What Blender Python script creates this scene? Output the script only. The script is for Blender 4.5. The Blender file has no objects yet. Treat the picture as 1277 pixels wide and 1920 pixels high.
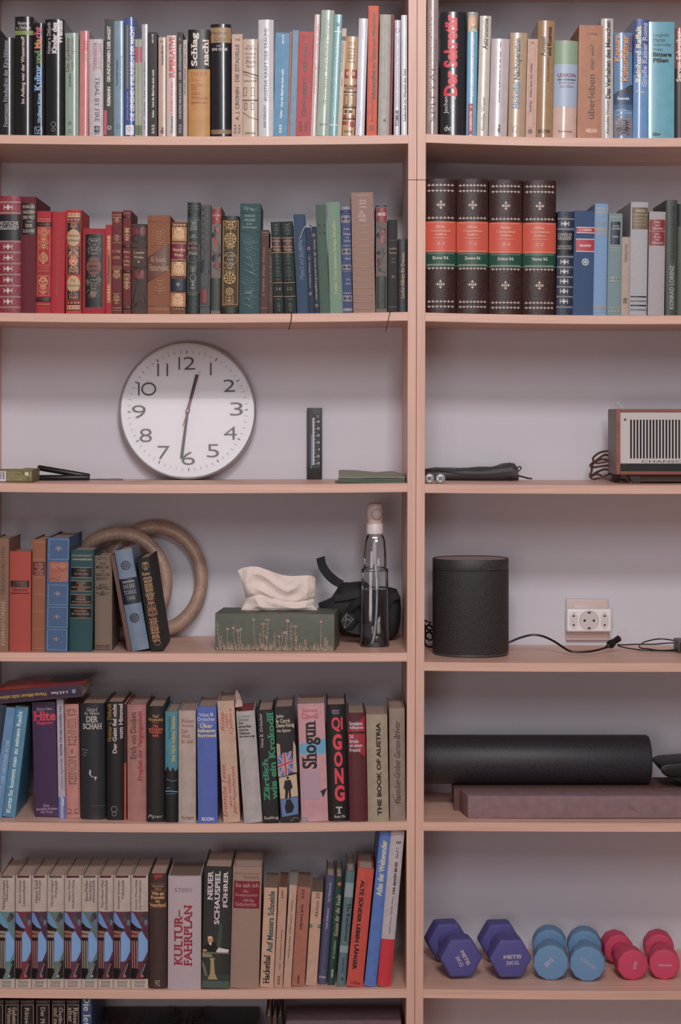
import bpy, bmesh, math, random
from mathutils import Vector, Matrix

# ------------------------------------------------------------------ scene, camera, light
S = 0.001            # one picture pixel is one millimetre on the front plane of the bookcases (y = 0)
D = 3.6              # camera distance from that plane
CX, HY = 618.0, 773.0
sc = bpy.context.scene
COL = sc.collection

cam_d = bpy.data.cameras.new('camera')
cam = bpy.data.objects.new('camera', cam_d)
COL.objects.link(cam)
cam.location = (0, -D, 0)
cam.rotation_euler = (math.pi / 2, 0, 0)
cam_d.sensor_fit = 'HORIZONTAL'
cam_d.sensor_width = 36.0
cam_d.lens = 36.0 * D / (1277 * S)
cam_d.shift_x = (638.5 - CX) / 1277
cam_d.shift_y = (HY - 960.0) / 1277
cam_d.clip_start = 0.1
sc.camera = cam

w = bpy.data.worlds.new('room_light')
sc.world = w
w.use_nodes = True
bg = w.node_tree.nodes['Background']
bg.inputs[0].default_value = (1.0, 0.79, 0.78, 1)
bg.inputs[1].default_value = 0.25

def area(name, loc, target, sx, sy, power, col):
    l = bpy.data.lights.new(name, 'AREA')
    l.shape = 'RECTANGLE'; l.size = sx; l.size_y = sy; l.energy = power; l.color = col
    o = bpy.data.objects.new(name, l)
    COL.objects.link(o)
    o.location = loc
    d = Vector(target) - Vector(loc)
    o.rotation_euler = d.to_track_quat('-Z', 'Y').to_euler()
    return o

area('window_light', (0.45, -4.5, 1.45), (0.1, 0.2, 0.3), 0.5, 1.1, 46, (0.93, 0.96, 1.0))
area('ceiling_light', (0.1, -2.8, 1.75), (0.1, 0.0, 0.35), 0.8, 0.35, 42, (1.0, 0.95, 0.95))
area('low_fill_light', (-0.57, -3.8, -0.345), (-0.57, 0, -0.345), 0.86, 0.8, 15, (1.0, 0.87, 0.87))  # added unseen fill lamp, placed to show as a reflection in the clock glass

vs = sc.view_settings
sc.display_settings.display_device = 'sRGB'
vs.view_transform = 'Standard'
vs.look = 'None'
vs.exposure = -0.06
vs.gamma = 1.0
vs.use_curve_mapping = False

# ------------------------------------------------------------------ helpers
def lin(c):
    c = c / 255.0
    return c / 12.92 if c <= 0.04045 else ((c + 0.055) / 1.055) ** 2.4

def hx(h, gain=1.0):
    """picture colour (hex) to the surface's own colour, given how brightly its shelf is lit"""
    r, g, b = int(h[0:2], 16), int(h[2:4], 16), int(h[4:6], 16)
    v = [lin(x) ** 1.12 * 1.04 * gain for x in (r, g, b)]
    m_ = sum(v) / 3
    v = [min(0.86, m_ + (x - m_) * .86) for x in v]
    return (v[0], v[1], v[2], 1)

def WP(px, py, y=0.0):
    k = (D + y) / D * S
    return Vector(((px - CX) * k, y, (HY - py) * k))

MATS = {}
def new_mat(name):
    m = bpy.data.materials.new(name)
    m.use_nodes = True
    nt = m.node_tree
    return m, nt, nt.nodes['Principled BSDF']

def mat(col, rough=0.5, kind='plain', metal=0.0, coat=0.0, spec=0.5):
    col = tuple(round(c, 4) for c in col[:3])
    key = (col, rough, kind, metal, coat)
    if key in MATS:
        return MATS[key]
    m, nt, b = new_mat(kind)
    N = nt.nodes; L = nt.links
    b.inputs['Roughness'].default_value = rough
    b.inputs['Metallic'].default_value = metal
    b.inputs['Coat Weight'].default_value = coat
    b.inputs['Coat Roughness'].default_value = 0.06
    b.inputs['Specular IOR Level'].default_value = spec
    b.inputs['Base Color'].default_value = (*col, 1)
    if kind in ('cloth', 'paper_cover', 'leather', 'foam', 'plastic', 'glossy_cover', 'neoprene'):
        tc = N.new('ShaderNodeTexCoord')
        n = N.new('ShaderNodeTexNoise')
        L.new(tc.outputs['Object'], n.inputs['Vector'])
        n.inputs['Scale'].default_value = {'cloth': 900, 'paper_cover': 60, 'leather': 260, 'foam': 650, 'plastic': 400, 'glossy_cover': 45, 'neoprene': 900}[kind]
        n.inputs['Detail'].default_value = 3
        amt = {'cloth': .20, 'paper_cover': .12, 'leather': .5, 'foam': .85, 'plastic': .1, 'glossy_cover': .08, 'neoprene': .1}[kind]
        r = N.new('ShaderNodeMapRange')
        r.inputs['From Min'].default_value = 0.3; r.inputs['From Max'].default_value = 0.7
        r.inputs['To Min'].default_value = 1 - amt; r.inputs['To Max'].default_value = 1 + amt * .6
        L.new(n.outputs['Fac'], r.inputs['Value'])
        mx = N.new('ShaderNodeVectorMath'); mx.operation = 'MULTIPLY'
        mx.inputs[0].default_value = col
        L.new(r.outputs['Result'], mx.inputs[1])
        L.new(mx.outputs['Vector'], b.inputs['Base Color'])
        bp = N.new('ShaderNodeBump')
        bp.inputs['Strength'].default_value = {'cloth': .35, 'paper_cover': .05, 'leather': .35, 'foam': .6, 'plastic': .2, 'glossy_cover': .06, 'neoprene': .12}[kind]
        bp.inputs['Distance'].default_value = {'leather': .0012, 'glossy_cover': .002, 'paper_cover': .001}.get(kind, .0004)
        L.new(n.outputs['Fac'], bp.inputs['Height'])
        L.new(bp.outputs['Normal'], b.inputs['Normal'])
    if kind == 'pages':
        tc = N.new('ShaderNodeTexCoord')
        wv = N.new('ShaderNodeTexNoise'); wv.noise_dimensions = '1D'
        sp = N.new('ShaderNodeSeparateXYZ')
        L.new(tc.outputs['Object'], sp.inputs[0])
        L.new(sp.outputs['X'], wv.inputs['W'])
        wv.inputs['Scale'].default_value = 1400
        r = N.new('ShaderNodeMapRange')
        r.inputs['To Min'].default_value = .6; r.inputs['To Max'].default_value = 1.25
        L.new(wv.outputs['Fac'], r.inputs['Value'])
        mx = N.new('ShaderNodeVectorMath'); mx.operation = 'MULTIPLY'
        mx.inputs[0].default_value = col
        L.new(r.outputs['Result'], mx.inputs[1])
        L.new(mx.outputs['Vector'], b.inputs['Base Color'])
    MATS[key] = m
    return m

def wood_mat(name, axis, base, dark, scale=1.0, rough=.42):
    m, nt, b = new_mat(name)
    N = nt.nodes; L = nt.links
    tc = N.new('ShaderNodeTexCoord')
    mp = N.new('ShaderNodeMapping')
    s = [420 * scale] * 3
    s['XYZ'.index(axis)] = 9 * scale
    mp.inputs['Scale'].default_value = s
    L.new(tc.outputs['Object'], mp.inputs['Vector'])
    n = N.new('ShaderNodeTexNoise'); n.inputs['Scale'].default_value = 1; n.inputs['Detail'].default_value = 4
    L.new(mp.outputs[0], n.inputs['Vector'])
    mp2 = N.new('ShaderNodeMapping')
    s2 = [60 * scale] * 3
    s2['XYZ'.index(axis)] = 2.2 * scale
    mp2.inputs['Scale'].default_value = s2
    L.new(tc.outputs['Object'], mp2.inputs['Vector'])
    n2 = N.new('ShaderNodeTexNoise'); n2.inputs['Scale'].default_value = 1; n2.inputs['Detail'].default_value = 2
    L.new(mp2.outputs[0], n2.inputs['Vector'])
    ad = N.new('ShaderNodeMath'); ad.operation = 'ADD'
    L.new(n.outputs['Fac'], ad.inputs[0]); L.new(n2.outputs['Fac'], ad.inputs[1])
    cr = N.new('ShaderNodeMapRange')
    cr.inputs['From Min'].default_value = .75; cr.inputs['From Max'].default_value = 1.25
    L.new(ad.outputs[0], cr.inputs['Value'])
    mix = N.new('ShaderNodeMix'); mix.data_type = 'RGBA'
    mix.inputs['A'].default_value = dark; mix.inputs['B'].default_value = base
    L.new(cr.outputs['Result'], mix.inputs['Factor'])
    L.new(mix.outputs['Result'], b.inputs['Base Color'])
    b.inputs['Roughness'].default_value = rough
    bp = N.new('ShaderNodeBump'); bp.inputs['Strength'].default_value = .08; bp.inputs['Distance'].default_value = .0005
    L.new(n.outputs['Fac'], bp.inputs['Height']); L.new(bp.outputs['Normal'], b.inputs['Normal'])
    return m

def link(name, me, parent=None):
    o = bpy.data.objects.new(name, me)
    COL.objects.link(o)
    if parent:
        o.parent = parent
    return o

def mesh_obj(name, verts, faces, mats, parent=None, smooth=None, idx=None, recalc=True):
    me = bpy.data.meshes.new(name)
    me.from_pydata([tuple(v) for v in verts], [], faces)
    if not isinstance(mats, (list, tuple)):
        mats = [mats]
    for m in mats:
        me.materials.append(m)
    if idx:
        for p, i in zip(me.polygons, idx):
            p.material_index = i
    if recalc:
        bm = bmesh.new(); bm.from_mesh(me)
        bmesh.ops.recalc_face_normals(bm, faces=bm.faces)
        bm.to_mesh(me); bm.free()
    if smooth is not None:
        for p in me.polygons:
            p.use_smooth = True
        me.set_sharp_from_angle(angle=math.radians(smooth))
    me.update()
    return link(name, me, parent)

def bm_obj(name, bm, mats, parent=None, smooth=None):
    me = bpy.data.meshes.new(name)
    bmesh.ops.recalc_face_normals(bm, faces=bm.faces)
    bm.to_mesh(me); bm.free()
    if not isinstance(mats, (list, tuple)):
        mats = [mats]
    for m in mats:
        me.materials.append(m)
    if smooth is not None:
        for p in me.polygons:
            p.use_smooth = True
        me.set_sharp_from_angle(angle=math.radians(smooth))
    return link(name, me, parent)

def box_bm(bm, x0, x1, y0, y1, z0, z1, bev=0.0, mi=0, seg=1):
    r = bmesh.ops.create_cube(bm, size=1.0)
    vs_ = r['verts']
    bmesh.ops.scale(bm, vec=(x1 - x0, y1 - y0, z1 - z0), verts=vs_)
    bmesh.ops.translate(bm, vec=((x0 + x1) / 2, (y0 + y1) / 2, (z0 + z1) / 2), verts=vs_)
    fs = set(f for v in vs_ for f in v.link_faces)
    for f in fs:
        f.material_index = mi
    if bev > 0:
        es = list(set(e for v in vs_ for e in v.link_edges))
        r2 = bmesh.ops.bevel(bm, geom=es, offset=bev, segments=seg, affect='EDGES', profile=.6)
        for f in r2['faces']:
            f.material_index = mi

def box(name, x0, x1, y0, y1, z0, z1, m, parent=None, bev=0.0, seg=1):
    bm = bmesh.new()
    box_bm(bm, x0, x1, y0, y1, z0, z1, bev, 0, seg)
    return bm_obj(name, bm, m, parent, smooth=40 if seg > 1 else None)

def empty(name, loc, rz=0.0, ry=0.0):
    o = bpy.data.objects.new(name, None)
    COL.objects.link(o)
    o.location = loc
    o.rotation_euler = (0, ry, rz)
    o.empty_display_size = .03
    return o

LABELS = {}
def tag(o, label, cat, group=None):
    n = len(label.split())
    assert 4 <= n <= 16, (n, label)
    assert label not in LABELS, label
    LABELS[label] = 1
    o['label'] = label; o['category'] = cat
    if group:
        o['group'] = group
    return o

def tube_data(pts, r, seg=8, closed=False, flat=1.0, caps=True):
    """sweep a circle of radius r (number or list) along pts; returns verts, faces"""
    pts = [Vector(p) for p in pts]
    n = len(pts)
    rs = r if isinstance(r, (list, tuple)) else [r] * n
    verts, faces = [], []
    up = None
    for i, p in enumerate(pts):
        if closed:
            t = pts[(i + 1) % n] - pts[i - 1]
        else:
            t = pts[min(i + 1, n - 1)] - pts[max(i - 1, 0)]
        t.normalize()
        if up is None:
            a = Vector((0, 0, 1)) if abs(t.z) < .9 else Vector((0, 1, 0))
            up = (a - t * a.dot(t)).normalized()
        else:
            up = up - t * up.dot(t)
            if up.length < 1e-6:
                up = t.orthogonal()
            up.normalize()
        sd = t.cross(up)
        for k in range(seg):
            a = 2 * math.pi * k / seg
            verts.append(p + up * math.cos(a) * rs[i] * flat + sd * math.sin(a) * rs[i])
    m = n if closed else n - 1
    for i in range(m):
        for k in range(seg):
            a = i * seg + k; b2 = i * seg + (k + 1) % seg
            c = ((i + 1) % n) * seg + (k + 1) % seg; d = ((i + 1) % n) * seg + k
            faces.append((a, b2, c, d))
    if not closed and caps:
        faces.append(tuple(range(seg))[::-1])
        faces.append(tuple((n - 1) * seg + k for k in range(seg)))
    return verts, faces

def tube(name, pts, r, m, parent=None, seg=8, closed=False, flat=1.0):
    v, f = tube_data(pts, r, seg, closed, flat)
    return mesh_obj(name, v, f, m, parent, smooth=50)

def smooth_path(pts, n=8, closed=False):
    pts = [Vector(p) for p in pts]
    out = []
    N = len(pts)
    rng = range(N) if closed else range(N - 1)
    for i in rng:
        if closed:
            p0, p1, p2, p3 = pts[i - 1], pts[i], pts[(i + 1) % N], pts[(i + 2) % N]
        else:
            p0 = pts[max(i - 1, 0)]; p1 = pts[i]; p2 = pts[i + 1]; p3 = pts[min(i + 2, N - 1)]
        for k in range(n):
            t = k / n
            out.append(.5 * ((2 * p1) + (p2 - p0) * t + (2 * p0 - 5 * p1 + 4 * p2 - p3) * t * t + (3 * p1 - p0 - 3 * p2 + p3) * t ** 3))
    if not closed:
        out.append(pts[-1])
    return out

def lathe(name, prof, m, parent=None, seg=32, loc=(0, 0, 0), sx=1.0, sy=1.0, smooth=35, pw=2.0):
    """prof: list of (radius, z); pw > 2 gives a squared-off round plan"""
    verts, faces = [], []
    for (r, z) in prof:
        for k in range(seg):
            a = 2 * math.pi * k / seg
            c, s_ = math.cos(a), math.sin(a)
            q = (abs(c) ** pw + abs(s_) ** pw) ** (-1 / pw)
            verts.append((loc[0] + r * c * q * sx, loc[1] + r * s_ * q * sy, loc[2] + z))
    n = len(prof)
    for i in range(n - 1):
        for k in range(seg):
            faces.append((i * seg + k, i * seg + (k + 1) % seg, (i + 1) * seg + (k + 1) % seg, (i + 1) * seg + k))
    if prof[0][0] > 0:
        faces.append(tuple(range(seg)))
    if prof[-1][0] > 0:
        faces.append(tuple((n - 1) * seg + k for k in range(seg)))
    return mesh_obj(name, verts, faces, m, parent, smooth=smooth)

# ------------------------------------------------------------------ lettering
TXT = {}
def text2d(s, style='n'):
    """2-D mesh of a string, normalised to a unit box"""
    key = (s, style)
    if key in TXT:
        return TXT[key]
    cu = bpy.data.curves.new('lettering', 'FONT')
    cu.body = s
    cu.size = 1.0
    cu.resolution_u = 1 if style == 'k' else 3
    if style in ('b', 'S'):
        cu.offset = .028
    elif style == 'B':
        cu.offset = .045
    elif style == 'k':
        cu.offset = .012
    elif style == 't':
        cu.offset = -.012
    if style in ('i', 'I'):
        cu.shear = .3
    cu.fill_mode = 'FRONT'
    ob = bpy.data.objects.new('lettering', cu)
    me = bpy.data.meshes.new_from_object(ob)
    vs_ = [(v.co.x, v.co.y) for v in me.vertices]
    fs = [tuple(p.vertices) for p in me.polygons]
    if style in ('s', 'S', 'k', 'i'):
        bm = bmesh.new(); bm.from_mesh(me)
        bmesh.ops.remove_doubles(bm, verts=bm.verts, dist=1e-5)
        sh = .3 if style == 'i' else 0
        adj = {}
        for e in bm.edges:
            if e.is_boundary:
                for v in e.verts:
                    adj.setdefault(v.index, []).append(e.other_vert(v).index)
        co = {v.index: (v.co.x, v.co.y) for v in bm.verts}
        seen = set()
        for st in adj:
            if st in seen or len(adj[st]) != 2:
                continue
            loop = [st]; prev = st; cur = adj[st][0]
            while cur != st and cur not in seen and len(adj.get(cur, ())) == 2 and len(loop) < 4000:
                loop.append(cur); seen.add(cur)
                nx = adj[cur][0] if adj[cur][0] != prev else adj[cur][1]
                prev, cur = cur, nx
            seen.add(st)
            pts = [co[i] for i in loop]
            keep = []
            for i in range(len(pts)):
                (x0, y0), (x1, y1), (x2, y2) = pts[i - 1], pts[i], pts[(i + 1) % len(pts)]
                c_ = (x1 - x0) * (y2 - y1) - (y1 - y0) * (x2 - x1)
                if abs(c_) > .02 * math.hypot(x1 - x0, y1 - y0) * math.hypot(x2 - x1, y2 - y1):
                    keep.append(pts[i])
            n_ = len(keep)
            for i in range(n_):
                (zx, zy), (ax, ay), (bx, by), (cx_, cy_) = keep[i - 1], keep[i], keep[(i + 1) % n_], keep[(i + 2) % n_]
                ln = math.hypot(bx - ax, by - ay)
                if abs(by - ay) > .05 * ln + .002 or ln < .025 or ln > .28:
                    continue
                d1, d2 = (zx - ax, zy - ay), (cx_ - bx, cy_ - by)
                if min(abs(d1[1]), abs(d2[1])) < .06 or d1[1] * d2[1] < 0:
                    continue
                if abs(d1[0] - sh * d1[1]) > .25 * abs(d1[1]) or abs(d2[0] - sh * d2[1]) > .25 * abs(d2[1]):
                    continue
                sg_ = 1 if d1[1] > 0 else -1
                x0, x1 = min(ax, bx), max(ax, bx)
                y = (ay + by) / 2
                ex = .08 if style != 'S' else .10
                t = (.05 if style != 'S' else .065) * sg_
                i0 = len(vs_)
                vs_ += [(x0 - ex, y), (x1 + ex, y), (x1 + ex, y + t), (x0 - ex, y + t)]
                fs.append((i0, i0 + 1, i0 + 2, i0 + 3))
        bm.free()
    bpy.data.meshes.remove(me)
    bpy.data.objects.remove(ob)
    bpy.data.curves.remove(cu)
    if not vs_:
        TXT[key] = ([], []); return TXT[key]
    x0 = min(v[0] for v in vs_); x1 = max(v[0] for v in vs_)
    y0 = min(v[1] for v in vs_); y1 = max(v[1] for v in vs_)
    vs_ = [((x - x0) / (x1 - x0), (y - y0) / (y1 - y0)) for x, y in vs_]
    TXT[key] = (vs_, fs)
    return TXT[key]

class Print:
    """flat print collected in a 2-D frame (u to the right, v downwards, any unit)"""
    def __init__(self):
        self.v = []; self.f = []; self.m = []; self.layer = 0
        self.mats = []; self.x0 = -1e9; self.x1 = 1e9
        self.y0 = -1e9; self.y1 = 1e9
    def mi(self, m):
        if m not in self.mats:
            self.mats.append(m)
        return self.mats.index(m)
    def add(self, vs_, fs, m):
        i0 = len(self.v)
        self.v += [(min(max(x, self.x0), self.x1), min(max(y, self.y0), self.y1), self.layer) for x, y in vs_]
        k = self.mi(m)
        for f in fs:
            self.f.append(tuple(i0 + i for i in f)); self.m.append(k)
        self.layer += 1
    def rect(self, x0, x1, y0, y1, m):
        self.add([(x0, y0), (x1, y0), (x1, y1), (x0, y1)], [(0, 1, 2, 3)], m)
    def frame(self, x0, x1, y0, y1, t, m):
        self.add([(x0, y0), (x1, y0), (x1, y1), (x0, y1), (x0 + t, y0 + t), (x1 - t, y0 + t), (x1 - t, y1 - t), (x0 + t, y1 - t)],
                 [(0, 1, 5, 4), (1, 2, 6, 5), (2, 3, 7, 6), (3, 0, 4, 7)], m)
    def text(self, s, xc, w_, y0, y1, m, d='h', style='n'):
        vs_, fs = text2d(s, style)
        if d == 'h':
            q = [(xc - w_ / 2 + a * w_, y1 - b2 * (y1 - y0)) for a, b2 in vs_]
        elif d == 'u':
            q = [(xc + w_ / 2 - b2 * w_, y1 - a * (y1 - y0)) for a, b2 in vs_]
        elif d == 'd':
            q = [(xc - w_ / 2 + b2 * w_, y0 + a * (y1 - y0)) for a, b2 in vs_]
        else:
            q = [(xc + w_ / 2 - a * w_, y0 + b2 * (y1 - y0)) for a, b2 in vs_]
        self.add(q, fs, m)
    def poly(self, pts, m):
        self.add(pts, [tuple(range(len(pts)))], m)
    def ell(self, xc, yc, rx, ry, m, n=14, a0=0, a1=360):
        pts = [(xc + rx * math.cos(math.radians(a0 + (a1 - a0) * k / n)), yc + ry * math.sin(math.radians(a0 + (a1 - a0) * k / n))) for k in range(n + (0 if a1 - a0 == 360 else 1))]
        self.poly(pts, m)
    def line(self, pts, t, m, closed=False):
        vs_, fs = [], []
        n = len(pts)
        for i, (x, y) in enumerate(pts):
            if closed:
                ax, ay = pts[i - 1]; bx, by = pts[(i + 1) % n]
            else:
                ax, ay = pts[max(i - 1, 0)]; bx, by = pts[min(i + 1, n - 1)]
            dx, dy = bx - ax, by - ay
            l = math.hypot(dx, dy) or 1
            nx, ny = -dy / l * t / 2, dx / l * t / 2
            vs_ += [(x + nx, y + ny), (x - nx, y - ny)]
        for i in range(n if closed else n - 1):
            j = (i + 1) % n
            fs.append((2 * i, 2 * j, 2 * j + 1, 2 * i + 1))
        self.add(vs_, fs, m)
    def arc(self, xc, yc, rx, ry, a0, a1, t, m, n=8):
        self.line([(xc + rx * math.cos(math.radians(a0 + (a1 - a0) * k / n)), yc + ry * math.sin(math.radians(a0 + (a1 - a0) * k / n))) for k in range(n + 1)], t, m)
    # ornaments, all of about the given size
    def orn(self, kind, xc, yc, s, m, t=.8):
        if kind == 'scroll':        # diamond between two pairs of curls
            self.poly([(xc, yc - s * .75), (xc + s * .45, yc), (xc, yc + s * .75), (xc - s * .45, yc)], m)
            for a in (-1, 1):
                for b2 in (-1, 1):
                    self.arc(xc + a * s * .7, yc + b2 * s * .28, s * .26, s * .22, 90 * b2 + (0), 90 * b2 + a * b2 * -240, t, m)
                self.line([(xc + a * s * .4, yc), (xc + a * s * .95, yc)], t, m)
        elif kind == 'cross':       # square with four trefoils
            self.frame(xc - s * .3, xc + s * .3, yc - s * .3, yc + s * .3, s * .17, m)
            for dx, dy in ((1, 0), (-1, 0), (0, 1), (0, -1)):
                px_, py_ = xc + dx * s * .62, yc + dy * s * .62
                self.ell(px_, py_, s * .2, s * .2, m, 6)
                self.ell(px_ + dx * s * .27, py_ + dy * s * .27, s * .11, s * .11, m, 5)
                self.ell(px_ + dy * s * .22, py_ + dx * s * .22, s * .12, s * .12, m, 5)
                self.ell(px_ - dy * s * .22, py_ - dx * s * .22, s * .12, s * .12, m, 5)
        elif kind == 'fleur':
            self.poly([(xc, yc - s), (xc + s * .16, yc - s * .2), (xc, yc + s * .7), (xc - s * .16, yc - s * .2)], m)
            for a in (-1, 1):
                self.arc(xc + a * s * .42, yc + s * .02, s * .3, s * .42, -90 - a * 90, -90 + a * 110, s * .17, m)
            self.line([(xc - s * .3, yc + s * .18), (xc + s * .3, yc + s * .18)], s * .14, m)
        elif kind == 'knot':
            self.arc(xc, yc, s, s, 0, 360, s * .16, m, 16)
            self.arc(xc, yc, s * .45, s * .45, 0, 360, s * .14, m, 12)
            for k in range(8):
                a = math.radians(45 * k)
                self.ell(xc + s * .75 * math.cos(a), yc + s * .75 * math.sin(a), s * .19, s * .19, m, 6)
            self.line([(xc - s * .4, yc), (xc + s * .4, yc)], s * .12, m)
            self.line([(xc, yc - s * .4), (xc, yc + s * .4)], s * .12, m)
        elif kind == 'wheel':
            self.arc(xc, yc, s * .75, s * .75, 0, 360, s * .17, m, 16)
            self.ell(xc, yc, s * .22, s * .22, m, 8)
            for k in range(8):
                a = math.radians(45 * k)
                self.line([(xc, yc), (xc + s * math.cos(a), yc + s * math.sin(a))], s * .13, m)
        elif kind == 'rose':
            for k in range(6):
                a = math.radians(60 * k)
                self.ell(xc + s * .5 * math.cos(a), yc + s * .5 * math.sin(a), s * .34, s * .34, m, 7)
        elif kind == 'ring':
            self.arc(xc, yc, s, s, 0, 360, t, m, 14)
    def foliage(self, xc, w_, y0, y1, m, seed=1, t=.6, dens=1.0):
        """mirrored curls and leaves filling a panel"""
        rnd = random.Random(seed)
        y = y0 + 2
        self.line([(xc, y0), (xc, y1)], t, m)
        while y < y1 - 2:
            h = rnd.uniform(4, 8) / dens
            r = min(w_ * rnd.uniform(.16, .24), h * .9)
            ox = rnd.uniform(.2, .30) * w_
            a0 = rnd.choice((0, 90, 180, 270)); sw = rnd.choice((200, 260, -240))
            for a in (-1, 1):
                self.line([(xc + a * (ox + r * math.cos(math.radians(a0 + sw * k / 7)) * (1 - k * .06)),
                            y + r * math.sin(math.radians(a0 + sw * k / 7)) * (1 - k * .06)) for k in range(8)], t, m)
                self.poly([(xc, y), (xc + a * ox * .5, y - h * .28), (xc + a * ox, y), (xc + a * ox * .5, y + h * .14)], m)
            y += h
    def row(self, x0, x1, y, s, m, step=None, flip=1):
        step = step or s * 1.3
        n = max(1, int((x1 - x0) / step))
        st = (x1 - x0) / n
        vs_, fs = [], []
        for k in range(n):
            c = x0 + st * (k + .5); i = len(vs_)
            vs_ += [(c, y - s * .6 * flip), (c + st * .36, y), (c, y + s * .45 * flip), (c - st * .36, y)]
            fs.append((i, i + 1, i + 2, i + 3))
        i = len(vs_)
        vs_ += [(x0, y - s * .08), (x1, y - s * .08), (x1, y + s * .08), (x0, y + s * .08)]
        fs.append((i, i + 1, i + 2, i + 3))
        self.add(vs_, fs, m)
    def build(self, name, parent, fn, cuts=None, eps=.00022, step=.00006):
        """fn(u, v, lift) -> 3-D point in the parent's frame"""
        if not self.f:
            return None
        me = bpy.data.meshes.new(name)
        me.from_pydata([(x, y, l) for x, y, l in self.v], [], self.f)
        for p, i in zip(me.polygons, self.m):
            p.material_index = i
        if cuts:
            bm = bmesh.new(); bm.from_mesh(me)
            for c in cuts:
                bmesh.ops.bisect_plane(bm, geom=bm.verts[:] + bm.edges[:] + bm.faces[:], plane_co=(c, 0, 0), plane_no=(1, 0, 0), dist=1e-4)
            bm.to_mesh(me); bm.free()
        for v in me.vertices:
            v.co = fn(v.co.x, v.co.y, eps + step * min(v.co.z, 40))
        for m in self.mats:
            me.materials.append(m)
        me.update()
        return link(name, me, parent)

# ------------------------------------------------------------------ shelves as measured
#              left end, right end, sag (picture rows of the upper front edge)
SH = {('L', 0): (-75, -75, 0), ('L', 1): (251.8, 252.6, 3.3), ('L', 2): (585.5, 584.8, 3.7), ('L', 3): (905.5, 906.3, 2.8),
      ('L', 4): (1223.5, 1224.2, 1.3), ('L', 5): (1540.5, 1540.6, 4.5), ('L', 6): (1854.5, 1855, 2.5), ('L', 7): (2171, 2171, 0),
      ('R', 0): (-72, -72, 0), ('R', 1): (250.8, 250.8, 8), ('R', 2): (586, 586, 5.5), ('R', 3): (908, 908, 2),
      ('R', 4): (1241.5, 1241.5, 2.4), ('R', 5): (1541.6, 1541.6, 2.2), ('R', 6): (1855.3, 1855.3, 3.6), ('R', 7): (2171, 2171, 0)}
XE = {'L': (-45.0, 763.0), 'R': (797.0, 1605.0)}
TH = .0165
DEPTH = .28
def shelf_px(side, row, x):
    a, b2, s = SH[(side, row)]
    x0, x1 = XE[side]
    t = min(1, max(0, (x - x0) / (x1 - x0)))
    return a + (b2 - a) * t + s * (1 - (2 * t - 1) ** 2)
def shelf_z(side, row, X):
    """height of the shelf's top at world X"""
    return (HY - shelf_px(side, row, X / S + CX)) * S

# posts: picture x of the inner face, the joint and the outer face at a picture row
def px_L(y): return 765.7 - (y - 100) * 3.9 / 1790
def px_M(y): return 782.1 - (y - 100) * 4.5 / 1790
def px_R(y): return 799.2 - (y - 100) * 5.5 / 1790

WOODH = wood_mat('beech_laminate_lengthwise', 'X', (.765, .49, .385, 1), (.645, .395, .31, 1))
WOODV = wood_mat('beech_laminate_upright', 'Z', (.765, .49, .385, 1), (.645, .395, .31, 1))

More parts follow.
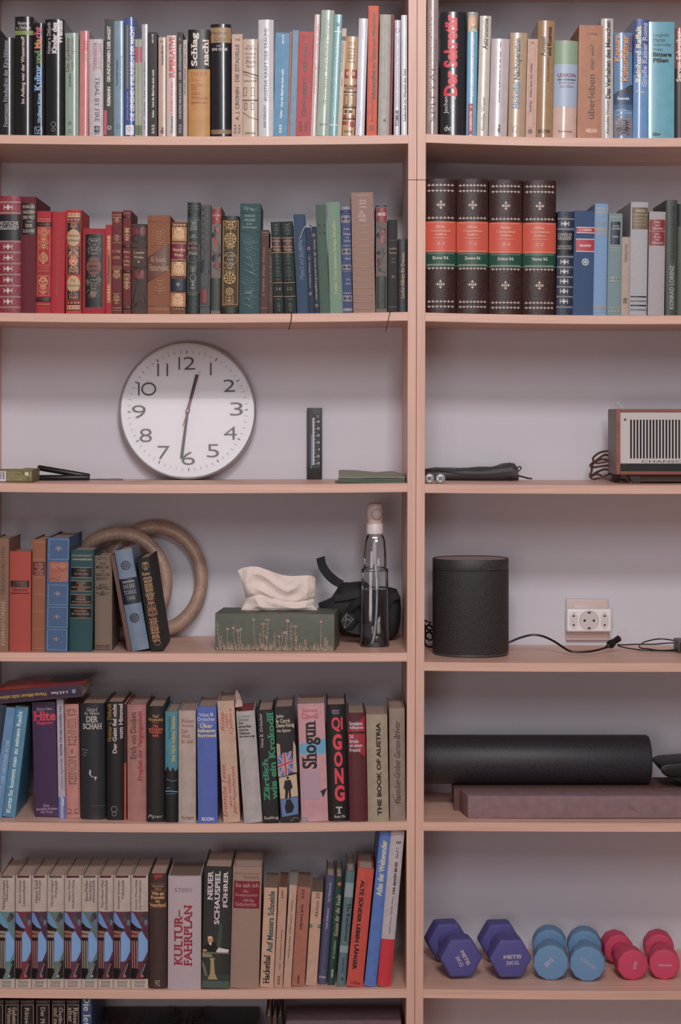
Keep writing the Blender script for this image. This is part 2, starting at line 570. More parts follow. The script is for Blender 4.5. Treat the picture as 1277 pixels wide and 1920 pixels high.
def case(side):
    x0, x1 = XE[side]
    X = lambda p: (p - CX) * S
    low = empty('bookcase', (X((x0 + x1) / 2), 0, X(0) * 0 - 1.46))
    up = empty('bookcase_extension', (X((x0 + x1) / 2), 0, (HY - 337) * S))
    if side == 'L':
        tag(low, 'beech bookcase on the left holding clock, tissue box and many books', 'bookcase', 'beech bookcases')
        tag(up, 'beech top extension on left bookcase, carrying the long row of modern books', 'shelf unit', 'bookcase extensions')
    else:
        tag(low, 'beech bookcase on the right holding speaker, roller and dumbbells', 'bookcase', 'beech bookcases')
        tag(up, 'beech top extension on right bookcase, cut by the right picture edge', 'shelf unit', 'bookcase extensions')
    def rel(o, parent):
        o.parent = parent
        o.location = Vector((0, 0, 0)) - parent.location
    def panel(name, fa, fb, ya, yb, parent):
        vs_ = []
        for yy in (ya, yb):
            for d in (0, DEPTH):
                vs_ += [(X(fa(yy)), d, (HY - yy) * S), (X(fb(yy)), d, (HY - yy) * S)]
        o = mesh_obj(name, vs_, [(0, 1, 3, 2), (4, 5, 7, 6), (0, 1, 5, 4), (2, 3, 7, 6), (0, 2, 6, 4), (1, 3, 7, 5)], WOODV)
        bm = bmesh.new(); bm.from_mesh(o.data)
        bmesh.ops.bevel(bm, geom=bm.edges[:], offset=.0005, segments=1, affect='EDGES')
        bm.to_mesh(o.data); bm.free()
        rel(o, parent)
    if side == 'L':
        ins = (lambda y: -61.5, lambda y: -45.0, px_L, lambda y: px_M(y) - .35)
    else:
        ins = (lambda y: px_M(y) + .35, px_R, lambda y: 1605.0, lambda y: 1621.5)
    for a, b2 in ((0, 1), (2, 3)):
        panel('side_panel', ins[a], ins[b2], 337.8, 2233, low)
        panel('side_panel', ins[a], ins[b2], -92, 336.9, up)
    for r in range(0, 8):
        n = 24
        vs_, fs = [], []
        t = TH
        ym = SH[(side, r)][0]
        if side == 'L':
            xa, xb = -45.0, px_L(ym)
        else:
            xa, xb = px_R(ym), 1605.0
        for k in range(n + 1):
            px = xa + (xb - xa) * k / n
            z = (HY - shelf_px(side, r, px)) * S
            yf = .0008
            e = .0006
            for (yy, zz) in ((yf, z - e), (yf + e, z), (DEPTH - .001, z), (DEPTH - .001, z - t), (yf + e, z - t), (yf, z - t + e)):
                vs_.append((X(px), yy, zz))
        for k in range(n):
            for j in range(6):
                a = k * 6 + j; b2 = k * 6 + (j + 1) % 6
                fs.append((a, b2, b2 + 6, a + 6))
        fs.append((0, 1, 2, 3, 4, 5)); fs.append(tuple(n * 6 + j for j in range(6)))
        o = mesh_obj('shelf_board', vs_, fs, WOODH)
        rel(o, up if r < 2 else low)
    bb = box('plinth', X(x0), X(px_L(2200) if side == 'L' else 1605), .02, .036, -1.46, (HY - 2171) * S - TH - .0002, WOODH)
    rel(bb, low)

# room
wm, nt, b = new_mat('painted_plaster')
N = nt.nodes; L = nt.links
tc = N.new('ShaderNodeTexCoord'); n_ = N.new('ShaderNodeTexNoise'); n_.inputs['Scale'].default_value = 420; n_.inputs['Detail'].default_value = 4
L.new(tc.outputs['Object'], n_.inputs['Vector'])
bp = N.new('ShaderNodeBump'); bp.inputs['Strength'].default_value = .25; bp.inputs['Distance'].default_value = .001
L.new(n_.outputs['Fac'], bp.inputs['Height']); L.new(bp.outputs['Normal'], b.inputs['Normal'])
b.inputs['Base Color'].default_value = (.635, .635, .69, 1)
b.inputs['Roughness'].default_value = .9
WALLM = wm
o = box('wall_back', -2.2, 2.6, DEPTH + .0005, DEPTH + .12, -1.46, 1.3, wm); o['kind'] = 'structure'
fm = wood_mat('oak_floor', 'Y', (.36, .22, .13, 1), (.22, .12, .07, 1), .4, .35)
o = box('floor', -2.2, 2.6, -6.0, DEPTH + .12, -1.54, -1.4605, fm); o['kind'] = 'structure'
case('L'); case('R')
# ------------------------------------------------------------------ books
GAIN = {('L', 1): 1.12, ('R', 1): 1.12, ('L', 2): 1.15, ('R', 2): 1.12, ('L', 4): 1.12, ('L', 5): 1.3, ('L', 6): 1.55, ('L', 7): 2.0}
SHELFNAME = {('L', 1): 'top left shelf', ('R', 1): 'top right shelf', ('L', 2): 'second left shelf', ('R', 2): 'second right shelf',
             ('L', 4): 'shelf below the clock', ('L', 5): 'fifth left shelf', ('L', 6): 'sixth left shelf', ('L', 7): 'bottom left shelf'}
KIND = {  # rough, material kind, coat, bulge factor, cover thickness, hard
    'h': (.75, 'cloth', 0.0, .09, .0025, True),
    'l': (.42, 'leather', 0.0, .10, .003, True),
    'j': (.45, 'paper_cover', 0.0, .09, .0028, True),
    'J': (.22, 'glossy_cover', .5, .13, .0028, True),
    'p': (.55, 'paper_cover', 0.0, .02, .0006, False),
    'P': (.24, 'glossy_cover', .5, .07, .0006, False),
}
RS = {'t': 9}
def make_book(side, row, xl, xr, xtl, yt, yb, colr, kind, desc, prints=(), dp=None, pg='b39c8e', y0=None, b=None, name='book', inner=None, cat='book', rough=None, fore=True):
    rough_, mk, coat, bf, t, hard = KIND[kind]
    if rough is not None:
        rough_ = rough
    g = GAIN[(side, row)]
    spx = shelf_px(side, row, (xl + xr) / 2)
    if y0 is None:
        if row >= 4 and yb:
            y0 = max(.003, D * (spx - HY) / (yb - HY) - D)
        else:
            y0 = .004
    k = (D + y0) / D * S
    th = math.atan2(xtl - xl, (yb or spx) - yt)
    if abs(xtl - xl) < .6:
        th = 0.0
    wd = (xr - xl) * k * math.cos(th)
    X0 = (xl - CX) * k
    if th > 0:
        X0 = (xr - CX) * k
    zb = shelf_z(side, row, X0) + .0002
    xlo = (xl - CX) * k; xhi = (xr - CX) * k
    if th == 0:
        zb = max(shelf_z(side, row, xlo), shelf_z(side, row, xhi)) + .0001
    h = ((HY - yt) * k - zb) / math.cos(th)
    ybe = HY - zb / k                      # picture row of the book's foot
    dp = dp or min(.205, max(.1, h * .64))
    dp = min(dp, DEPTH - y0 - .004)
    if b is None:
        b = min(.0065, bf * wd)
    ox = -wd if th > 0 else 0.0
    root = empty(name, (X0, y0, zb), ry=th)
    cm = mat(hx(colr, g), rough_, mk, coat=coat)
    n = 14 if b > .0008 else 4
    outer = [(0, dp)]
    for i in range(n + 1):
        u = i / n
        outer.append((u * wd, b * abs(2 * u - 1) ** 2.4))
    outer += [(wd, dp)]
    if hard:
        inn = [(wd - t, dp), (wd - t, b + t), (t, b + t), (t, dp)]
    else:
        inn = [(wd - t, dp), (wd - t, b + t), (t, b + t), (t, dp)]
    poly = outer + inn
    m = len(poly)
    vs_ = [(ox + x, y, 0) for x, y in poly] + [(ox + x, y, h) for x, y in poly]
    fs = [(i, (i + 1) % m, m + (i + 1) % m, m + i) for i in range(m)] + [tuple(range(m))[::-1], tuple(range(m, 2 * m))]
    idx = [0] * len(fs)
    mats = [cm]
    if inner:
        mats.append(mat(hx(inner, g), .6, 'paper_cover'))
        for i in range(n + 2, n + 2 + 4):
            idx[i] = 1
    mesh_obj('cover', vs_, fs, mats, root, smooth=32, idx=idx)
    # pages
    ov = .003 if hard else .0003
    pb = dp - (ov + .001)
    c = min(.012, .16 * wd) if (hard and fore) else 0
    pp = [(t + .0001, b + t + .0003), (wd - t - .0001, b + t + .0003)]
    for i in range(7):
        u = i / 6
        pp.append((wd - t - .0001 - u * (wd - 2 * t - .0002), pb - c * (1 - (2 * u - 1) ** 2)))
    mp_ = len(pp)
    vs_ = [(ox + x, y, ov) for x, y in pp] + [(ox + x, y, h - ov) for x, y in pp]
    fs = [(i, (i + 1) % mp_, mp_ + (i + 1) % mp_, mp_ + i) for i in range(mp_)] + [tuple(range(mp_))[::-1], tuple(range(mp_, 2 * mp_))]
    mesh_obj('page_block', vs_, fs, mat(hx(pg, g * .9), .8, 'pages'), root, smooth=30)
    # print
    P = Print()
    wpx = wd / k
    P.x0, P.x1 = 0.0, wpx
    left = lambda y: xl + (xtl - xl) * (ybe - y) / (ybe - yt)
    P.y0 = yt + .3; P.y1 = ybe - .2
    M = lambda c_: mat(hx(c_, g), .38 if c_[-1] != '!' else .3, 'print', metal=0)
    for it in prints:
        q = it[0]
        if q == 't':
            _, s, xc, w_, a, b2, c_, d, st = it
            P.text(s, xc - left((a + b2) / 2), w_, a, b2, M(c_), d, st)
        elif q == 'r':
            if len(it) == 4:
                P.rect(0.02, wpx - .02, it[1], it[2], M(it[3]))
            else:
                lf = left((it[1] + it[2]) / 2)
                P.rect(it[4] - lf, it[5] - lf, it[1], it[2], M(it[3]))
        elif q == 'o':
            P.orn(it[1], it[2] - left(it[3]), it[3], it[4], M(it[5]), it[6] if len(it) > 6 else .8)
        elif q == 'F':
            lf = left((it[3] + it[4]) / 2)
            P.frame(it[1] - lf, it[2] - lf, it[3], it[4], it[5], M(it[6]))
        elif q == 'z':
            P.foliage(it[1] - left((it[3] + it[4]) / 2), it[2], it[3], it[4], M(it[5]), it[6], it[7] if len(it) > 7 else .6, it[8] if len(it) > 8 else 1.0)
        elif q == 'g':
            P.row(.06 * wpx, .94 * wpx, it[1], it[2], M(it[3]), flip=it[4] if len(it) > 4 else 1)
        elif q == 'l':
            P.line([(x - left(y), y) for x, y in it[1]], it[2], M(it[3]))
        elif q == 'p':
            P.poly([(x - left(y), y) for x, y in it[1]], M(it[2]))
        elif q == 'e':
            P.ell(it[1] - left(it[2]), it[2], it[3], it[4], M(it[5]))
    ct = math.cos(th)
    def fn(u, v, lift):
        q_ = u / wpx
        return (ox + q_ * wd, b * abs(2 * min(max(q_, 0), 1) - 1) ** 2.4 - lift, (ybe - v) / (ybe - yt) * h)
    cuts = [wpx * i / 14 for i in range(1, 14)] if b > .0008 else None
    P.build('spine_print', root, fn, cuts)
    tag(root, desc + ' on the ' + SHELFNAME[(side, row)] if len(desc.split()) < 12 else desc, cat, 'books on the ' + SHELFNAME[(side, row)])
    return root

def T(s, xc, w_, a, b2, c_, d='u', st='n'):
    return ('t', s, xc, w_, a, b2, c_, d, st)

def side_shelf(side, row, rows):
    for r in rows:
        a = r[:8]; kw = r[8] if len(r) > 8 else {}
        xl, xr, xtl, yt, colr, kind, desc, prints = a
        yb = kw.pop('yb', None)
        make_book(side, row, xl, xr, xtl, yt, yb, colr, kind, desc, prints, **kw)

W = 'e6e0de'; K = '151314'; G = 'c8a878'
# ---- top left shelf
side_shelf('L', 1, [
 (-34, -8, -34, 46, '5d4f49', 'h', 'tall brown book cut off by left edge', []),
 (-6, 26.8, -6, 70, '232426', 'J', 'scuffed black book at the far left', [T('Feuermann Friedenfrau der Kirschbäume', 10.5, 8, 76, 238, 'a9a9b4', 'u', 's')]),
 (27.5, 62, 28, 31, '17181a', 'J', 'black book with olive band near its top', [T('Hoimar', 45, 22, 40, 46.5, 'cfc8c8', 'h'), T('v. Ditfurth', 44, 27, 48, 55, 'cfc8c8', 'h'), ('r', 57, 65.5, '7f9150'), T('Im Anfang war der Wasserstoff', 44, 8.5, 68, 194.5, 'c3b2ac', 'u', 'b')]),
 (63.2, 83, 63.6, 43, '1b1c20', 'J', 'black book with rainbow coloured title', [T('Wolfgang Kraus', 74, 7.5, 175, 231, '7fb0d8', 'u', 'S'), T('Kultur', 71.5, 14, 122, 171, '7fb2e0', 'u', 'S'), T('und', 71.5, 13, 94, 120, '7c9a5c', 'u', 'S'), T('Ma', 71.5, 14, 73, 92, 'd08b50', 'u', 'S'), T('cht', 71.5, 14, 50, 72, 'd0607c', 'u', 'S'), ('F', 64.5, 79, 237.5, 251, 1.2, '7fa8cc'), ('l', [(67, 240), (71, 249), (77, 240), (71, 245)], 1.3, '9fc0dc')]),
 (84, 120, 84, 36, '1a1c20', 'J', 'wide black book with two line white title', [T('Hoimar v. Ditfurth', 91.4, 7.5, 42, 100, 'c6bfc0', 'u'), T('Kinder des', 102, 10, 42, 100, 'cdc6c4', 'u', 'B'), T('Weltalls', 112.2, 10, 38, 82, 'cdc6c4', 'u', 'B'), ('o', 'ring', 100, 233, 4.5, '8d8a8a', 1.0), ('o', 'ring', 100, 243, 3.2, '8d8a8a', 1.0)]),
 (122, 147, 122.4, 61.7, '93aa9c', 'J', 'sage green book with thin dark red title', [T('Die Zauberer', 127, 7.5, 70, 134, '7a3a38', 'u', 's'), T('von Caprona', 136.5, 8.5, 70, 132, '7a3a38', 'u', 's'), T('JONES', 132, 5.5, 138.5, 163, '2a2f2c', 'u', 's'), ('o', 'ring', 131, 231, 2.6, '25302b', 1), ('e', 129.3, 244, .9, .9, '25302b'), ('e', 133, 244, .9, .9, '25302b'), ('e', 129.3, 248, .9, .9, '25302b'), ('e', 133, 248, .9, .9, '25302b')]),
 (148, 165.6, 149.6, 57.6, 'c98281', 'J', 'glossy pink book with red and tan script', [T('Sauer', 159, 11, 75, 97, 'b02830', 'u', 'i'), T('Liesl', 158, 10, 98, 115, 'a98868', 'u', 'i')]),
 (167, 193.6, 167, 73.3, 'beb6bc', 'j', 'whitish book with dark title TRIAL', [T('NANCY TAYLOR', 187.5, 6.8, 80.4, 130, 'a04048', 'd', 's'), T('ROSENBERG', 178.5, 7, 80.4, 130, 'a04048', 'd', 's'), T('TRIAL BY FIRE', 182.5, 8.5, 144.6, 228, '2a2830', 'd', 's'), ('r', 236, 248, '1c1a20', 177, 187), ('o', 'wheel', 182, 241.5, 4, 'b8b0b4'), T('DUTTON', 182, 9, 249.2, 251.6, '1c1a20', 'h', 'b')]),
 (195, 213, 196, 36, '42443c', 'p', 'dark olive paperback with pink corner patch', [T('GRUNDFORMEN DER ANGST', 204, 6.5, 49, 154, 'd8d4d0', 'u', 'b'), T('RIEMANN', 204, 6.5, 163, 198.5, 'd8d4d0', 'u', 'b'), ('r', 207, 253, 'd0566c', 195, 200), ('o', 'ring', 205, 239.5, 3.2, 'cfcac6', 1.2)]),
 (213.4, 232, 214, 39.3, '7d9bac', 'P', 'pale blue paperback beside the olive one', [T('Konrad Paul Liessmann', 219.5, 3, 112, 160, '20242c', 'u', 'b'), T('Theorie der Unbildung', 227, 4, 104, 168, '50687e', 'u', 'i'), ('F', 218.5, 226, 233, 241, .6, '4a647c'), ('l', [(220, 239), (220, 235), (224.5, 239.4), (224.5, 235)], .6, '4a647c')]),
 (233, 253, 233.6, 32, '48609a', 'J', 'royal blue book with olive bar and white capitals', [('r', 47, 167, '8d8a54', 237, 241), T('DIE GEHEIMEN SPIELREGELN DER MACHT', 248.3, 7.4, 49, 226, 'e2e2e8', 'u', 'b'), T('Christine Bauer-Jelinek', 239.3, 4, 171, 225, 'b6bcd0', 'u'), ('r', 234.5, 253, 'd8d8dc', 235.5, 251), ('o', 'ring', 243, 241.5, 3.6, '5a5a62', .6), ('l', [(243, 238), (243, 250)], .6, '5a5a62')]),
 (253.3, 259, 253.3, 73.4, 'a3ab91', 'p', 'thin grey-green brochure, left of a matching pair', [('r', 87.7, 117.3, 'b82450'), ('r', 235, 253, '66764a')]),
 (259.5, 265.8, 259.5, 73.4, 'a8ae97', 'p', 'thin grey-green brochure, right of a matching pair', [('r', 87.7, 117.3, 'b82450', 261.5, 266), ('r', 235, 253, '66764a')]),
 (266.3, 276.8, 266, 45.4, 'b3b1ba', 'P', 'thin silver grey paperback', [T('Coblenzer – Muhar • Atem und Stimme', 270.8, 3.6, 117, 217, '26262c', 'u'), T('öbv hpt', 270.8, 3.6, 226, 243, '26262c', 'u')]),
 (277.7, 294.5, 278, 60.3, '2e2b2a', 'p', 'charcoal paperback with small white title', [T('Und die Bibel hat doch recht', 287, 4.3, 130.5, 201, 'd5cfcb', 'u', 'b'), T('Keller', 287, 4, 206, 220, 'd5cfcb', 'u', 'b'), T('aaa', 287, 5, 233.5, 251, 'c9c2be', 'u'), T('6614', 286.5, 3.6, 68, 81, 'c9c2be', 'u', 'b'), ('r', 64.5, 66.5, 'c9c2be', 284.6, 288.4)]),
 (297, 311.4, 297, 70, 'c4a898', 'P', 'creased beige paperback with vertical publisher initials', [T('Deutsche Märchen', 304.5, 4.5, 85, 122, '2c2626', 'u', 'b'), T('14', 303.5, 5, 76, 80, '2c2626', 'h', 'b'), T('dtv', 304, 7, 238, 251, '2c2626', 'u', 'b')]),
 (312.4, 331, 312.8, 66.4, 'cfbcb6', 'P', 'pinkish white paperback with heavy red capitals', [T('SUPERLATIVE', 322.5, 10.5, 69, 146, 'c8343c', 'u', 'B'), T('der', 322, 5, 151, 166, 'c8343c', 'u'), T('LEXIKON', 322, 5.2, 169, 214, 'c8343c', 'u'), T('Guinness', 322, 5, 217, 250, '2f6c7c', 'u', 'S')]),
 (332.5, 343, 332.7, 60.3, '3c3a38', 'p', 'thin charcoal paperback with grey capitals', [T('ANDRE MALRAUX · DER KÖNIGSWEG', 337.4, 5, 83, 223.6, 'aaa6a2', 'u', 'b'), T('aaa', 337.4, 5, 233, 250, 'a09c98', 'u'), T('82', 337.4, 4.4, 71, 76, 'a09c98', 'h')]),
 (343.6, 351.2, 343.4, 74.5, 'bfaba6', 'p', 'thin pale paperback beside orange encyclopedic volume', [T('PROSPER MERIMEE  CARMEN  it 361', 347, 3.8, 84, 177.6, '3c3432', 'u', 's')]),
 (352.5, 393.5, 352, 54.8, 'c08f48', 'j', 'thick orange book with black upper third', [('r', 55.1, 129.4, '1c1b1a'), T('Schlag', 365.5, 15, 61.4, 124, 'e0d4c8', 'u', 'S'), T('nach!', 385, 11.5, 74, 124, 'e0d4c8', 'u', 'S')] + [T(s, 358 + l / 2, l, y - 3.4, y + 3.2, 'b5553c', 'h', 's') for s, l, y in (('100 000', 30, 139), ('Tat-', 15, 149.5), ('sachen', 25, 158.5), ('aus', 12, 166), ('allen', 18, 174.5), ('Wissens-', 33.5, 183), ('gebieten', 30, 192.5))]),
 (395.7, 433.4, 395, 45, '20222c', 'J', 'navy leatherlike book with gold band and frayed top', [('r', 51.5, 80, 'a3855e'), T('Madame', 410, 31, 58, 65, '5e4a36', 'h', 's'), T('Curie ·', 415, 26, 69, 77, '5e4a36', 'h', 's'), T('VON', 410, 9, 84.5, 87.5, 'cfcacc', 'h', 's'), T('EVE CURIE', 412, 29, 90, 95, 'cfcacc', 'h', 'S'), ('r', 243, 250.5, '8a6f4e'), T('BERMANN-FISCHER VERLAG', 414, 30, 249.5, 252, 'b09878', 'h', 's')]),
 (434.7, 455, 434.9, 64, 'c8a996', 'p', 'beige paperback with tall black capitals', [T('A. J. CRONIN · DIE ZITADELLE', 446, 9.6, 83, 226, '2a2222', 'u', 'b'), T('39-40', 446, 9, 72, 77, '2a2222', 'h', 'b'), T('aaa', 441, 4.6, 233, 251, '2a2222', 'u'), T('aaa', 448.5, 4.6, 233, 251, '2a2222', 'u')]),
 (455.5, 483, 456, 73.4, 'cbb7a2', 'P', 'glossy beige paperback with a drawn palace front', [T('ANTON', 470, 13, 84.5, 88, '2f2824', 'h', 's'), T('DIETERICH', 470, 22, 89.5, 93, '2f2824', 'h', 's'), T('Rundgang', 470, 20, 99, 103, '2f2824', 'h', 'i'), T('durch den', 470, 18, 105.5, 109.5, '2f2824', 'h', 'i'), T('Prado', 470, 19, 112, 119, '2f2824', 'h', 'i'), T('Madrid', 470, 16, 122, 127, '2f2824', 'h', 'i'), ('l', [(456, 134), (483, 142)], 2.2, '5a4e44'), ('l', [(456, 139), (483, 148)], .8, '5a4e44'), ('g', 152, 3, '5a4e44'), ('F', 457, 463, 164, 180, .9, '5a4e44'), ('F', 471, 477, 164, 180, .9, '5a4e44'), ('r', 187, 189, '5a4e44'), ('F', 458, 463.5, 193, 206, 1, '5a4e44'), ('F', 471, 476.5, 193, 206, 1, '5a4e44'), ('l', [(456, 211), (468, 220), (483, 224)], 1, '6a5e52'), T('HIRMER', 469, 20, 248, 251.5, '2f2824', 'h', 's')]),
 (484.5, 513, 485, 36.8, 'cfcfd2', 'J', 'tall white book with navy serif capitals', [T('POSITIVE KRAFT DER TRÄUME', 498.6, 8.6, 52.6, 189.7, '23273c', 'u', 's'), T('ANN FARADAY', 496.6, 5.2, 197, 240, '23273c', 'u', 's')]),
 (512.3, 538.8, 517, 61.8, '5d98bc', 'p', 'sky blue paperback with small white title', [T('Und die Bibel hat doch recht', 529, 4.4, 130, 201, 'e0e4e8', 'u', 'b'), T('Keller', 527, 4.2, 206, 221, 'e0e4e8', 'u', 'b'), T('aaa', 525.5, 5, 233.7, 250, 'dfe2e6', 'u'), T('6614 8', 530.5, 3.8, 66, 82, 'dfe2e6', 'u', 'b')]),
 (539.2, 542.6, 544.2, 60, 'b97a5c', 'p', 'very thin rust coloured booklet', [T('Georges Band Einem', 541.7, 2.2, 192, 228, '3a2420', 'u')]),
 (543, 554.5, 548.8, 56.8, '7b9bb2', 'p', 'plain pale blue thin paperback without title', []),
 (554.8, 582, 560.8, 59.4, 'bd4446', 'p', 'red paperback with large black capitals', [T('JOHN HERSEY · DER WALL', 573, 10.5, 78.7, 220.8, '241618', 'u', 'b'), T('202-203', 575, 16, 66.5, 71.5, '241618', 'h', 'b'), T('aaa', 563.5, 5.4, 228, 247, '241618', 'u'), T('aaa', 573.5, 5.4, 228, 247, '241618', 'u')]),
 (582.4, 592.6, 590.2, 27.2, 'cdb6b2', 'P', 'thin pinkish book with faint red lettering', [T('SCHÖNE SACHEN', 594.5, 4.6, 46, 112, 'b5565c', 'u'), T('Karl Heinrich Waggerl', 591, 4.6, 118, 175, 'b5565c', 'u', 's')]),
 (593, 617.2, 603, 19.3, 'abbcae', 'J', 'tall pale sage hardback with thin dark title', [T('VIKTOR ERGERT · 50 Jahre Rundfunk in Österreich', 612, 7, 37.6, 197, '38423c', 'u', 's'), T('BAND II', 607, 14, 232, 235.5, '4c5650', 'h', 's')]),
 (617.6, 632, 627.6, 27.2, '7fb4b8', 'P', 'teal paperback with two pale cross bands', [T('Winkelmacher: Die Mörtlichkeit des Anderssein', 629.5, 5.5, 66, 217, 'cfe2e4', 'u', 's'), ('r', 58.5, 60.5, 'dce8e8'), ('r', 233.5, 235.5, 'dce8e8'), T('267', 633.5, 6, 42, 50, '28545c', 'u', 'b')]),
 (632.4, 640.6, 641.8, 53.5, 'ccbba8', 'p', 'narrow cream book with small black label', [('r', 68.5, 76.5, '201c1c'), T('Vom Bäuchlichen', 641, 3.4, 80, 136, '5a4e46', 'u', 's'), T('Bötors', 640.6, 3.2, 147, 161, '5a4e46', 'u', 's')]),
 (642, 664.4, 649, 68.6, 'c49f72', 'P', 'tan paperback with dark red building shapes', [T('GREGORY', 660.5, 15, 78.5, 81.5, '3a2a1c', 'h', 's'), T('MARTIN', 660.3, 13, 82.7, 85.7, '3a2a1c', 'h', 's'), T('Rundgang', 659.8, 14, 90, 94, '3a2a1c', 'h', 'i'), T('durch die', 659.5, 13, 95.5, 99, '3a2a1c', 'h', 'i'), T('National', 659, 15, 101, 106, '3a2a1c', 'h', 'i'), T('Gallery', 658.7, 13, 107, 112.5, '3a2a1c', 'h', 'i'), T('London', 658.5, 14, 113.5, 118, '3a2a1c', 'h', 'i'), ('r', 131, 147, 'a82434', 646, 654), ('r', 135, 142, 'c49f72', 649, 655), ('r', 131, 147, 'a82434', 660, 670), ('r', 135, 142, 'c49f72', 659, 666), ('r', 159, 163, 'a82434', 645, 649), ('r', 159, 163, 'a82434', 664, 668), ('r', 160, 168, '8a6a48', 649, 664), ('r', 172, 174, '4a3426'), ('F', 646, 653, 178, 198, 1, '4a3426'), ('F', 657, 664, 178, 198, 1, '4a3426'), ('r', 200, 203, '4a3426'), ('r', 207, 212, '4a3426', 646, 651), ('r', 207, 212, '4a3426', 654, 660), ('r', 216, 222, 'a82434', 644, 650), ('r', 216, 222, 'a82434', 659, 664), ('r', 222, 224.5, '4a3426'), ('r', 228, 234, 'a82434', 643, 652), ('r', 228, 238, 'a82434', 656, 664), T('HIRMER', 653, 16, 245, 249, '3a2a1c', 'h', 's')]),
 (666.3, 683, 673.4, 34.8, 'cdcdd8', 'P', 'white paperback with very faint title', [T('Der Copernicus', 676, 5, 208, 238, '8f8f9c', 'u'), T('Nach Müller und Preßl', 681, 3, 46, 72, 'b6b6c4', 'u')]),
 (687.2, 706.5, 691, 11, 'd85c34', 'p', 'tall orange paperback with bold black title', [('F', 690.5, 706.5, 19, 246, .5, '5a2018'), T('Akupressur', 701.6, 8.5, 22.3, 70, '26130e', 'u', 'B'), T('ohne Tabletten durch', 700.8, 6.8, 72, 130, '26130e', 'u', 'b'), T('Schmerzfrei', 700, 8, 132.5, 187, '26130e', 'u', 'B'), T('Bernau/ Meyer', 698.6, 6, 188.5, 228, '26130e', 'u'), ('o', 'ring', 697.5, 239.5, 3.6, '26130e', 1.8)]),
 (708.4, 729.8, 712.6, 27.2, 'aeaaa2', 'j', 'grey hardback with tiny dark lettering', [T('MAREK ENGANSE · DER PANGOKA UND RESTENUNVERB · BAND II', 721.5, 2.6, 38, 185, '77736c', 'u', 's'), ('o', 'wheel', 721, 226, 3, '33302c')]),
 (730.3, 734.4, 735, 27.2, '8e3036', 'p', 'dark red rear board of the grey hardback', []),  # rear board of the grey hardback, modelled as a separate thin booklet
 (738.6, 749.8, 740.2, 37.6, 'c4c2cc', 'P', 'thin white patterned book with rainbow specks', [T('STEINSEHR · EIN WÖRTERBUCH FÜR DUMME SCHALE', 745, 3.6, 67, 201, '8a8894', 'u', 's'), T('TOMUS', 744.6, 6.4, 207, 237, '1c1a20', 'u', 'B'), ('o', 'ring', 745.6, 57, 3.6, '55535c', .8)]),
 (752.5, 763.3, 752.6, 28.2, 'd3d3db', 'P', 'slim white paperback touching the post', [T('Seeboden im Wandel der Zeit', 759, 4.4, 129, 228, '18171c', 'u', 'b')], {'dp': .12}),
])
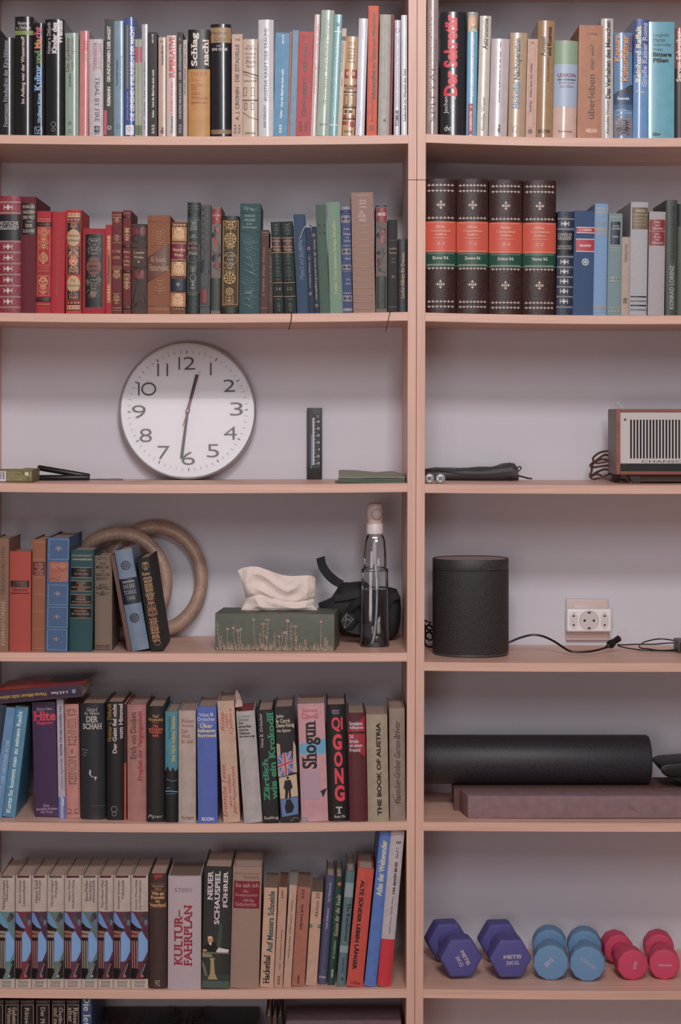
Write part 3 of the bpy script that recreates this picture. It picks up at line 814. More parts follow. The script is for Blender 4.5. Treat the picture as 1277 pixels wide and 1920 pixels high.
# ---- top right shelf
side_shelf('R', 1, [
 (800, 820.7, 801.6, -10, 'a08d89', 'J', 'tall greyish pink book touching the post', [T('SPITTAL', 812, 9, 120, 228, '6c5a56', 'u', 's'), T('STADT', 817, 6, 72, 115, '7a6864', 'u', 's'), T('SPITTAL · EINE ZEITGESCHICHTLICHE', 808, 6, 18, 226, 'c8bcb8', 'u', 's')]),
 (826, 873.5, 826.6, 22, '2b2e35', 'J', 'very wide glossy black book with red title', [T('Der Sekretär', 845, 26, 26.5, 180, 'd8323e', 'u', 'B'), T('Jochen', 837, 9.6, 181, 213, 'd8d2d2', 'u'), T('v. Lang', 850, 10, 181, 213, 'd8d2d2', 'u'), T('dva', 841.5, 16, 235, 245.5, 'd8d2d2', 'h')]),
 (874, 893, 877.2, 22.8, '6aa6c4', 'P', 'light blue paperback with portrait of blond woman', [('r', 24, 60, '9a8c80'), ('e', 886, 40, 8.4, 13.5, 'b89468'), ('p', [(878, 60), (879, 36), (883, 30), (883, 60)], 'c8a878'), ('p', [(889, 60), (890, 30), (894, 38), (895, 60)], 'b08c60'), ('e', 887, 42, 5.2, 8, 'd8a890'), ('p', [(881.5, 37), (884, 32), (891, 31), (893, 38), (889, 35)], 'c8a470'), ('e', 885, 40.5, .8, .6, '4a3830'), ('e', 889, 40.2, .8, .6, '4a3830'), ('l', [(884.4, 46), (887.2, 47.6), (890, 45.6)], 1.2, 'f0e4e0'), ('p', [(882, 60), (886, 53), (891, 53), (895.5, 60)], 'a8c0bc'), T('Die Walleczek-Methode für Ihr Kind', 886, 4.8, 72, 181, 'e0ecf2', 'u', 'b'), ('r', 194.5, 252.5, 'a0203c', 877.6, 886.8), T('LEUERREUTER', 882.7, 4, 208, 245, 'e8dcdc', 'u', 'b'), T('*', 883.4, 5, 199, 204, 'f0e4e4', 'h', 'B')]),
 (893.8, 915, 900.2, 30, 'c6bcb0', 'P', 'tall ivory paperback with bold title at its top', [T('Astronomie', 910, 10, 34.6, 92.6, '1e1c1a', 'u', 'b'), T('Aktuelles Wissen', 905.5, 6.6, 183, 246, '2a2826', 'u')]),
 (916.4, 950.6, 921.7, 73, 'bfb3b6', 'P', 'wide pale lilac paperback', [T('Kopelew: Aufbewahren für alle Zeit!  1460', 937.5, 4.2, 79, 192, '2c2628', 'u', 'b'), T('dtv', 935.5, 6, 233, 250, '201c1e', 'u', 'b')]),
 (952.5, 984.4, 957, 61.7, 'b69c7e', 'P', 'tan paperback with blue and black condensed title', [T('Hackethal', 968, 14, 152.7, 204.6, '6888a0', 'u', 'S'), T('Nachoperation', 971.5, 15, 72.3, 149.7, '241e1a', 'u', 'b'), ('l', [(962, 248), (962, 240), (967, 236), (971, 240), (966, 248), (971, 248)], .9, '4a3e34')]),
 (985.4, 1004.6, 989.7, 73.3, 'caa596', 'p', 'slim pinkish beige paperback with framed spine', [T('138', 997.5, 8, 78, 83, '3a2a26', 'h', 's'), ('r', 86.5, 87.3, '6e4c44'), ('F', 991.5, 1002, 91, 240, .4, '8a665c'), T('Ardrey   Adam kam aus Afrika', 996, 5.4, 119, 211, '3a2a26', 'u', 'S'), ('o', 'knot', 994, 246.5, 4.2, '5a3e38')]),
 (1005.2, 1036, 1009.8, 38.7, 'aa8862', 'J', 'shiny caramel hardback with bold black title', [T('Aussaat', 1018.5, 9, 69, 106, '201a16', 'u', 'b'), T('und Kosmos', 1030.4, 8, 51, 105, '201a16', 'u', 'b'), T('VON DÄNIKEN', 1027.6, 4.6, 108, 154, '3a2e24', 'u', 's'), T('ECON', 1020.5, 21, 243, 249.5, '201a16', 'h', 'b')]),
 (1036.9, 1081.4, 1040.7, 76.5, 'd2b5a8', 'J', 'short wide book striped green, blue and pink', [('r', 77, 120.7, '93ac90'), ('r', 120.7, 200, 'a5b8cd'), T('LEXIKON', 1063, 34, 138, 145, '8c3048', 'h', 'b'), T('der schönsten', 1063, 34, 147, 151.5, '38404e', 'h', 'b'), T('Sprichwörter', 1062.5, 30, 153.5, 158.5, '8c3048', 'h', 'i'), T('und Zitate', 1063, 26, 160, 164.5, '8c3048', 'h', 'i'), T('Bassermann', 1060.5, 26, 244, 248.5, '8c3048', 'h', 's')], {'b': .008}),
 (1082.4, 1126.8, 1086.2, 47.7, 'b57f60', 'p', 'wide terracotta paperback with lowercase title', [T('überleben', 1108.5, 12.5, 140, 223.4, '2c1a14', 'u'), T('aber wie?', 1110, 8, 84.5, 131.8, '3a241c', 'u'), T('SCHEIB', 1110, 20, 62, 66, '2c1a14', 'h'), T('MIRIAM', 1109, 20, 241.5, 249.5, 'd8bca8', 'h', 'b')]),
 (1127.6, 1150.4, 1127, 34.6, 'c2bab4', 'J', 'ivory book with long bold vertical title', [T('Das Verhalten des Menschen', 1139.8, 9.4, 39, 185, '1c1a18', 'u', 'b'), T('Aktuelles Wissen', 1139, 6.6, 189, 251.6, '2a2826', 'u')]),
 (1151.8, 1186.4, 1151.8, 61, '6a8fb4', 'J', 'blue book with orange title and mountain lake', [('p', [(1152, 176), (1160, 170), (1172, 166), (1183, 158), (1186.5, 160), (1186.5, 178), (1152, 186)], '47525f'), ('r', 176, 196, '3c5a7a'), ('r', 196, 206, '4f6f92'), T('Österreich', 1169, 23, 181, 187, 'dde2e8', 'h', 'S'), ('e', 1166, 207, 12, 3, '7f9cba'), ('e', 1178, 212, 9, 2, '86a2be'), ('e', 1163, 216, 9, 2.4, '7895b4'), ('r', 221, 254, '8a868e'), ('e', 1162, 230, 8, 5, 'a49aa0'), ('e', 1177, 236, 8, 6, '96848c'), ('e', 1166, 244, 9, 5, '7c727c'), ('z', 1169, 32, 224, 253, '3e424c', 8, 1.0), T('Knaurs', 1157, 9.5, 66, 117, 'dba06c', 'u', 'S'), T('Kulturführer', 1171.5, 12.5, 67, 154, 'dba06c', 'u', 'S'), T('Neu', 1182.5, 5, 67, 95, 'b04860', 'u', 'b')]),
 (1187, 1216, 1189.5, 35.8, '6f9ccb', 'J', 'medium blue book with two pale serif title columns', [('r', 36.2, 90, '465f94'), ('r', 90, 140, '5577ab'), T('Reinhard Raffalt', 1197, 10, 49, 156, 'd8d4b8', 'u', 'S'), T('Große Kaiser Roms', 1209, 10, 42.5, 163, 'b4bcdc', 'u', 'S'), T('Piper', 1202, 19, 169.5, 176, 'd8d4a0', 'h', 'I')]),
 (1216.3, 1264.4, 1216.9, 40.9, '67aabc', 'P', 'wide turquoise paperback with title at upper left', [T('Langbein', 1239.5, 30, 62.5, 70.5, '16202a', 'h', 's'), T('Martin', 1236, 23, 71.5, 78.7, '16202a', 'h', 's'), T('Sichrovsky', 1241.5, 34, 80.5, 88.5, '16202a', 'h', 's'), T('Weiss', 1233.5, 18.5, 89.5, 95.7, '16202a', 'h', 's'), T('Bittere', 1242, 35, 98, 106.5, '0e1218', 'h', 'B'), T('Pillen', 1239, 28.5, 109, 117.5, '0e1218', 'h', 'B'), T('k&w', 1231, 15, 248, 254.5, '16202a', 'h', 'S')], {'b': .001}),
 (1265.6, 1290, 1266, 52.3, '8a4c46', 'J', 'maroon and black book cut by right edge', [('r', 128, 258, '33231f'), T('Servan-Schreiber', 1273, 9, 58, 153, 'd8c0b8', 'u', 'b')]),
])
# ---- second left shelf
def silver_lines(ys, c_='b8a8a4', t=.8):
    o = []
    for y in ys:
        o += [('r', y - .9, y - .9 + t, c_), ('r', y + .9, y + .9 + t * .7, c_)]
    return o
side_shelf('L', 2, [
 (-8, 38.3, -8, 367.3, '8f1c32', 'l', 'crimson book with silver bands and black title panel', [('r', 402, 450.5, '15171c')] + silver_lines([378.6, 399, 452.5, 473, 494, 514.5, 535.5, 556.5, 576]) + [('o', 'scroll', 15.3, y, 8.5, 'c8b4ae', 1.1) for y in (388.7, 462.6, 483.5, 504, 525, 545, 565.5)] + [T('DEUTSCHE', 15.3, 39, 415.3, 421.5, 'c8c0bc', 'h', 's'), T('BALLADEN', 15.3, 39, 422.7, 429, 'c8c0bc', 'h', 's'), ('r', 429.8, 430.5, 'c8c0bc', -3, 32)]),
 (38.8, 67.2, 38.8, 368.7, '6c1a2e', 'h', 'wine red book with black panel of cream capitals', [('r', 380.5, 440.3, '121212', 41.5, 66.5)] + [T(s, 54.2, w_, y - 3, y + 3, 'c9b49c', 'h', 's') for s, w_, y in (('KNAURS', 22.5, 387.5), ('GALERIEN', 22.5, 397.5), ('DER WELT', 22, 407.5), ('DER', 12, 423), ('LOUVRE', 22, 433))] + [('r', 415, 415.8, 'c9b49c', 50, 60)], {'dp': .19}),
 (67.4, 94.8, 69, 395.8, 'ab202f', 'h', 'scarlet book with gold panels and two black bands', [('g', 411, 3, 'b8854c'), ('g', 415, 2, 'b8854c', -1), ('r', 417, 425, '2c1216'), ('g', 421, 3, '7c4a36'), ('F', 71, 93.5, 426, 498, .7, 'c08a58'), ('z', 82, 20, 428, 470, 'd09a62', 3, .9, 1.4), ('o', 'ring', 81.5, 484, 8, 'd09a62', 1.2), ('z', 81.5, 13, 473, 496, 'd09a62', 4, .9, 1.4), ('l', [(74, 502.5), (90, 502.5)], .7, 'c08a58'), T('GEDICHTE', 81.5, 21, 506, 510.5, 'b07a50', 'h', 's'), ('F', 70, 92.5, 517, 555, .7, 'c08a58'), ('o', 'ring', 81, 529, 8, 'd09a62', 1.2), ('z', 81, 19, 518, 554, 'd09a62', 7, .9, 1.5), ('r', 558, 565, '2c1216'), ('g', 561.5, 3, '7c4a36'), ('g', 571, 3, 'b8854c')]),
 (95.2, 120.2, 97.8, 397, 'b01e30', 'h', 'plain bright red book with dim gothic title', [T('Julius Bahr: Die deutsche Revolutionszeit', 107.6, 6.2, 431.5, 555, '8e5a44', 'd', 'k')]),
 (123.4, 152.2, 123.2, 392.8, 'bc4038', 'h', 'red book richly stamped in black and gold ovals', [('F', 125, 151.5, 396, 583, .8, '3c1418'), ('r', 399.5, 407, 'c0a070', 126, 150), ('g', 403, 4, 'a04a34'), ('r', 409, 415, '551820', 126, 150), ('g', 412, 4, 'c89070'), ('r', 417, 434, '2c1a1c', 126.5, 150), ('z', 138, 22, 417, 434, 'b07a58', 12, .9, 1.3), ('e', 138, 446, 12.5, 16.5, 'b89c70'), T('Hermann', 138, 21, 439, 444, '4a3424', 'h', 'k'), T('Sudermann', 138, 23, 447.5, 453, '4a3424', 'h', 'k'), ('r', 462, 514, '3a1c1e', 127, 150), ('z', 138, 22, 463, 513, 'cf9a70', 13, 1.0, 1.5), ('e', 137.6, 489.5, 8.5, 8.5, 'bc4038'), ('o', 'ring', 137.6, 489.5, 7, 'd8b48c', 1.4), ('o', 'rose', 137.6, 489.5, 3.4, 'd8b48c'), ('e', 138, 533, 12.5, 16.5, 'b89c70'), T('Der', 137.6, 8, 523, 528, '4a3424', 'h', 'k'), T('Katzensteg', 138, 23.5, 532.5, 539, '4a3424', 'h', 'k'), ('r', 545, 562, '2c1a1c', 127, 150), ('z', 138, 22, 545, 562, 'b07a58', 15, .9, 1.3), ('r', 564.5, 571, '551820', 126, 150), ('g', 568, 4, 'c89070'), ('r', 572.5, 580, 'c0a070', 126, 150), ('g', 576.5, 4, 'a04a34')]),
 (153.6, 197, 154.4, 428.4, 'a51a2c', 'h', 'squat red book with dark floral panel', [('r', 438.5, 577.5, '1c1818', 159, 193), ('F', 159, 193, 438.5, 577.5, .6, '8a6048'), ('z', 177, 26, 446, 486, '8a8478', 21, .8, 1.1), ('e', 176, 500, 14, 16, '7e4a40'), ('e', 176, 487, 9, 5, '7e4a40'), T('BLÜTEN', 176, 19, 488, 492.5, '2a1a18', 'h', 's'), T('MEERE', 176, 18, 497, 502, '2a1a18', 'h', 'S'), T('LEBENS', 176, 20, 505, 510, '2a1a18', 'h', 'S'), ('e', 175, 552, 6, 6, '8c5a48'), ('z', 176, 26, 516, 562, '7f7a6c', 22, .8, 1.1), ('e', 165, 528, 4, 5, '54504a'), ('e', 186, 524, 5, 4, '5c564e')]),
 (198, 209.2, 198, 421.3, 'ab2431', 'h', 'narrow red book with long gold spine panel', [('r', 441, 568, 'a8683e', 200, 207.5), ('z', 203.7, 7, 442, 470, 'd8a870', 31, .7, 1.4), T('Drei Frauennamen', 203.8, 5, 478, 530, '5a2420', 'u', 'k'), ('z', 203.7, 7, 535, 567, 'd8a870', 32, .7, 1.4)]),
 (209.8, 228.6, 210.2, 396.4, '743034', 'h', 'brick brown book stamped with gold pendants', [('g', 403, 3, 'a98058'), ('g', 408, 3, 'b08a60'), ('z', 219.5, 15, 409, 420, 'b08a60', 41, .7, 1.6), ('z', 219.5, 15, 440, 455, 'b08a60', 42, .7, 1.6)] + silver_lines([455, 500, 503.5], 'b08a60', .6) + [T('R. Felix', 219, 15, 468.5, 474, 'b8946a', 'h', 'k'), T('NORMA.', 218.8, 14, 480.5, 486, 'b8946a', 'h', 's'), ('z', 219, 16, 506, 524, 'c49c70', 43, .8, 1.6), ('z', 218.6, 16, 550, 572, 'b08a60', 44, .7, 1.6), ('g', 578, 3, 'b08a60'), ('r', 582, 583, 'b08a60')]),
 (230.4, 245.6, 230.4, 394.2, '76302f', 'h', 'narrow rust book with gold stars and title', [('r', 404.5, 409, '3c1c1e'), ('g', 400, 2.4, 'a98058'), ('z', 238, 12, 427, 452, 'c49c70', 51, .8, 1.5), ('r', 459, 464, '3c1c1e'), T('Muthes', 237.8, 12, 470, 475, 'b8946a', 'h', 'k'), T('Aus', 237.8, 8, 480, 484, 'b8946a', 'h', 'k'), T('Bolkes', 237.8, 12, 487, 492, 'b8946a', 'h', 'k'), T('Mund.', 237.8, 11, 494, 499, 'b8946a', 'h', 'k'), ('r', 506, 511, '3c1c1e'), ('z', 237.8, 13, 513, 543, 'c49c70', 52, .8, 1.5), ('r', 573, 579, '3c1c1e'), ('g', 576, 3, 'b08a60')]),
 (246.9, 275.4, 246.2, 419.7, '56443f', 'h', 'mauve brown book with red art nouveau tulips', [('e', 253, 434, 6.5, 9, '742c34'), ('e', 268, 434, 6.5, 9, '742c34')] + [('o', 'ring', 255 + 11 * (i % 2), 446 + 3 * (i // 2), 6.5, '241a1c', 1.1) for i in range(4)] + [('r', 424, 425, '241a1c'), ('r', 463.5, 464.6, '241a1c'), T('Lenaus', 260.5, 20, 470.5, 476, 'b8a080', 'h', 'k'), T('Werke', 260, 18, 479.5, 485, 'b8a080', 'h', 'k'), ('o', 'rose', 260, 491, 2.4, 'b8a080'), ('r', 500, 501, '241a1c'), ('e', 253.5, 515, 6, 9, '7c2a34'), ('e', 267.5, 515, 6, 9, '7c2a34'), ('e', 260.5, 520, 4, 6, '7c2a34'), ('l', [(257, 522), (254, 540), (249, 566), (256, 575), (261, 562), (272, 578)], 1.1, '241a1c'), ('l', [(264, 522), (267, 540), (273, 566), (266, 575), (261, 562), (250, 578)], 1.1, '241a1c'), ('l', [(260.5, 522), (260.5, 562)], .9, '241a1c'), ('o', 'ring', 260.5, 513, 11.5, '241a1c', 1.1)]),
 (276.3, 319, 276.3, 403.7, '915c3e', 'h', 'wide tan book with diagonal title band', [('r', 415.3, 416.1, '50301f'), ('r', 573.8, 574.8, '4a2c20'), ('r', 575.6, 576.2, 'b08458'), ('g', 580, 3, 'a87c54'), ('p', [(276.5, 483), (320.5, 457.5), (320, 503), (276.5, 529)], '6e4434'), ('l', [(276.5, 483), (320.5, 457.5)], .8, '331c16'), ('l', [(276.5, 529), (320, 503)], .8, '331c16'), ('l', [(284, 492), (291, 488), (298, 485), (304, 481), (311, 477)], 4.2, '6e4434'), T('Alb. Roderich:', 297, 30, 481, 492, 'a98a68', 'h', 'k'), T('Humoresken', 298, 37, 495, 508, 'a98a68', 'h', 'k'), ('z', 298, 26, 433, 466, 'a6764c', 61, .8, 1.2), ('z', 300, 24, 525, 553, 'a6764c', 62, .8, 1.2)], {'b': .003}),
 (319.6, 347.6, 322.4, 416.4, '7a5038', 'h', 'brown book with crimson and blue title labels', [('g', 422, 4, 'c8a880'), ('r', 426, 452, 'b08058'), ('z', 335.5, 24, 427, 451, 'e0c090', 71, 1.3, 1.2), ('r', 457, 487, '7c1434'), T('Gaudys', 335.5, 24, 465.5, 473, 'd8b484', 'h', 'k'), T('Werke.', 335.5, 18, 475.5, 481, 'd8b484', 'h', 'k'), ('r', 456, 457, 'd0ac80'), ('r', 487, 488, 'd0ac80'), ('r', 491, 518, 'b08058'), ('z', 335, 24, 492, 517, 'e0c090', 71, 1.3, 1.2), ('r', 523, 545.5, '1e2c48'), ('o', 'cross', 334, 533.5, 4, 'c0b49c'), ('r', 550, 576, 'b08058'), ('z', 334, 24, 551, 575, 'e0c090', 71, 1.3, 1.2), ('g', 580, 4, 'a88460')]),
 (349.4, 373.2, 351.6, 379.6, '233230', 'l', 'tall black green book with framed gold title', [('r', 386, 387, '5c665c'), ('r', 391, 391.8, '5c665c'), ('r', 408, 409, '5c665c'), ('F', 352.5, 374.5, 411.5, 549, .8, '7c8474'), ('z', 363, 14, 414, 434, '8c9282', 81, .8, 1.5), ('o', 'ring', 362.8, 465, 11, '7c8474', .8), ('z', 363, 14, 440, 448, '8c9282', 82, .7, 1.5), T('Das Buch', 362.8, 17, 453.5, 459, '9c6a5c', 'h', 'k'), T('berühmter', 362.6, 19, 462.5, 468, '9c6a5c', 'h', 'k'), T('Frauen', 362.4, 16, 472, 478, '9aa090', 'h', 'k'), ('o', 'ring', 362.2, 482, 11, '7c8474', .8), ('z', 362, 14, 499, 514, '8c9282', 83, .8, 1.5), ('o', 'ring', 361.8, 521, 5.5, '8c9282', 1), ('z', 361.8, 14, 528, 545, '8c9282', 84, .8, 1.5), T('Stuttgart', 361, 17, 551, 554.5, '7c8474', 'h', 'k')]),
 (374.4, 393.4, 376.6, 384.6, '5c5f60', 'h', 'grey book with dark flower and red square', [('F', 376.8, 392.5, 390, 456, .5, '34363a')] + [('r', 392 + 11 * i, 395 + 11 * i, '3e4044', 379, 390) for i in range(6)] + [('F', 376, 392, 458, 538, .5, '34363a'), ('e', 384, 494, 7, 9, '35323a'), ('e', 379, 505, 4, 7, '3e3a42'), ('e', 389, 508, 4, 7, '3e3a42'), ('l', [(377, 462), (386, 472), (380, 482), (391, 464)], 1.1, '2c2c30'), ('r', 543, 568, '8c2c38', 376.8, 386.5), ('F', 375.6, 389, 541, 570, .5, '34363a'), ('r', 575, 576, '34363a')]),
 (395, 413, 397, 386.8, '7d746e', 'h', 'grey book with red number label and red lily buds', [('r', 391.5, 420, '8c3436', 397.6, 415), T('Conscience', 406, 15, 401, 405.5, 'c8b4a0', 'h', 'i'), T('2', 406, 3, 408, 412.5, 'c8b4a0', 'h'), ('e', 407, 433, 6, 3, '2c2c2e'), ('e', 409, 431, 4, 4.5, 'a04038'), ('e', 404, 452, 3.5, 8, 'a04038'), ('l', [(402, 424), (405, 450), (412, 462), (406, 500)], 1.1, '2c2c2e'), ('e', 400, 441, 3, 5, '3a3a3c'), ('e', 409, 478, 5, 4, '34343a'), ('e', 401, 484, 4, 7, '3c3a40'), ('e', 408, 497, 6, 6, '7c3438'), ('l', [(398, 470), (410, 484), (399, 500), (412, 508)], 1.1, '2c2c2e'), ('r', 521.5, 582, '3c463f'), T('Germanischer', 405, 4, 530, 575, '23281f', 'u', 'B')]),
 (414.8, 446.4, 416.6, 404.8, '58492f', 'h', 'bronze book covered in gold knotwork medallions', [('r', 405, 412, '262420'), ('F', 418, 447, 414, 572, 1.2, 'a8875a'), ('z', 432.5, 22, 416, 436, 'b3925f', 91, 1.2, 1.1), ('o', 'knot', 432, 448, 10.5, 'b3925f'), ('z', 432, 24, 458, 468, 'b3925f', 92, 1.1, 1.4), ('e', 431.5, 486, 11.5, 18, '2c2820'), ('o', 'ring', 431.5, 486, 12.5, 'b3925f', 1.0), T('Von Hohe', 431.5, 18, 477, 482, 'b3925f', 'h', 'k'), T('Adels', 431.2, 14, 484, 489, 'b3925f', 'h', 'k'), T('Töchter.', 431, 17, 491, 496.5, 'b3925f', 'h', 'k'), ('z', 431, 24, 502, 512, 'b3925f', 93, 1.1, 1.4), ('o', 'knot', 430.8, 522, 10.5, 'b3925f'), ('o', 'knot', 430.4, 547, 7, 'b3925f'), ('z', 430.2, 20, 556, 571, 'b3925f', 94, 1.1, 1.2), ('r', 576, 588, '262420')]),
 (447.8, 486.6, 450.4, 381.8, '3c5c60', 'h', 'wide teal book with mosaic pattern and pale title', [('r', 399.2, 400, '22383c'), ('r', 434.3, 435.2, '22383c'), T('ANGUS', 468, 20, 403, 407, '9aaaa4', 'h', 's'), T('WILSON', 468, 21, 410.5, 415, '9aaaa4', 'h', 's'), T('Späte', 467.5, 11, 418, 422.5, '9aaaa4', 'h', 'i'), T('Entdeckungen', 467.5, 28, 424.5, 429, '9aaaa4', 'h', 'i'), T('Insel', 466.5, 13, 545, 551, '9aaaa4', 'h', 'i')] + [('l', [(452 + ((i * 37) % 30), 437 + i * 3.0 + (9 if 540 < 437 + i * 3.0 < 556 else 0)), (457 + ((i * 37) % 30), 442 + i * 3.0), (454 + ((i * 53) % 26), 446 + i * 3.0)], .8, '6c8a8a') for i in range(46)] + [('l', [(453 + ((i * 31) % 30), 386 + (i * 2.1) % 10), (458 + ((i * 31) % 28), 391 + (i * 3.7) % 7)], .8, '6c8a8a') for i in range(12)]),
 (487.4, 502.4, 489.6, 431, '604640', 'h', 'narrow brown book with vertical gold script', [('r', 436, 437, '93745e'), ('r', 441, 441.6, '93745e'), ('r', 577, 578, '93745e'), T('J. Zapfel  Junge  Frieden', 494.5, 4.6, 462, 555, '9c7c62', 'u', 'k')]),
 (503.2, 512, 501.6, 465, '55453f', 'h', 'slim short brown book beside dark green volumes', [('g', 470, 2, '84695a'), T('Alte Lieder', 507, 3.6, 480, 570, '6a5648', 'u', 'k')]),
 (513.6, 532.4, 507.5, 416.2, '26332f', 'h', 'dark green red-labelled volume, left of its twin', [('z', 517, 16, 420, 444, '3c4e48', 101, .9), ('r', 446, 447, 'b09478'), ('r', 473.5, 474.5, 'b09478'), ('r', 447, 473.5, '3e2226'), T('Hoffmann', 518, 15, 450, 454, 'a88c70', 'h', 'k'), T('von', 518.3, 6, 456, 459, 'a88c70', 'h', 'k'), T('Fallersleben', 518.6, 16, 460.5, 464.5, 'a88c70', 'h', 'k'), T('Werke', 519, 14, 466, 471, 'a88c70', 'h', 'k'), ('z', 520, 16, 477, 528, '3c4e48', 102, .9), ('r', 530, 531, 'b09478'), ('r', 556, 557, 'b09478'), T('3. 4.', 522.5, 9, 539, 545, 'b09478', 'h', 'k'), ('z', 523, 16, 560, 584, '3c4e48', 103, .9)]),
 (534, 556, 526.6, 415.7, '26332f', 'h', 'dark green red-labelled volume, against slate blue book', [('z', 538, 18, 420, 444, '3c4e48', 101, .9), ('r', 446, 447, 'b09478'), ('r', 473.5, 474.5, 'b09478'), ('r', 447, 473.5, '3e2226'), T('Hoffmann', 539, 16, 450, 454, 'a88c70', 'h', 'k'), T('von', 539.3, 6, 456, 459, 'a88c70', 'h', 'k'), T('Fallersleben', 539.6, 17, 460.5, 464.5, 'a88c70', 'h', 'k'), T('Werke', 540, 15, 466, 471, 'a88c70', 'h', 'k'), ('z', 541, 18, 477, 528, '3c4e48', 102, .9), ('r', 530, 531, 'b09478'), ('r', 556, 557, 'b09478'), T('1. 2.', 543.5, 9, 539, 545, 'b09478', 'h', 'k'), ('z', 544, 18, 560, 584, '3c4e48', 103, .9)]),
 (557.4, 579, 550.2, 402, '3c5470', 'h', 'slate blue book with slanting ghostly script', [T('Klinge', 563, 8, 444, 470, '6c8098', 'u', 'i'), T('Mensch und Bücher', 565, 9, 460, 525, '5c708a', 'u', 'i')]),
 (579.6, 589.6, 573.2, 426.8, '2c4058', 'h', 'narrow navy book with white ribbon and gold dots', [('o', 'ring', 578.6, 466, 2.2, 'b08c60', 1.2), T('Cl. Viebig Prümer', 580.5, 4, 480, 540, 'a88c68', 'd', 'k'), ('o', 'ring', 582, 551, 2.2, 'b08c60', 1.2)]),
 (590.2, 599.6, 584, 425, '2a3c54', 'h', 'narrow navy book with long gold gothic line', [('o', 'ring', 588, 441, 2.2, 'b08c60', 1.2), T('Storm „Es waren zwei Königskinder“', 591.5, 5, 449, 565, 'b09470', 'd', 'k'), ('o', 'ring', 593.5, 573, 2.2, 'b08c60', 1.2)]),
 (600.2, 618.6, 591.7, 384, '526a5e', 'h', 'dull green book with small black heading', [T('Beatrix', 603.5, 14, 420, 423.5, '1c2a22', 'h', 'S'), T('Sagen', 603.8, 10, 425.5, 428.5, '1c2a22', 'h', 'S'), T('von', 604, 6, 430.5, 433, '1c2a22', 'h', 'S'), T('Tantalos', 604.5, 13, 435.5, 439, '1c2a22', 'h', 'S')]),
 (619, 643, 612.8, 378.9, '7b9985', 'h', 'mint green book with golden vertical title', [T('Twain: Tom Sawyers lustige Streiche', 628.5, 7.6, 415, 553, 'bba478', 'u', 'k')]),
 (643, 661, 638.8, 387, '46567e', 'h', 'blue and grey banded book with silver ornaments', [('r', 387.5, 393, '8a8290'), ('r', 396, 398, '2c3450'), ('r', 404, 418, '7c7888'), ('g', 411, 6, '2a2c40'), T('Goethes', 650.5, 13, 427, 431.5, 'a8a4b0', 'h', 'k'), T('Hermann', 650.8, 14, 436, 441, 'a8a4b0', 'h', 'k'), T('und', 651, 6, 444, 447, 'a8a4b0', 'h', 'k'), T('Dorothea', 651.3, 13, 449, 454, 'a8a4b0', 'h', 'k'), ('r', 460, 462, '8a8290'), ('r', 466, 478, '7c7888'), ('g', 472, 6, '2a2c40'), T('Leben I.', 652.5, 12, 482, 487, 'a8a4b0', 'h', 'k'), ('r', 496, 507, '7c7888'), ('g', 501.5, 6, '2a2c40'), ('r', 509, 510, '8a8290'), T('Das', 653, 7, 522, 526, 'a8a4b0', 'h', 'k'), T('Buch', 653.5, 9, 530, 534, 'a8a4b0', 'h', 'k'), ('g', 550, 3, 'a8a4b0'), ('r', 554, 566, '7c7888'), ('g', 560, 6, '2a2c40'), ('r', 578, 584, '8a8290')]),
 (662.4, 703.8, 658.2, 361, '9d8075', 'h', 'tall wide linen book with golden rungs', [('r', 365.4, 367, 'a47c50', 661, 699)] + [('r', 422.6 + 12.98 * i, 424.4 + 12.98 * i, 'a2764a', 661.5, 700.5) for i in range(13)] + [T('Ernst', 680.5, 12, 374.5, 378.5, 'd0b8a8', 'h', 's'), T('Jünger', 680.5, 15, 379.5, 384.5, 'd0b8a8', 'h', 'i'), T('ROMAN', 680.7, 12, 387, 391, 'd0b8a8', 'h', 's'), T('EL', 679, 8, 395.5, 401, 'd0b8a8', 'h', 's'), T('DOR·', 679.5, 15, 402.5, 408.5, 'd0b8a8', 'h', 's'), T('ADO', 680, 13, 410, 416.5, 'd0b8a8', 'h', 's')], {'b': .002}),
 (705, 725.8, 704.6, 383.6, '776f6a', 'h', 'grey book with red title label and red flower', [('r', 385, 387.5, '35353a'), ('r', 390, 416.5, '8c3034', 706, 724.5), T('AM SEE', 715, 16, 398.5, 404.5, 'd0bcac', 'h', 'S'), ('l', [(707, 424), (718, 430), (712, 448), (722, 456)], 1.1, '2b2b2d'), ('e', 717, 431, 6, 3, '3a3a3a'), ('e', 719, 434, 4.5, 3, '9c4440'), ('e', 717, 449, 4, 8, '9a4642'), ('e', 709, 441, 3.6, 5, '3c3c3e'), ('e', 711, 474, 5, 4, '34343a'), ('e', 717, 470, 3, 6, '3a3a40'), ('e', 712, 490, 5, 7, '5c3438'), ('l', [(722, 474), (708, 500), (722, 512)], 1.1, '2b2b2d'), ('o', 'rose', 712, 506, 4, '2c2c30'), ('r', 518, 578, '37443a', 706, 724.5), T('Germanien', 715, 8, 528, 572, '20281f', 'u', 'B')]),
 (727.4, 745.4, 727, 411.7, '3b3837', 'h', 'dark grey cloth book with faded gold name', [('r', 450.5, 451, '6c6560'), T('Lenaubrief', 736.3, 16, 463.5, 468, 'a08468', 'h', 'k'), T('Theorien', 736.3, 15, 471.5, 476, 'a08468', 'h', 'k'), ('r', 485, 486, '7c7068', 733, 741), ('r', 491, 492, '7c7068', 733, 741), T('21', 737, 6, 516.5, 521, 'a8a098', 'h', 's'), ('r', 575, 576, '7c7068')]),
 (746.4, 763.4, 746.2, 448.2, '2a2e36', 'l', 'short blue-black album touching the post', [T('Lieder-Album für Damen.', 755, 7, 473, 560, 'b0906c', 'u', 'k')], {'rough': .4}),
])
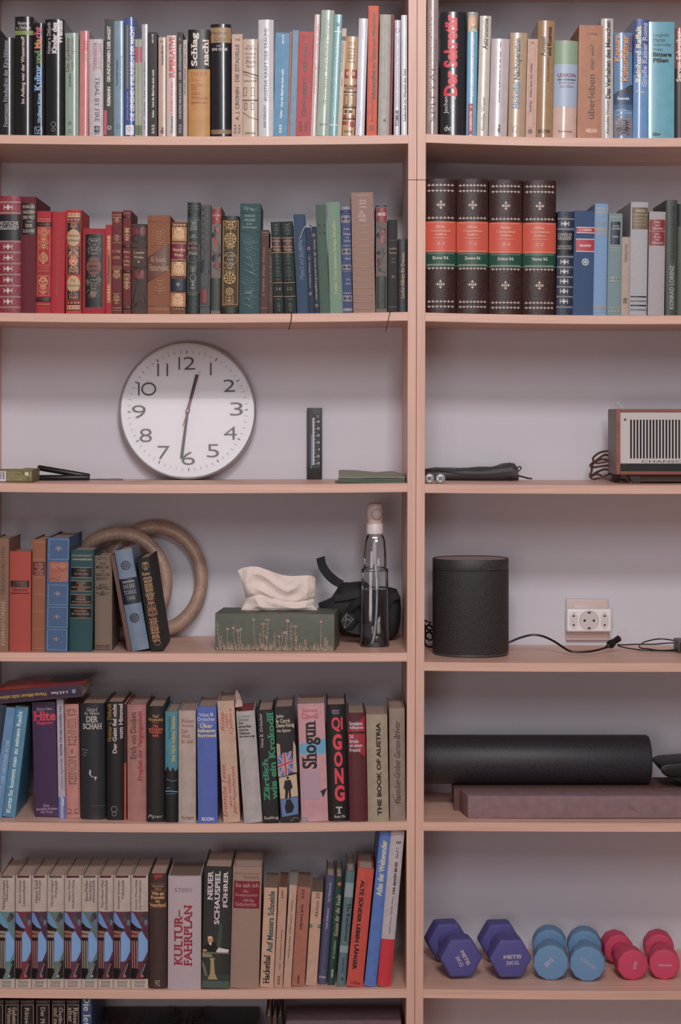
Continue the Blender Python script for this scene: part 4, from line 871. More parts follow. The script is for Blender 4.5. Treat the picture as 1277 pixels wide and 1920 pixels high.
# ---- second right shelf
def lexikon(xl, xr, xtl, yt, d, vol, lt, desc):
    xc = (xl + xr) / 2 + (xtl - xl) / 2
    wv = xr - xl
    sil = 'b9aca4'
    pr = []
    for y, f in ((347, 1), (357, -1), (408.5, 1)):
        pr += [('g', y + d, 5.0, sil, f)]
    pr += [('r', 413.2 + d, 414.4 + d, '1a1210'), ('r', 414.6 + d, 472.5 + d, 'cf563a'), ('r', 472.5 + d, 499.5 + d, '1e5443'),
           ('g', 416.8 + d, 2.4, 'e0a080', -1), ('g', 470.5 + d, 2.4, 'e0a080'), ('g', 475 + d, 2.4, '90a090', -1), ('g', 496 + d, 2.6, 'b0b8a8'), ('r', 497.6 + d, 498.4 + d, '90a090'),
           ('g', 502.5 + d, 5.0, sil, -1), ('g', 565.5 + d, 5.0, sil, 1), ('g', 574.5 + d, 5.0, sil, -1),
           ('o', 'cross', xc, 384 + d, 8.6, 'cdbcae'), ('o', 'cross', xc - .8, 533 + d, 8.6, 'cdbcae'),
           T('Bilder', xc, 18, 422.5 + d, 428 + d, 'e4b49c', 'h', 'k'), T('Conversations', xc, 36, 430 + d, 435 + d, 'e4b49c', 'h', 'k'), T('Lexikon', xc, 20, 437 + d, 442 + d, 'e4b49c', 'h', 'k'),
           ('r', 446.3 + d, 447 + d, 'e4b49c', xc - 15, xc + 15), T(lt, xc, 14, 454 + d, 459.5 + d, 'f0ccb8', 'h', 'i'),
           T(vol, xc, 30, 480.5 + d, 486.5 + d, 'd8d8c8', 'h', 'k')]
    return (xl, xr, xtl, yt, '40231f', 'l', desc, pr, {'b': .009, 'rough': .44})
side_shelf('R', 2, [
 lexikon(797.6, 855.6, 797.6, 335, 0, 'Erster Bd.', 'A – E', 'leftmost leather encyclopedia volume with orange label'),
 lexikon(856.6, 916.2, 857, 335, .6, 'Zweiter Bd.', 'F – L', 'second leather encyclopedia volume from the post'),
 lexikon(917, 979.2, 918, 337, 2.2, 'Dritter Bd.', 'M – R', 'third leather encyclopedia volume from the post'),
 lexikon(980, 1042.4, 981.8, 338, 2.8, 'Vierter Bd.', 'S – Z', 'rightmost leather encyclopedia volume with orange label'),
 (1042.8, 1073.4, 1046.4, 396.8, '2c3a56', 'l', 'navy book with silver scrolls and black title field', [('r', 434, 477, '14161a')] + silver_lines([410.5, 429.5, 481.5, 501, 519.5, 538, 556.5, 576], 'b4b4b0') + [('o', 'scroll', 1059.6 - (y - 420) * .018, y, 7.6, 'c4c4c0', 1.1) for y in (420, 491.5, 509.5, 528, 546.5, 565.5)] + [T('CHARLES', 1059, 26, 437.5, 442.5, 'c4c4c0', 'h', 's'), T('DICKENS', 1059, 25, 443.5, 449, 'c4c4c0', 'h', 's'), ('r', 449.8, 450.4, 'c4c4c0', 1048, 1070), T('WEIHNACHTS', 1058.5, 26, 460.5, 463.5, 'b4b4b0', 'h', 's'), T('GESCHICHTEN', 1058.5, 26, 464.7, 468, 'b4b4b0', 'h', 's')]),
 (1073.8, 1112, 1077.4, 395.5, '3b5880', 'h', 'steel blue book with red bands and ship wheel', [('r', 426, 427.4, 'd8ccc8', 1081, 1115), ('r', 427.4, 436, 'b3203a', 1081, 1115), ('r', 436, 437.4, 'd8ccc8', 1081, 1115), T('C. S. FORESTER', 1098, 23, 429.5, 433.5, 'd8ccc8', 'h', 'b'), ('r', 448, 449.4, 'd8ccc8', 1080, 1115), ('r', 449.4, 471, 'b3203a', 1080, 1115), ('r', 471, 472.4, 'd8ccc8', 1080, 1115), T('DER KAPITÄN', 1097.5, 21, 458, 463, 'd8ccc8', 'h', 'b'), ('o', 'wheel', 1097.5, 491.5, 7.5, 'c8ccd0')], {'b': .0015}),
 (1112.4, 1137, 1116, 382, '7ba2c6', 'h', 'powder blue book with fine gold lines', [('r', y, y + 1.2, 'bfa37c') for y in (389.5, 392, 397, 399, 427.5, 430, 432.5, 437, 439, 573.5, 576, 579, 584)] + [T('FERAGO', 1127.5, 19, 404, 408, 'a8a088', 'h', 's'), T('LUISE UND', 1127, 20, 415, 419, 'a8a088', 'h', 's'), T('KINDHEIT', 1127, 20, 420, 424, 'a8a088', 'h', 's')]),
 (1138, 1164, 1141.8, 400.3, '7d969a', 'h', 'grey teal book with navy title label', [('g', 407, 3, 'a8a890'), ('r', 415.5, 459, '26324a', 1144.5, 1163.5), ('F', 1144, 1164, 415, 459.5, .6, 'a8a890'), T('THYDE', 1155, 12, 422.5, 426, 'b8bcc0', 'h', 's'), T('MONNIER', 1154.7, 16, 427.5, 431, 'b8bcc0', 'h', 's'), T('MAJA', 1154, 12, 442, 447, 'b8bcc0', 'h', 's'), ('g', 465, 2.4, 'a8a890'), ('g', 470, 2.4, 'a8a890'), ('r', 519, 529, '8a9a90', 1141, 1163), ('g', 524, 5, '74847c'), ('g', 578, 3, 'a8a890'), ('g', 584, 4, 'a8a890')]),
 (1164.4, 1179.4, 1167, 444.2, 'b3a296', 'h', 'small cream book with handwritten title', [T('Christof Moldtbog', 1173.5, 8, 457, 492, '4c3c30', 'd', 'i'), ('e', 1172, 562, 4.5, 4, '8c7866'), ('o', 'wheel', 1172, 562, 4, '6a5646'), T('AURA', 1172, 9, 566, 568.6, '4c3c30', 'h', 'b')]),
 (1180.2, 1212.6, 1183.6, 379, 'adaeb4', 'h', 'light grey book with olive label and four bars', [('r', 389, 430, '756850', 1185.5, 1216), ('r', 402.3, 403.2, 'b8a88c', 1185.5, 1216), T('WHITE', 1201, 17, 393.5, 397.8, 'c0ae90', 'h', 'b'), T('ZUR RUHE KAM', 1200, 26, 408, 411.3, 'b0a080', 'h', 's'), T('DER BAUM DES', 1200, 26, 413.8, 417, 'b0a080', 'h', 's'), T('MENSCHEN', 1200, 25, 419.8, 423, 'b0a080', 'h', 's'), ('r', 555.4, 557.8, '1c1a20', 1182.5, 1212.4), ('r', 563.4, 566, '7c7068', 1182.5, 1212.2), ('r', 571.7, 574.2, '1c1a20', 1182.4, 1212), ('r', 579.8, 582.4, '7c7068', 1182.2, 1212)], {'dp': .19, 'inner': '9c8a80'}),
 (1215, 1245.6, 1218.2, 397, 'aca5a8', 'h', 'grey linen book with two red labels', [('r', 412, 433, '8e2c34', 1218.5, 1247.5), ('r', 434.2, 460.5, '8e2c34', 1218, 1247), T('Gaby', 1233, 12, 414.5, 419.5, 'd0bcb8', 'h', 'i'), T('von', 1233, 8, 421.5, 424.5, 'd0bcb8', 'h', 'i'), T('Schönthan', 1233, 20, 426, 430.5, 'd0bcb8', 'h', 'i'), T('Die', 1232.5, 8, 437, 441, 'd0bcb8', 'h', 'i'), T('Rosen', 1232.5, 13, 442.5, 446.5, 'd0bcb8', 'h', 'i'), T('von', 1232.5, 8, 448.5, 451.5, 'd0bcb8', 'h', 'i'), T('Malmaison', 1232.5, 22, 453, 457.5, 'd0bcb8', 'h', 'i')]),
 (1247.8, 1268.9, 1249.6, 375, '454f45', 'j', 'tall dark green book with dull upper lettering', [T('KONRAD LORENZ', 1259.6, 7.6, 498, 580, 'b8b8a8', 'u', 's'), T('• HUNDEGESCHICHTEN', 1261.2, 7.6, 386, 492, '272d28', 'u', 's')], {'dp': .15}),
 (1269.8, 1300, 1272, 382, '4c5346', 'j', 'dark green book cut by the right edge', [('r', 383, 425, '17181a')]),
])
# ---- shelf below the clock
side_shelf('L', 4, [
 (-16, 15.4, -15, 1010, '8d6a55', 'h', 'brown cloth book cut by left edge', [T('KONRAD LORENZ', 5.5, 7, 1127, 1211, 'b49a80', 'u', 's'), T('• TIERGESCHICHTEN', 5.8, 7, 1024, 1122, '3a2820', 'u', 's')], {'yb': 1222, 'inner': '6a5448'}),
 (17, 57.2, 17.6, 1034, 'b04a3c', 'h', 'red orange cloth book with small black label', [('r', 1089, 1101, '231c20', 19.5, 54.5), T('CHARLES', 37, 25, 1090.8, 1094.8, '8c5a50', 'h', 's'), T('DE COSTER', 37, 28, 1096, 1100, '8c5a50', 'h', 's'), T('Uilenspiegel', 37, 29, 1103, 1110, '2c1618', 'h', 'i'), ('r', 1111.8, 1113.4, '231c20', 19.5, 54.5)], {'yb': 1222.2}),
 (59, 84.3, 60.6, 1010.8, '9a6044', 'h', 'copper brown book with wine title field', [('r', 1053.5, 1078.5, '6e2024', 61.5, 84), ('g', 1017, 3, 'a8845c'), ('g', 1050, 3, 'a8845c')] + [T(s, 73, w_, y - 2, y + 2, 'b08c6c', 'h', 'i') for s, w_, y in (('Die Ernte', 16, 1057.5), ('deutscher', 18, 1062.5), ('und', 7, 1067), ('Volkslieder', 20, 1071), ('gefunden', 17, 1076))] + [('g', y, 2.6, 'a8845c') for y in (1083, 1115, 1147, 1180, 1216)], {'yb': 1221.9, 'dp': .14, 'inner': '6e3a2e'}),
 (85.3, 126.2, 88.7, 1008, '47688f', 'h', 'blue cloth book with orange label and lilies', [('F', 92, 129, 1011, 1049.5, .7, '8fa4b8'), ('o', 'fleur', 110, 1030, 7.5, 'b08880'), ('r', 1054, 1091, 'a65c46', 91.5, 127.5), T('GOLON', 109, 25, 1059, 1065, 'c08c5c', 'h', 's'), T('Angélique', 108.5, 26, 1069, 1074, '8a4c38', 'h', 'i'), ('l', [(92, 1087), (100, 1084), (108, 1088), (114, 1080)], 1, '4a2c28'), ('l', [(106, 1062), (116, 1070), (127, 1066)], 1, '4a2c28'), ('F', 90.5, 127, 1097, 1134.5, .7, '8fa4b8'), ('o', 'fleur', 107.8, 1115, 7.5, 'b08880'), ('F', 89.5, 126.5, 1139, 1176.5, .7, '8fa4b8'), ('o', 'fleur', 106.5, 1157.5, 7, 'b08880'), ('F', 88.5, 125.8, 1181, 1219, .7, '8fa4b8'), ('o', 'fleur', 105.5, 1200, 7, 'b08880')], {'yb': 1222.7, 'dp': .19, 'inner': '35507a', 'b': .001}),
 (128.6, 172, 132, 1032, '27555a', 'h', 'wide teal book with four black title fields', [T("READER'S DIGEST", 153.5, 37, 1040.5, 1044, 'b4a07c', 'h', 's'), T('AUSWAHLBÜCHER', 153.5, 37, 1047, 1051, 'b4a07c', 'h', 'S')] + sum([[('r', a, b2, '15100f', 133 - d, 171.8 - d), ('r', a - 1, a - .2, 'b8926c', 133 - d, 171.8 - d), ('r', b2 + .2, b2 + 1, 'b8926c', 133 - d, 171.8 - d)] for a, b2, d in ((1065, 1082.8, 0), (1090.5, 1108, .4), (1116, 1133.5, .8), (1141, 1158.5, 1.2))], []) + [T('A. J. Cronin', 152.5, 16, 1068.5, 1072, 'b08c70', 'h', 'i'), T('SPÄTER SIEG', 152.5, 26, 1074.5, 1078, 'b08c70', 'h', 's'), T('Paul Gallico', 152, 16, 1091.6, 1095, 'b08c70', 'h', 'i'), T('DER', 152, 8, 1095.8, 1099, 'b08c70', 'h', 's'), T('GESCHMUGGELTE', 152, 35, 1099.8, 1103, 'b08c70', 'h', 's'), T('HENRY', 152, 14, 1104, 1107, 'b08c70', 'h', 's'), T('George Bian', 151.7, 16, 1117.5, 1121, 'b08c70', 'h', 'i'), T('DENKMAL', 151.7, 19, 1122, 1125.5, 'b08c70', 'h', 's'), T('FÜR EINEN FEIND', 151.7, 35, 1127, 1130.5, 'b08c70', 'h', 's'), T('Margery Allingham', 151, 24, 1144, 1148, 'b08c70', 'h', 'i'), T('EIN ALIBI ZUVIEL', 151, 34, 1149.5, 1153, 'b08c70', 'h', 's')], {'yb': 1222.2, 'inner': '6a5a50'}),
 (177.4, 209.8, 178, 1041.8, '82705f', 'h', 'grey brown book with English title in black', [T(s, 192.7, w_, y - 2.6, y + 2.6, '33261f', 'h', 'S') for s, w_, y in (('THE', 12, 1056.7), ('MURDER', 25, 1063.5), ('OF', 8, 1070.4), ('CAROLINE', 26, 1077.5), ('BUNDY', 22, 1085), ('ALICE', 15, 1097.3), ('CAMPBELL', 26, 1103))] + [('z', 193, 24, 1044, 1051, '3c2e26', 5, .8, 1.6), ('o', 'knot', 193, 1112, 4, '3c2e26'), ('l', [(181, 1110), (189, 1115), (197, 1115), (205, 1110)], 1, '3c2e26'), ('r', 1209.5, 1210.3, '3c2e26', 179, 207), T('COLLINS', 193, 24, 1211.5, 1215, '33261f', 'h', 's'), ('r', 1217, 1217.8, '3c2e26', 179, 207)], {'yb': 1220.8, 'inner': '3a3440'}),
 (239.2, 246.8, 206.6, 1041.4, '71544d', 'h', 'thin leaning brownish book, left of two leaning ones', [T('Dresdner Hefte', 238, 2.6, 1145, 1205, '93776a', 'u', 's')], {'yb': 1222, 'dp': .12}),
 (247.4, 280.6, 214, 1033, '71849a', 'j', 'leaning grey blue book with black title square', [('r', 1087, 1135, '1d222e'), ('o', 'knot', 236, 1063, 8.2, '222a38'), ('o', 'knot', 252.5, 1161, 8.2, '222a38'), T('PRAWDIN', 241.3, 22, 1091, 1095.5, '9aa4ac', 'h', 'b'), T('DAS ERBE', 242.7, 22, 1098, 1106, '9aa4ac', 'h'), T('TSCHINGIS', 244.3, 23, 1109, 1117, '9aa4ac', 'h'), T('CHANS', 246, 16, 1120, 1127.5, '9aa4ac', 'h')], {'yb': 1222, 'dp': .15, 'inner': '3a4c68'}),
 (282.4, 307, 256, 1047.7, '1f2423', 'h', 'leaning black book stamped with golden branches', [('z', 273, 15, 1056, 1072, 'a0815a', 201, .9, 1.6), T('Reiter', 274, 15, 1074, 1081, 'b8946a', 'h', 'k'), ('z', 279, 19, 1083, 1120, 'ab8a60', 203, 1.3, 2.2), ('z', 284.5, 19, 1118, 1160, 'a0704c', 204, 1.2, 1.8), ('z', 290.5, 19, 1160, 1206, 'ab8058', 205, 1.3, 2.4), ('o', 'ring', 296, 1207, 5, 'a0815a', .9)], {'yb': 1222, 'dp': .16}),
])
# ---- fifth left shelf
side_shelf('L', 5, [
 (-44, -15.5, -16, 1322, '26304a', 'j', 'dark navy book peeping in at the left edge', [], {'yb': 1535}),
 (-14.5, 2.6, 11.4, 1328, '5a88ae', 'p', 'slim leaning blue paperback at the far left', [T('DER VERDUNER ALTAR', 9.5, 6, 1388, 1469, 'a8bccc', 'u', 's'), T('Floridus Röhrig', -1.5, 5, 1474, 1530, '98b0c4', 'u', 's')], {'yb': 1535, 'dp': .15}),
 (4, 28.2, 29, 1326, '4c84a0', 'p', 'leaning teal blue paperback with white title', [T('Kurtz·So kommt man zu seinem Recht', 26.5, 8.4, 1335, 1525, 'c0d0d8', 'u', 'b')], {'yb': 1533.4, 'dp': .15}),
 (65.8, 110, 59.4, 1316.7, '3f1c50', 'J', 'wide purple book with red title', [T('Shere Hite', 83, 29, 1327, 1332, 'b8acb8', 'h', 's'), T('Hite', 83, 43, 1334, 1352, 'c8243c', 'h', 'S'), T('Report', 83.5, 30, 1353, 1360.5, 'c8243c', 'h', 'S'), T('Das', 87, 11, 1508.5, 1513, 'b89cb8', 'h'), T('sexuelle Erleben', 88, 40, 1514.5, 1519.5, 'b89cb8', 'h'), T('der Frau', 87.5, 22, 1520.5, 1525, 'b89cb8', 'h')], {'yb': 1532.5, 'rough': .5, 'b': .001}),
 (110.3, 123, 106, 1311, 'a39da8', 'p', 'thin white paperback with blue foot', [('r', 1494.5, 1535, '4e6cb4'), T('POWER FÜR DEN GANZEN TAG', 113.7, 4.4, 1324, 1416, '1f1d22', 'u', 'b'), T('Gerhard H. Eggetsberger', 116, 3.4, 1421, 1480, '2a282e', 'u'), T('Orac', 118, 4.4, 1497, 1511, 'c8cce0', 'u', 'b')], {'yb': 1535, 'dp': .125}),
 (123.3, 150.2, 120.2, 1320.5, 'b37c74', 'j', 'pink book with outlined cartoon lettering', [('F', 122.5, 147.5, 1340, 1526, .5, '4c2c28'), ('o', 'ring', 134, 1336, 6, '3c2422', .8), ('e', 131.5, 1334.5, .9, .9, '3c2422'), ('e', 136.5, 1334.5, .9, .9, '3c2422'), ('l', [(124, 1334), (129, 1331), (138, 1330), (145, 1335)], .8, '3c2422'), T('KENNER', 135, 14.5, 1347, 1397, '38201e', 'u', 'b'), T('KENNER', 135, 12.6, 1348.2, 1395.8, 'b9857c', 'u', 'n'), T('alias', 134.5, 4, 1403, 1413, '38201e', 'u', 'i'), T('KISHON', 136, 14.5, 1419, 1470, '38201e', 'u', 'b'), T('KISHON', 136, 12.6, 1420.2, 1468.8, 'b9857c', 'u', 'n'), ('l', [(125, 1526), (133, 1524), (134, 1518), (126, 1517)], .8, '3c2422'), ('l', [(148, 1526), (141, 1524), (140, 1518), (147, 1517)], .8, '3c2422')], {'yb': 1535}),
 (151.5, 197.8, 149.8, 1320, '1e252c', 'J', 'wide worn black book with grey title at top', [T('Gérard', 172.5, 20, 1327, 1334, 'a8a49c', 'h', 's'), T('de Villiers', 172, 28, 1334.5, 1340.5, 'a8a49c', 'h', 's'), T('DER', 172.5, 22, 1343, 1354.5, 'aaa69e', 'h', 'S'), T('SCHAH', 173, 36, 1356.5, 1367.5, 'aaa69e', 'h', 'S'), ('p', [(168, 1443), (171, 1445), (170, 1453), (176, 1458), (172, 1457), (167, 1452)], 'a8acb4'), ('p', [(176, 1456), (182, 1457), (179, 1464)], 'a8acb4'), ('l', [(152, 1405), (165, 1407)], .8, '8c9098'), ('l', [(156, 1410), (163, 1412)], .8, '8c9098'), ('l', [(155, 1415), (161, 1417)], .8, '8c9098'), ('l', [(170, 1511), (197, 1511.5)], .4, '70747c')], {'yb': 1537, 'rough': .45, 'inner': '8c5a54'}),
 (200, 232.8, 199, 1316.7, '131213', 'j', 'black book with ochre name and white title', [T('Hoimar v. Ditfurth', 205, 8, 1320, 1390, 'a8842c', 'u'), T('Der Geist fiel nicht', 215, 8, 1320, 1412.5, 'b8acac', 'u', 'b'), T('vom Himmel', 226.5, 8, 1320, 1386, 'b8acac', 'u', 'b'), ('o', 'ring', 214, 1517, 5.4, '7c7878', 1.2), ('o', 'ring', 214, 1526, 4, '7c7878', 1.2)], {'yb': 1538, 'inner': '8c2c34'}),
 (233, 236.6, 233, 1319, 'b04a30', 'p', 'very thin red orange booklet', [('r', 1320, 1430, '1c1414')], {'yb': 1538}),
 (239, 274.4, 238.2, 1321.3, 'a1706a', 'j', 'dusty pink book with black and crimson columns', [T('Erich von Däniken', 250, 11, 1335, 1423, '2c1c1c', 'u', 's'), T('Prophet der Vergangenheit', 263.3, 11, 1333, 1465, '9c1c38', 'u', 'S')], {'yb': 1540, 'inner': '7c2834'}),
 (275.2, 308, 274.8, 1324.8, '1d1717', 'j', 'black book with orange centred title lines', [T('Paul', 291.5, 12, 1340, 1345.5, 'a87c3c', 'h', 'S'), T('Watzlawick', 291.5, 28, 1346.5, 1352, 'a87c3c', 'h', 'S'), T('(Hrsg.)', 291.5, 12, 1353.5, 1356, 'a87c3c', 'h', 's')] + [T(s, 291.5, w_, y - 2.8, y + 2.8, 'c04830', 'h', 'b') for s, w_, y in (('Die', 9, 1361), ('erfundene', 27, 1366.7), ('Wirklich-', 25, 1372.5), ('keit', 11, 1378.5))] + [T('Piper', 291.3, 28, 1527.5, 1535.5, 'a8a0a0', 'h', 'I')], {'yb': 1541.7, 'inner': '70242c'}),
 (309.6, 333.4, 309.6, 1334, '3f8494', 'j', 'turquoise and black book with night lake', [('r', 1446, 1542, '15161a'), ('p', [(310, 1446), (314, 1436), (319, 1448), (324, 1438), (329, 1447), (333, 1440), (333, 1470), (310, 1470)], '15161a'), ('l', [(312, 1461), (325, 1465), (332, 1462)], .8, '4a98ac'), ('l', [(310, 1484), (320, 1483), (333, 1485)], 2, '4a98ac'), ('l', [(312, 1478), (319, 1477)], 1.4, '3a8094'), ('l', [(311, 1489), (322, 1488), (331, 1489)], .9, '3a8094'), T('Ernest Hemingway', 318, 4.4, 1343, 1385, '14262c', 'u', 's'), T('Die Nick Adams Stories', 325, 7.4, 1343, 1428, 'b0a468', 'u', 'S')], {'yb': 1542.3}),
 (334.6, 367, 334.2, 1332.5, 'a89a91', 'j', 'off-white book with dark red centred name', [T(s, 340 + w_ / 2, w_, y - 3.6, y + 3.2, '943c34', 'h', 's') for s, w_, y in (('Robert', 23.5, 1352), ('Ardrey', 23, 1361.5), ('Der', 13, 1371), ('Wolf', 16, 1380.5), ('in uns', 21, 1390))] + [T('Krüger', 352, 24, 1530, 1537.5, '943c34', 'h', 's')], {'yb': 1544}),
 (371.4, 408.2, 369, 1325.2, '4762ac', 'J', 'wide cobalt blue book with yellow title', [T('Vitus B.', 387, 28, 1337, 1343.5, 'c8cce0', 'h'), T('Dröscher', 387, 33, 1345, 1352, 'c8cce0', 'h'), ('r', 1355.2, 1355.8, '8c98c8', 371, 405), T('Über', 387.2, 24, 1355.5, 1365, 'c8b888', 'h', 'b'), T('lebens', 387.4, 33, 1366.5, 1373.5, 'c8b888', 'h', 'b'), T('formel', 387.6, 34, 1375.5, 1382.5, 'c8b888', 'h', 'b'), T('ECON', 389.5, 22, 1532.5, 1539, 'c8cce0', 'h', 'b')], {'yb': 1543.7, 'rough': .45, 'b': .0015}),
 (419, 450.4, 407.4, 1315, 'b69a85', 'j', 'leaning cream book with crimson italic lettering', [T('Reise', 417, 7.5, 1336, 1371, 'b02034', 'u', 'I'), T('nach', 424.5, 6, 1339, 1366, 'b02034', 'u', 'I'), T('Cythera', 433, 8, 1329, 1378, 'b02034', 'u', 'I'), T('Erotische Texte', 420.5, 8, 1434, 1532, 'b02034', 'u', 'I'), T('aus vielen', 430.5, 6, 1453, 1513, 'b02034', 'u', 'I'), T('Jahrhunderten', 439.5, 8.4, 1438, 1529, 'b02034', 'u', 'I')], {'yb': 1542.7, 'inner': '7c2030', 'dp': .14, 'b': .001}),
 (457.6, 492.4, 442.6, 1334.8, 'a5a09e', 'j', 'leaning white book with small black heading', [T('J.-J. Servan-', 459, 24, 1342, 1347, '34302f', 'h'), T('Schreiber', 457.5, 20, 1348, 1353, '34302f', 'h'), T('Die', 452, 9, 1354.5, 1359, '1c1a1a', 'h', 'b'), T('amerika-', 459.5, 24, 1360, 1365.5, '1c1a1a', 'h', 'b'), T('nische', 457, 18, 1367, 1371.5, '1c1a1a', 'h', 'b'), T('Heraus-', 459.5, 21, 1373, 1378, '1c1a1a', 'h', 'b'), T('forderung', 463, 28, 1379.5, 1384.5, '1c1a1a', 'h', 'b'), ('l', [(454, 1434), (460, 1423)], .3, '4c4848')], {'yb': 1544, 'pg': '9c4850', 'dp': .13}),
 (493.2, 523.4, 482, 1332, '191817', 'j', 'leaning black book with bright green lettering', [T('Vitus B. Dröscher', 490, 5.4, 1338, 1403, 'b8b4b0', 'u'), T('Zärtlich', 499, 11, 1422, 1502, '2f8c68', 'u', 'S'), T('wie ein Krokodil', 510.5, 13, 1336, 1500, '2f8c68', 'u', 'S'), T('Stalling', 508.5, 27, 1531, 1538.5, 'b8b4b0', 'h')], {'yb': 1543.8, 'b': .001}),
 (526.4, 562.2, 514.4, 1326, '1b1c20', 'J', 'leaning black book with union flag playing card', [T('John', 524.5, 14, 1340, 1348, 'b0a894', 'h', 'b'), T('le Carré', 530.5, 26, 1348.5, 1356, 'b0a894', 'h', 'b'), T('Dame König', 535, 34, 1357, 1366.5, 'b0a894', 'h', 'b'), T('As Spion', 532, 26, 1367.5, 1375, 'b0a894', 'h', 'b'), ('p', [(517, 1394), (525, 1396), (528, 1450), (519, 1458)], 'a8947c'), ('p', [(550, 1390), (557, 1400), (559, 1450), (549, 1450)], 'b09a88'), ('p', [(520, 1418), (546, 1409), (550, 1448), (526, 1459)], '4a6aa8'), ('l', [(520, 1418), (549, 1447)], 3.4, 'c0b4b0'), ('l', [(546, 1410), (524, 1456)], 3.4, 'c0b4b0'), ('l', [(520, 1418), (549, 1447)], 1.4, 'b43440'), ('l', [(546, 1410), (524, 1456)], 1.4, 'b43440'), ('l', [(533, 1412), (537, 1455)], 6.4, 'c0b4b0'), ('l', [(521, 1438), (549, 1428)], 6.4, 'c0b4b0'), ('l', [(533, 1412), (537, 1455)], 4, 'b43440'), ('l', [(521, 1438), (549, 1428)], 4, 'b43440'), ('p', [(523, 1459), (556, 1453), (559, 1494), (526, 1499)], 'b8a488'), ('e', 539.6, 1459.5, 2.4, 2.8, '1c1614'), ('p', [(534, 1464), (545, 1463), (549, 1478), (546, 1480), (545, 1484), (547, 1506), (543, 1510), (541, 1482), (538, 1510), (534, 1508), (535, 1482), (532, 1478)], '18161c'), ('p', [(526, 1500), (559, 1495), (559, 1528), (529, 1532)], '5478a8'), ('p', [(537, 1500), (545, 1499), (552, 1514), (548, 1524), (537, 1526), (534, 1514)], '16161a'), ('l', [(545, 1541), (552, 1534), (560, 1536)], .6, 'a8a8a8')], {'yb': 1543, 'rough': .4, 'b': .001}),
 (565.4, 615.6, 558, 1320, 'b98c92', 'j', 'wide rose book with heavy black vertical title', [('r', 1404, 1416, '8fa0b4'), ('p', [(561, 1398), (566, 1394), (611.6, 1386), (612.6, 1414), (568, 1414), (561, 1410)], '5c9cb8'), T('Shogun', 583.5, 36, 1352, 1442, '241a1c', 'u', 'S'), T('James', 580.5, 29, 1328.5, 1338, 'b8283c', 'h', 's'), T('Clavell', 581, 31, 1339, 1348, 'b8283c', 'h', 's'), ('p', [(601, 1484), (614, 1479), (606, 1497)], '1e3444'), ('r', 1445, 1500, 'a88c9c', 566, 600), ('l', [(567, 1534), (573, 1533), (579, 1541)], 1.6, '6c8cac'), ('l', [(567, 1538), (572, 1538), (575, 1541)], 1.4, '6c8cac')], {'yb': 1541, 'b': .0015}),
 (617, 654.8, 611.4, 1322, '141313', 'j', 'black book with huge neon red letters', [T('Gerhard', 629.5, 14, 1331, 1334.5, 'b0a8a8', 'h', 'i'), T('Wenzel', 629.5, 13, 1335.5, 1339, 'b0a8a8', 'h', 'i'), T('QI', 632, 21, 1345, 1373, 'd02c48', 'h', 'b'), T('G', 632.5, 17, 1376.5, 1407, 'd02c48', 'h', 'B'), T('O', 634.5, 16, 1409.5, 1438.5, 'd02c48', 'h', 'B'), T('N', 636, 16.5, 1441, 1470.5, 'd02c48', 'h', 'B'), T('G', 637, 19, 1472.5, 1503, 'd02c48', 'h', 'B'), T('T', 636, 12, 1513, 1526, 'b0a8a8', 'h', 'S'), T('Econ Tb', 637, 20, 1529, 1533.5, 'b0a8a8', 'h', 'S')], {'yb': 1540.3, 'inner': '7c2834'}),
 (655.6, 689.4, 651, 1337.7, '5c2028', 'j', 'maroon book with bright red title block', [('p', [(652, 1371), (684, 1343), (685, 1420), (655, 1396)], '9c2234'), T('Swetlana', 667, 25, 1353, 1360.5, 'b0b0b8', 'h', 'b'), T('Allilujewa', 668, 27, 1361.5, 1369, 'b0b0b8', 'h', 'b'), ('r', 1372.5, 1375.5, '2c1418', 653, 684), T('20', 659, 8, 1378, 1384.5, 'b0b0b8', 'h', 'b'), T('Briefe', 664, 17, 1387, 1393.5, 'b0b0b8', 'h', 'b'), T('an einen', 667.5, 24, 1395, 1401, 'b0b0b8', 'h', 'b'), T('Freund', 665.5, 20, 1403, 1410, 'b0b0b8', 'h', 'b')], {'yb': 1540.8}),
 (690.2, 729.6, 686.6, 1340, '9c8f7a', 'j', 'khaki book with wide black capital title', [T('THE BOOK OF AUSTRIA', 710.5, 8.4, 1355, 1529, '28231c', 'u', 'B')], {'yb': 1541.6, 'b': .004}),
 (731.4, 760.6, 729.6, 1327.8, '8d7c70', 'j', 'taupe book with looping handwritten title by the post', [T('Passecker-Gruber Garten-Brevier', 745, 11, 1352, 1508, '2e241e', 'u', 'i'), ('l', [(736, 1368), (741, 1372), (744, 1380), (738, 1382)], .7, '2e241e'), ('l', [(736, 1490), (740, 1500), (752, 1493), (750, 1500), (744, 1508)], .8, '2e241e')], {'yb': 1539.5}),
])
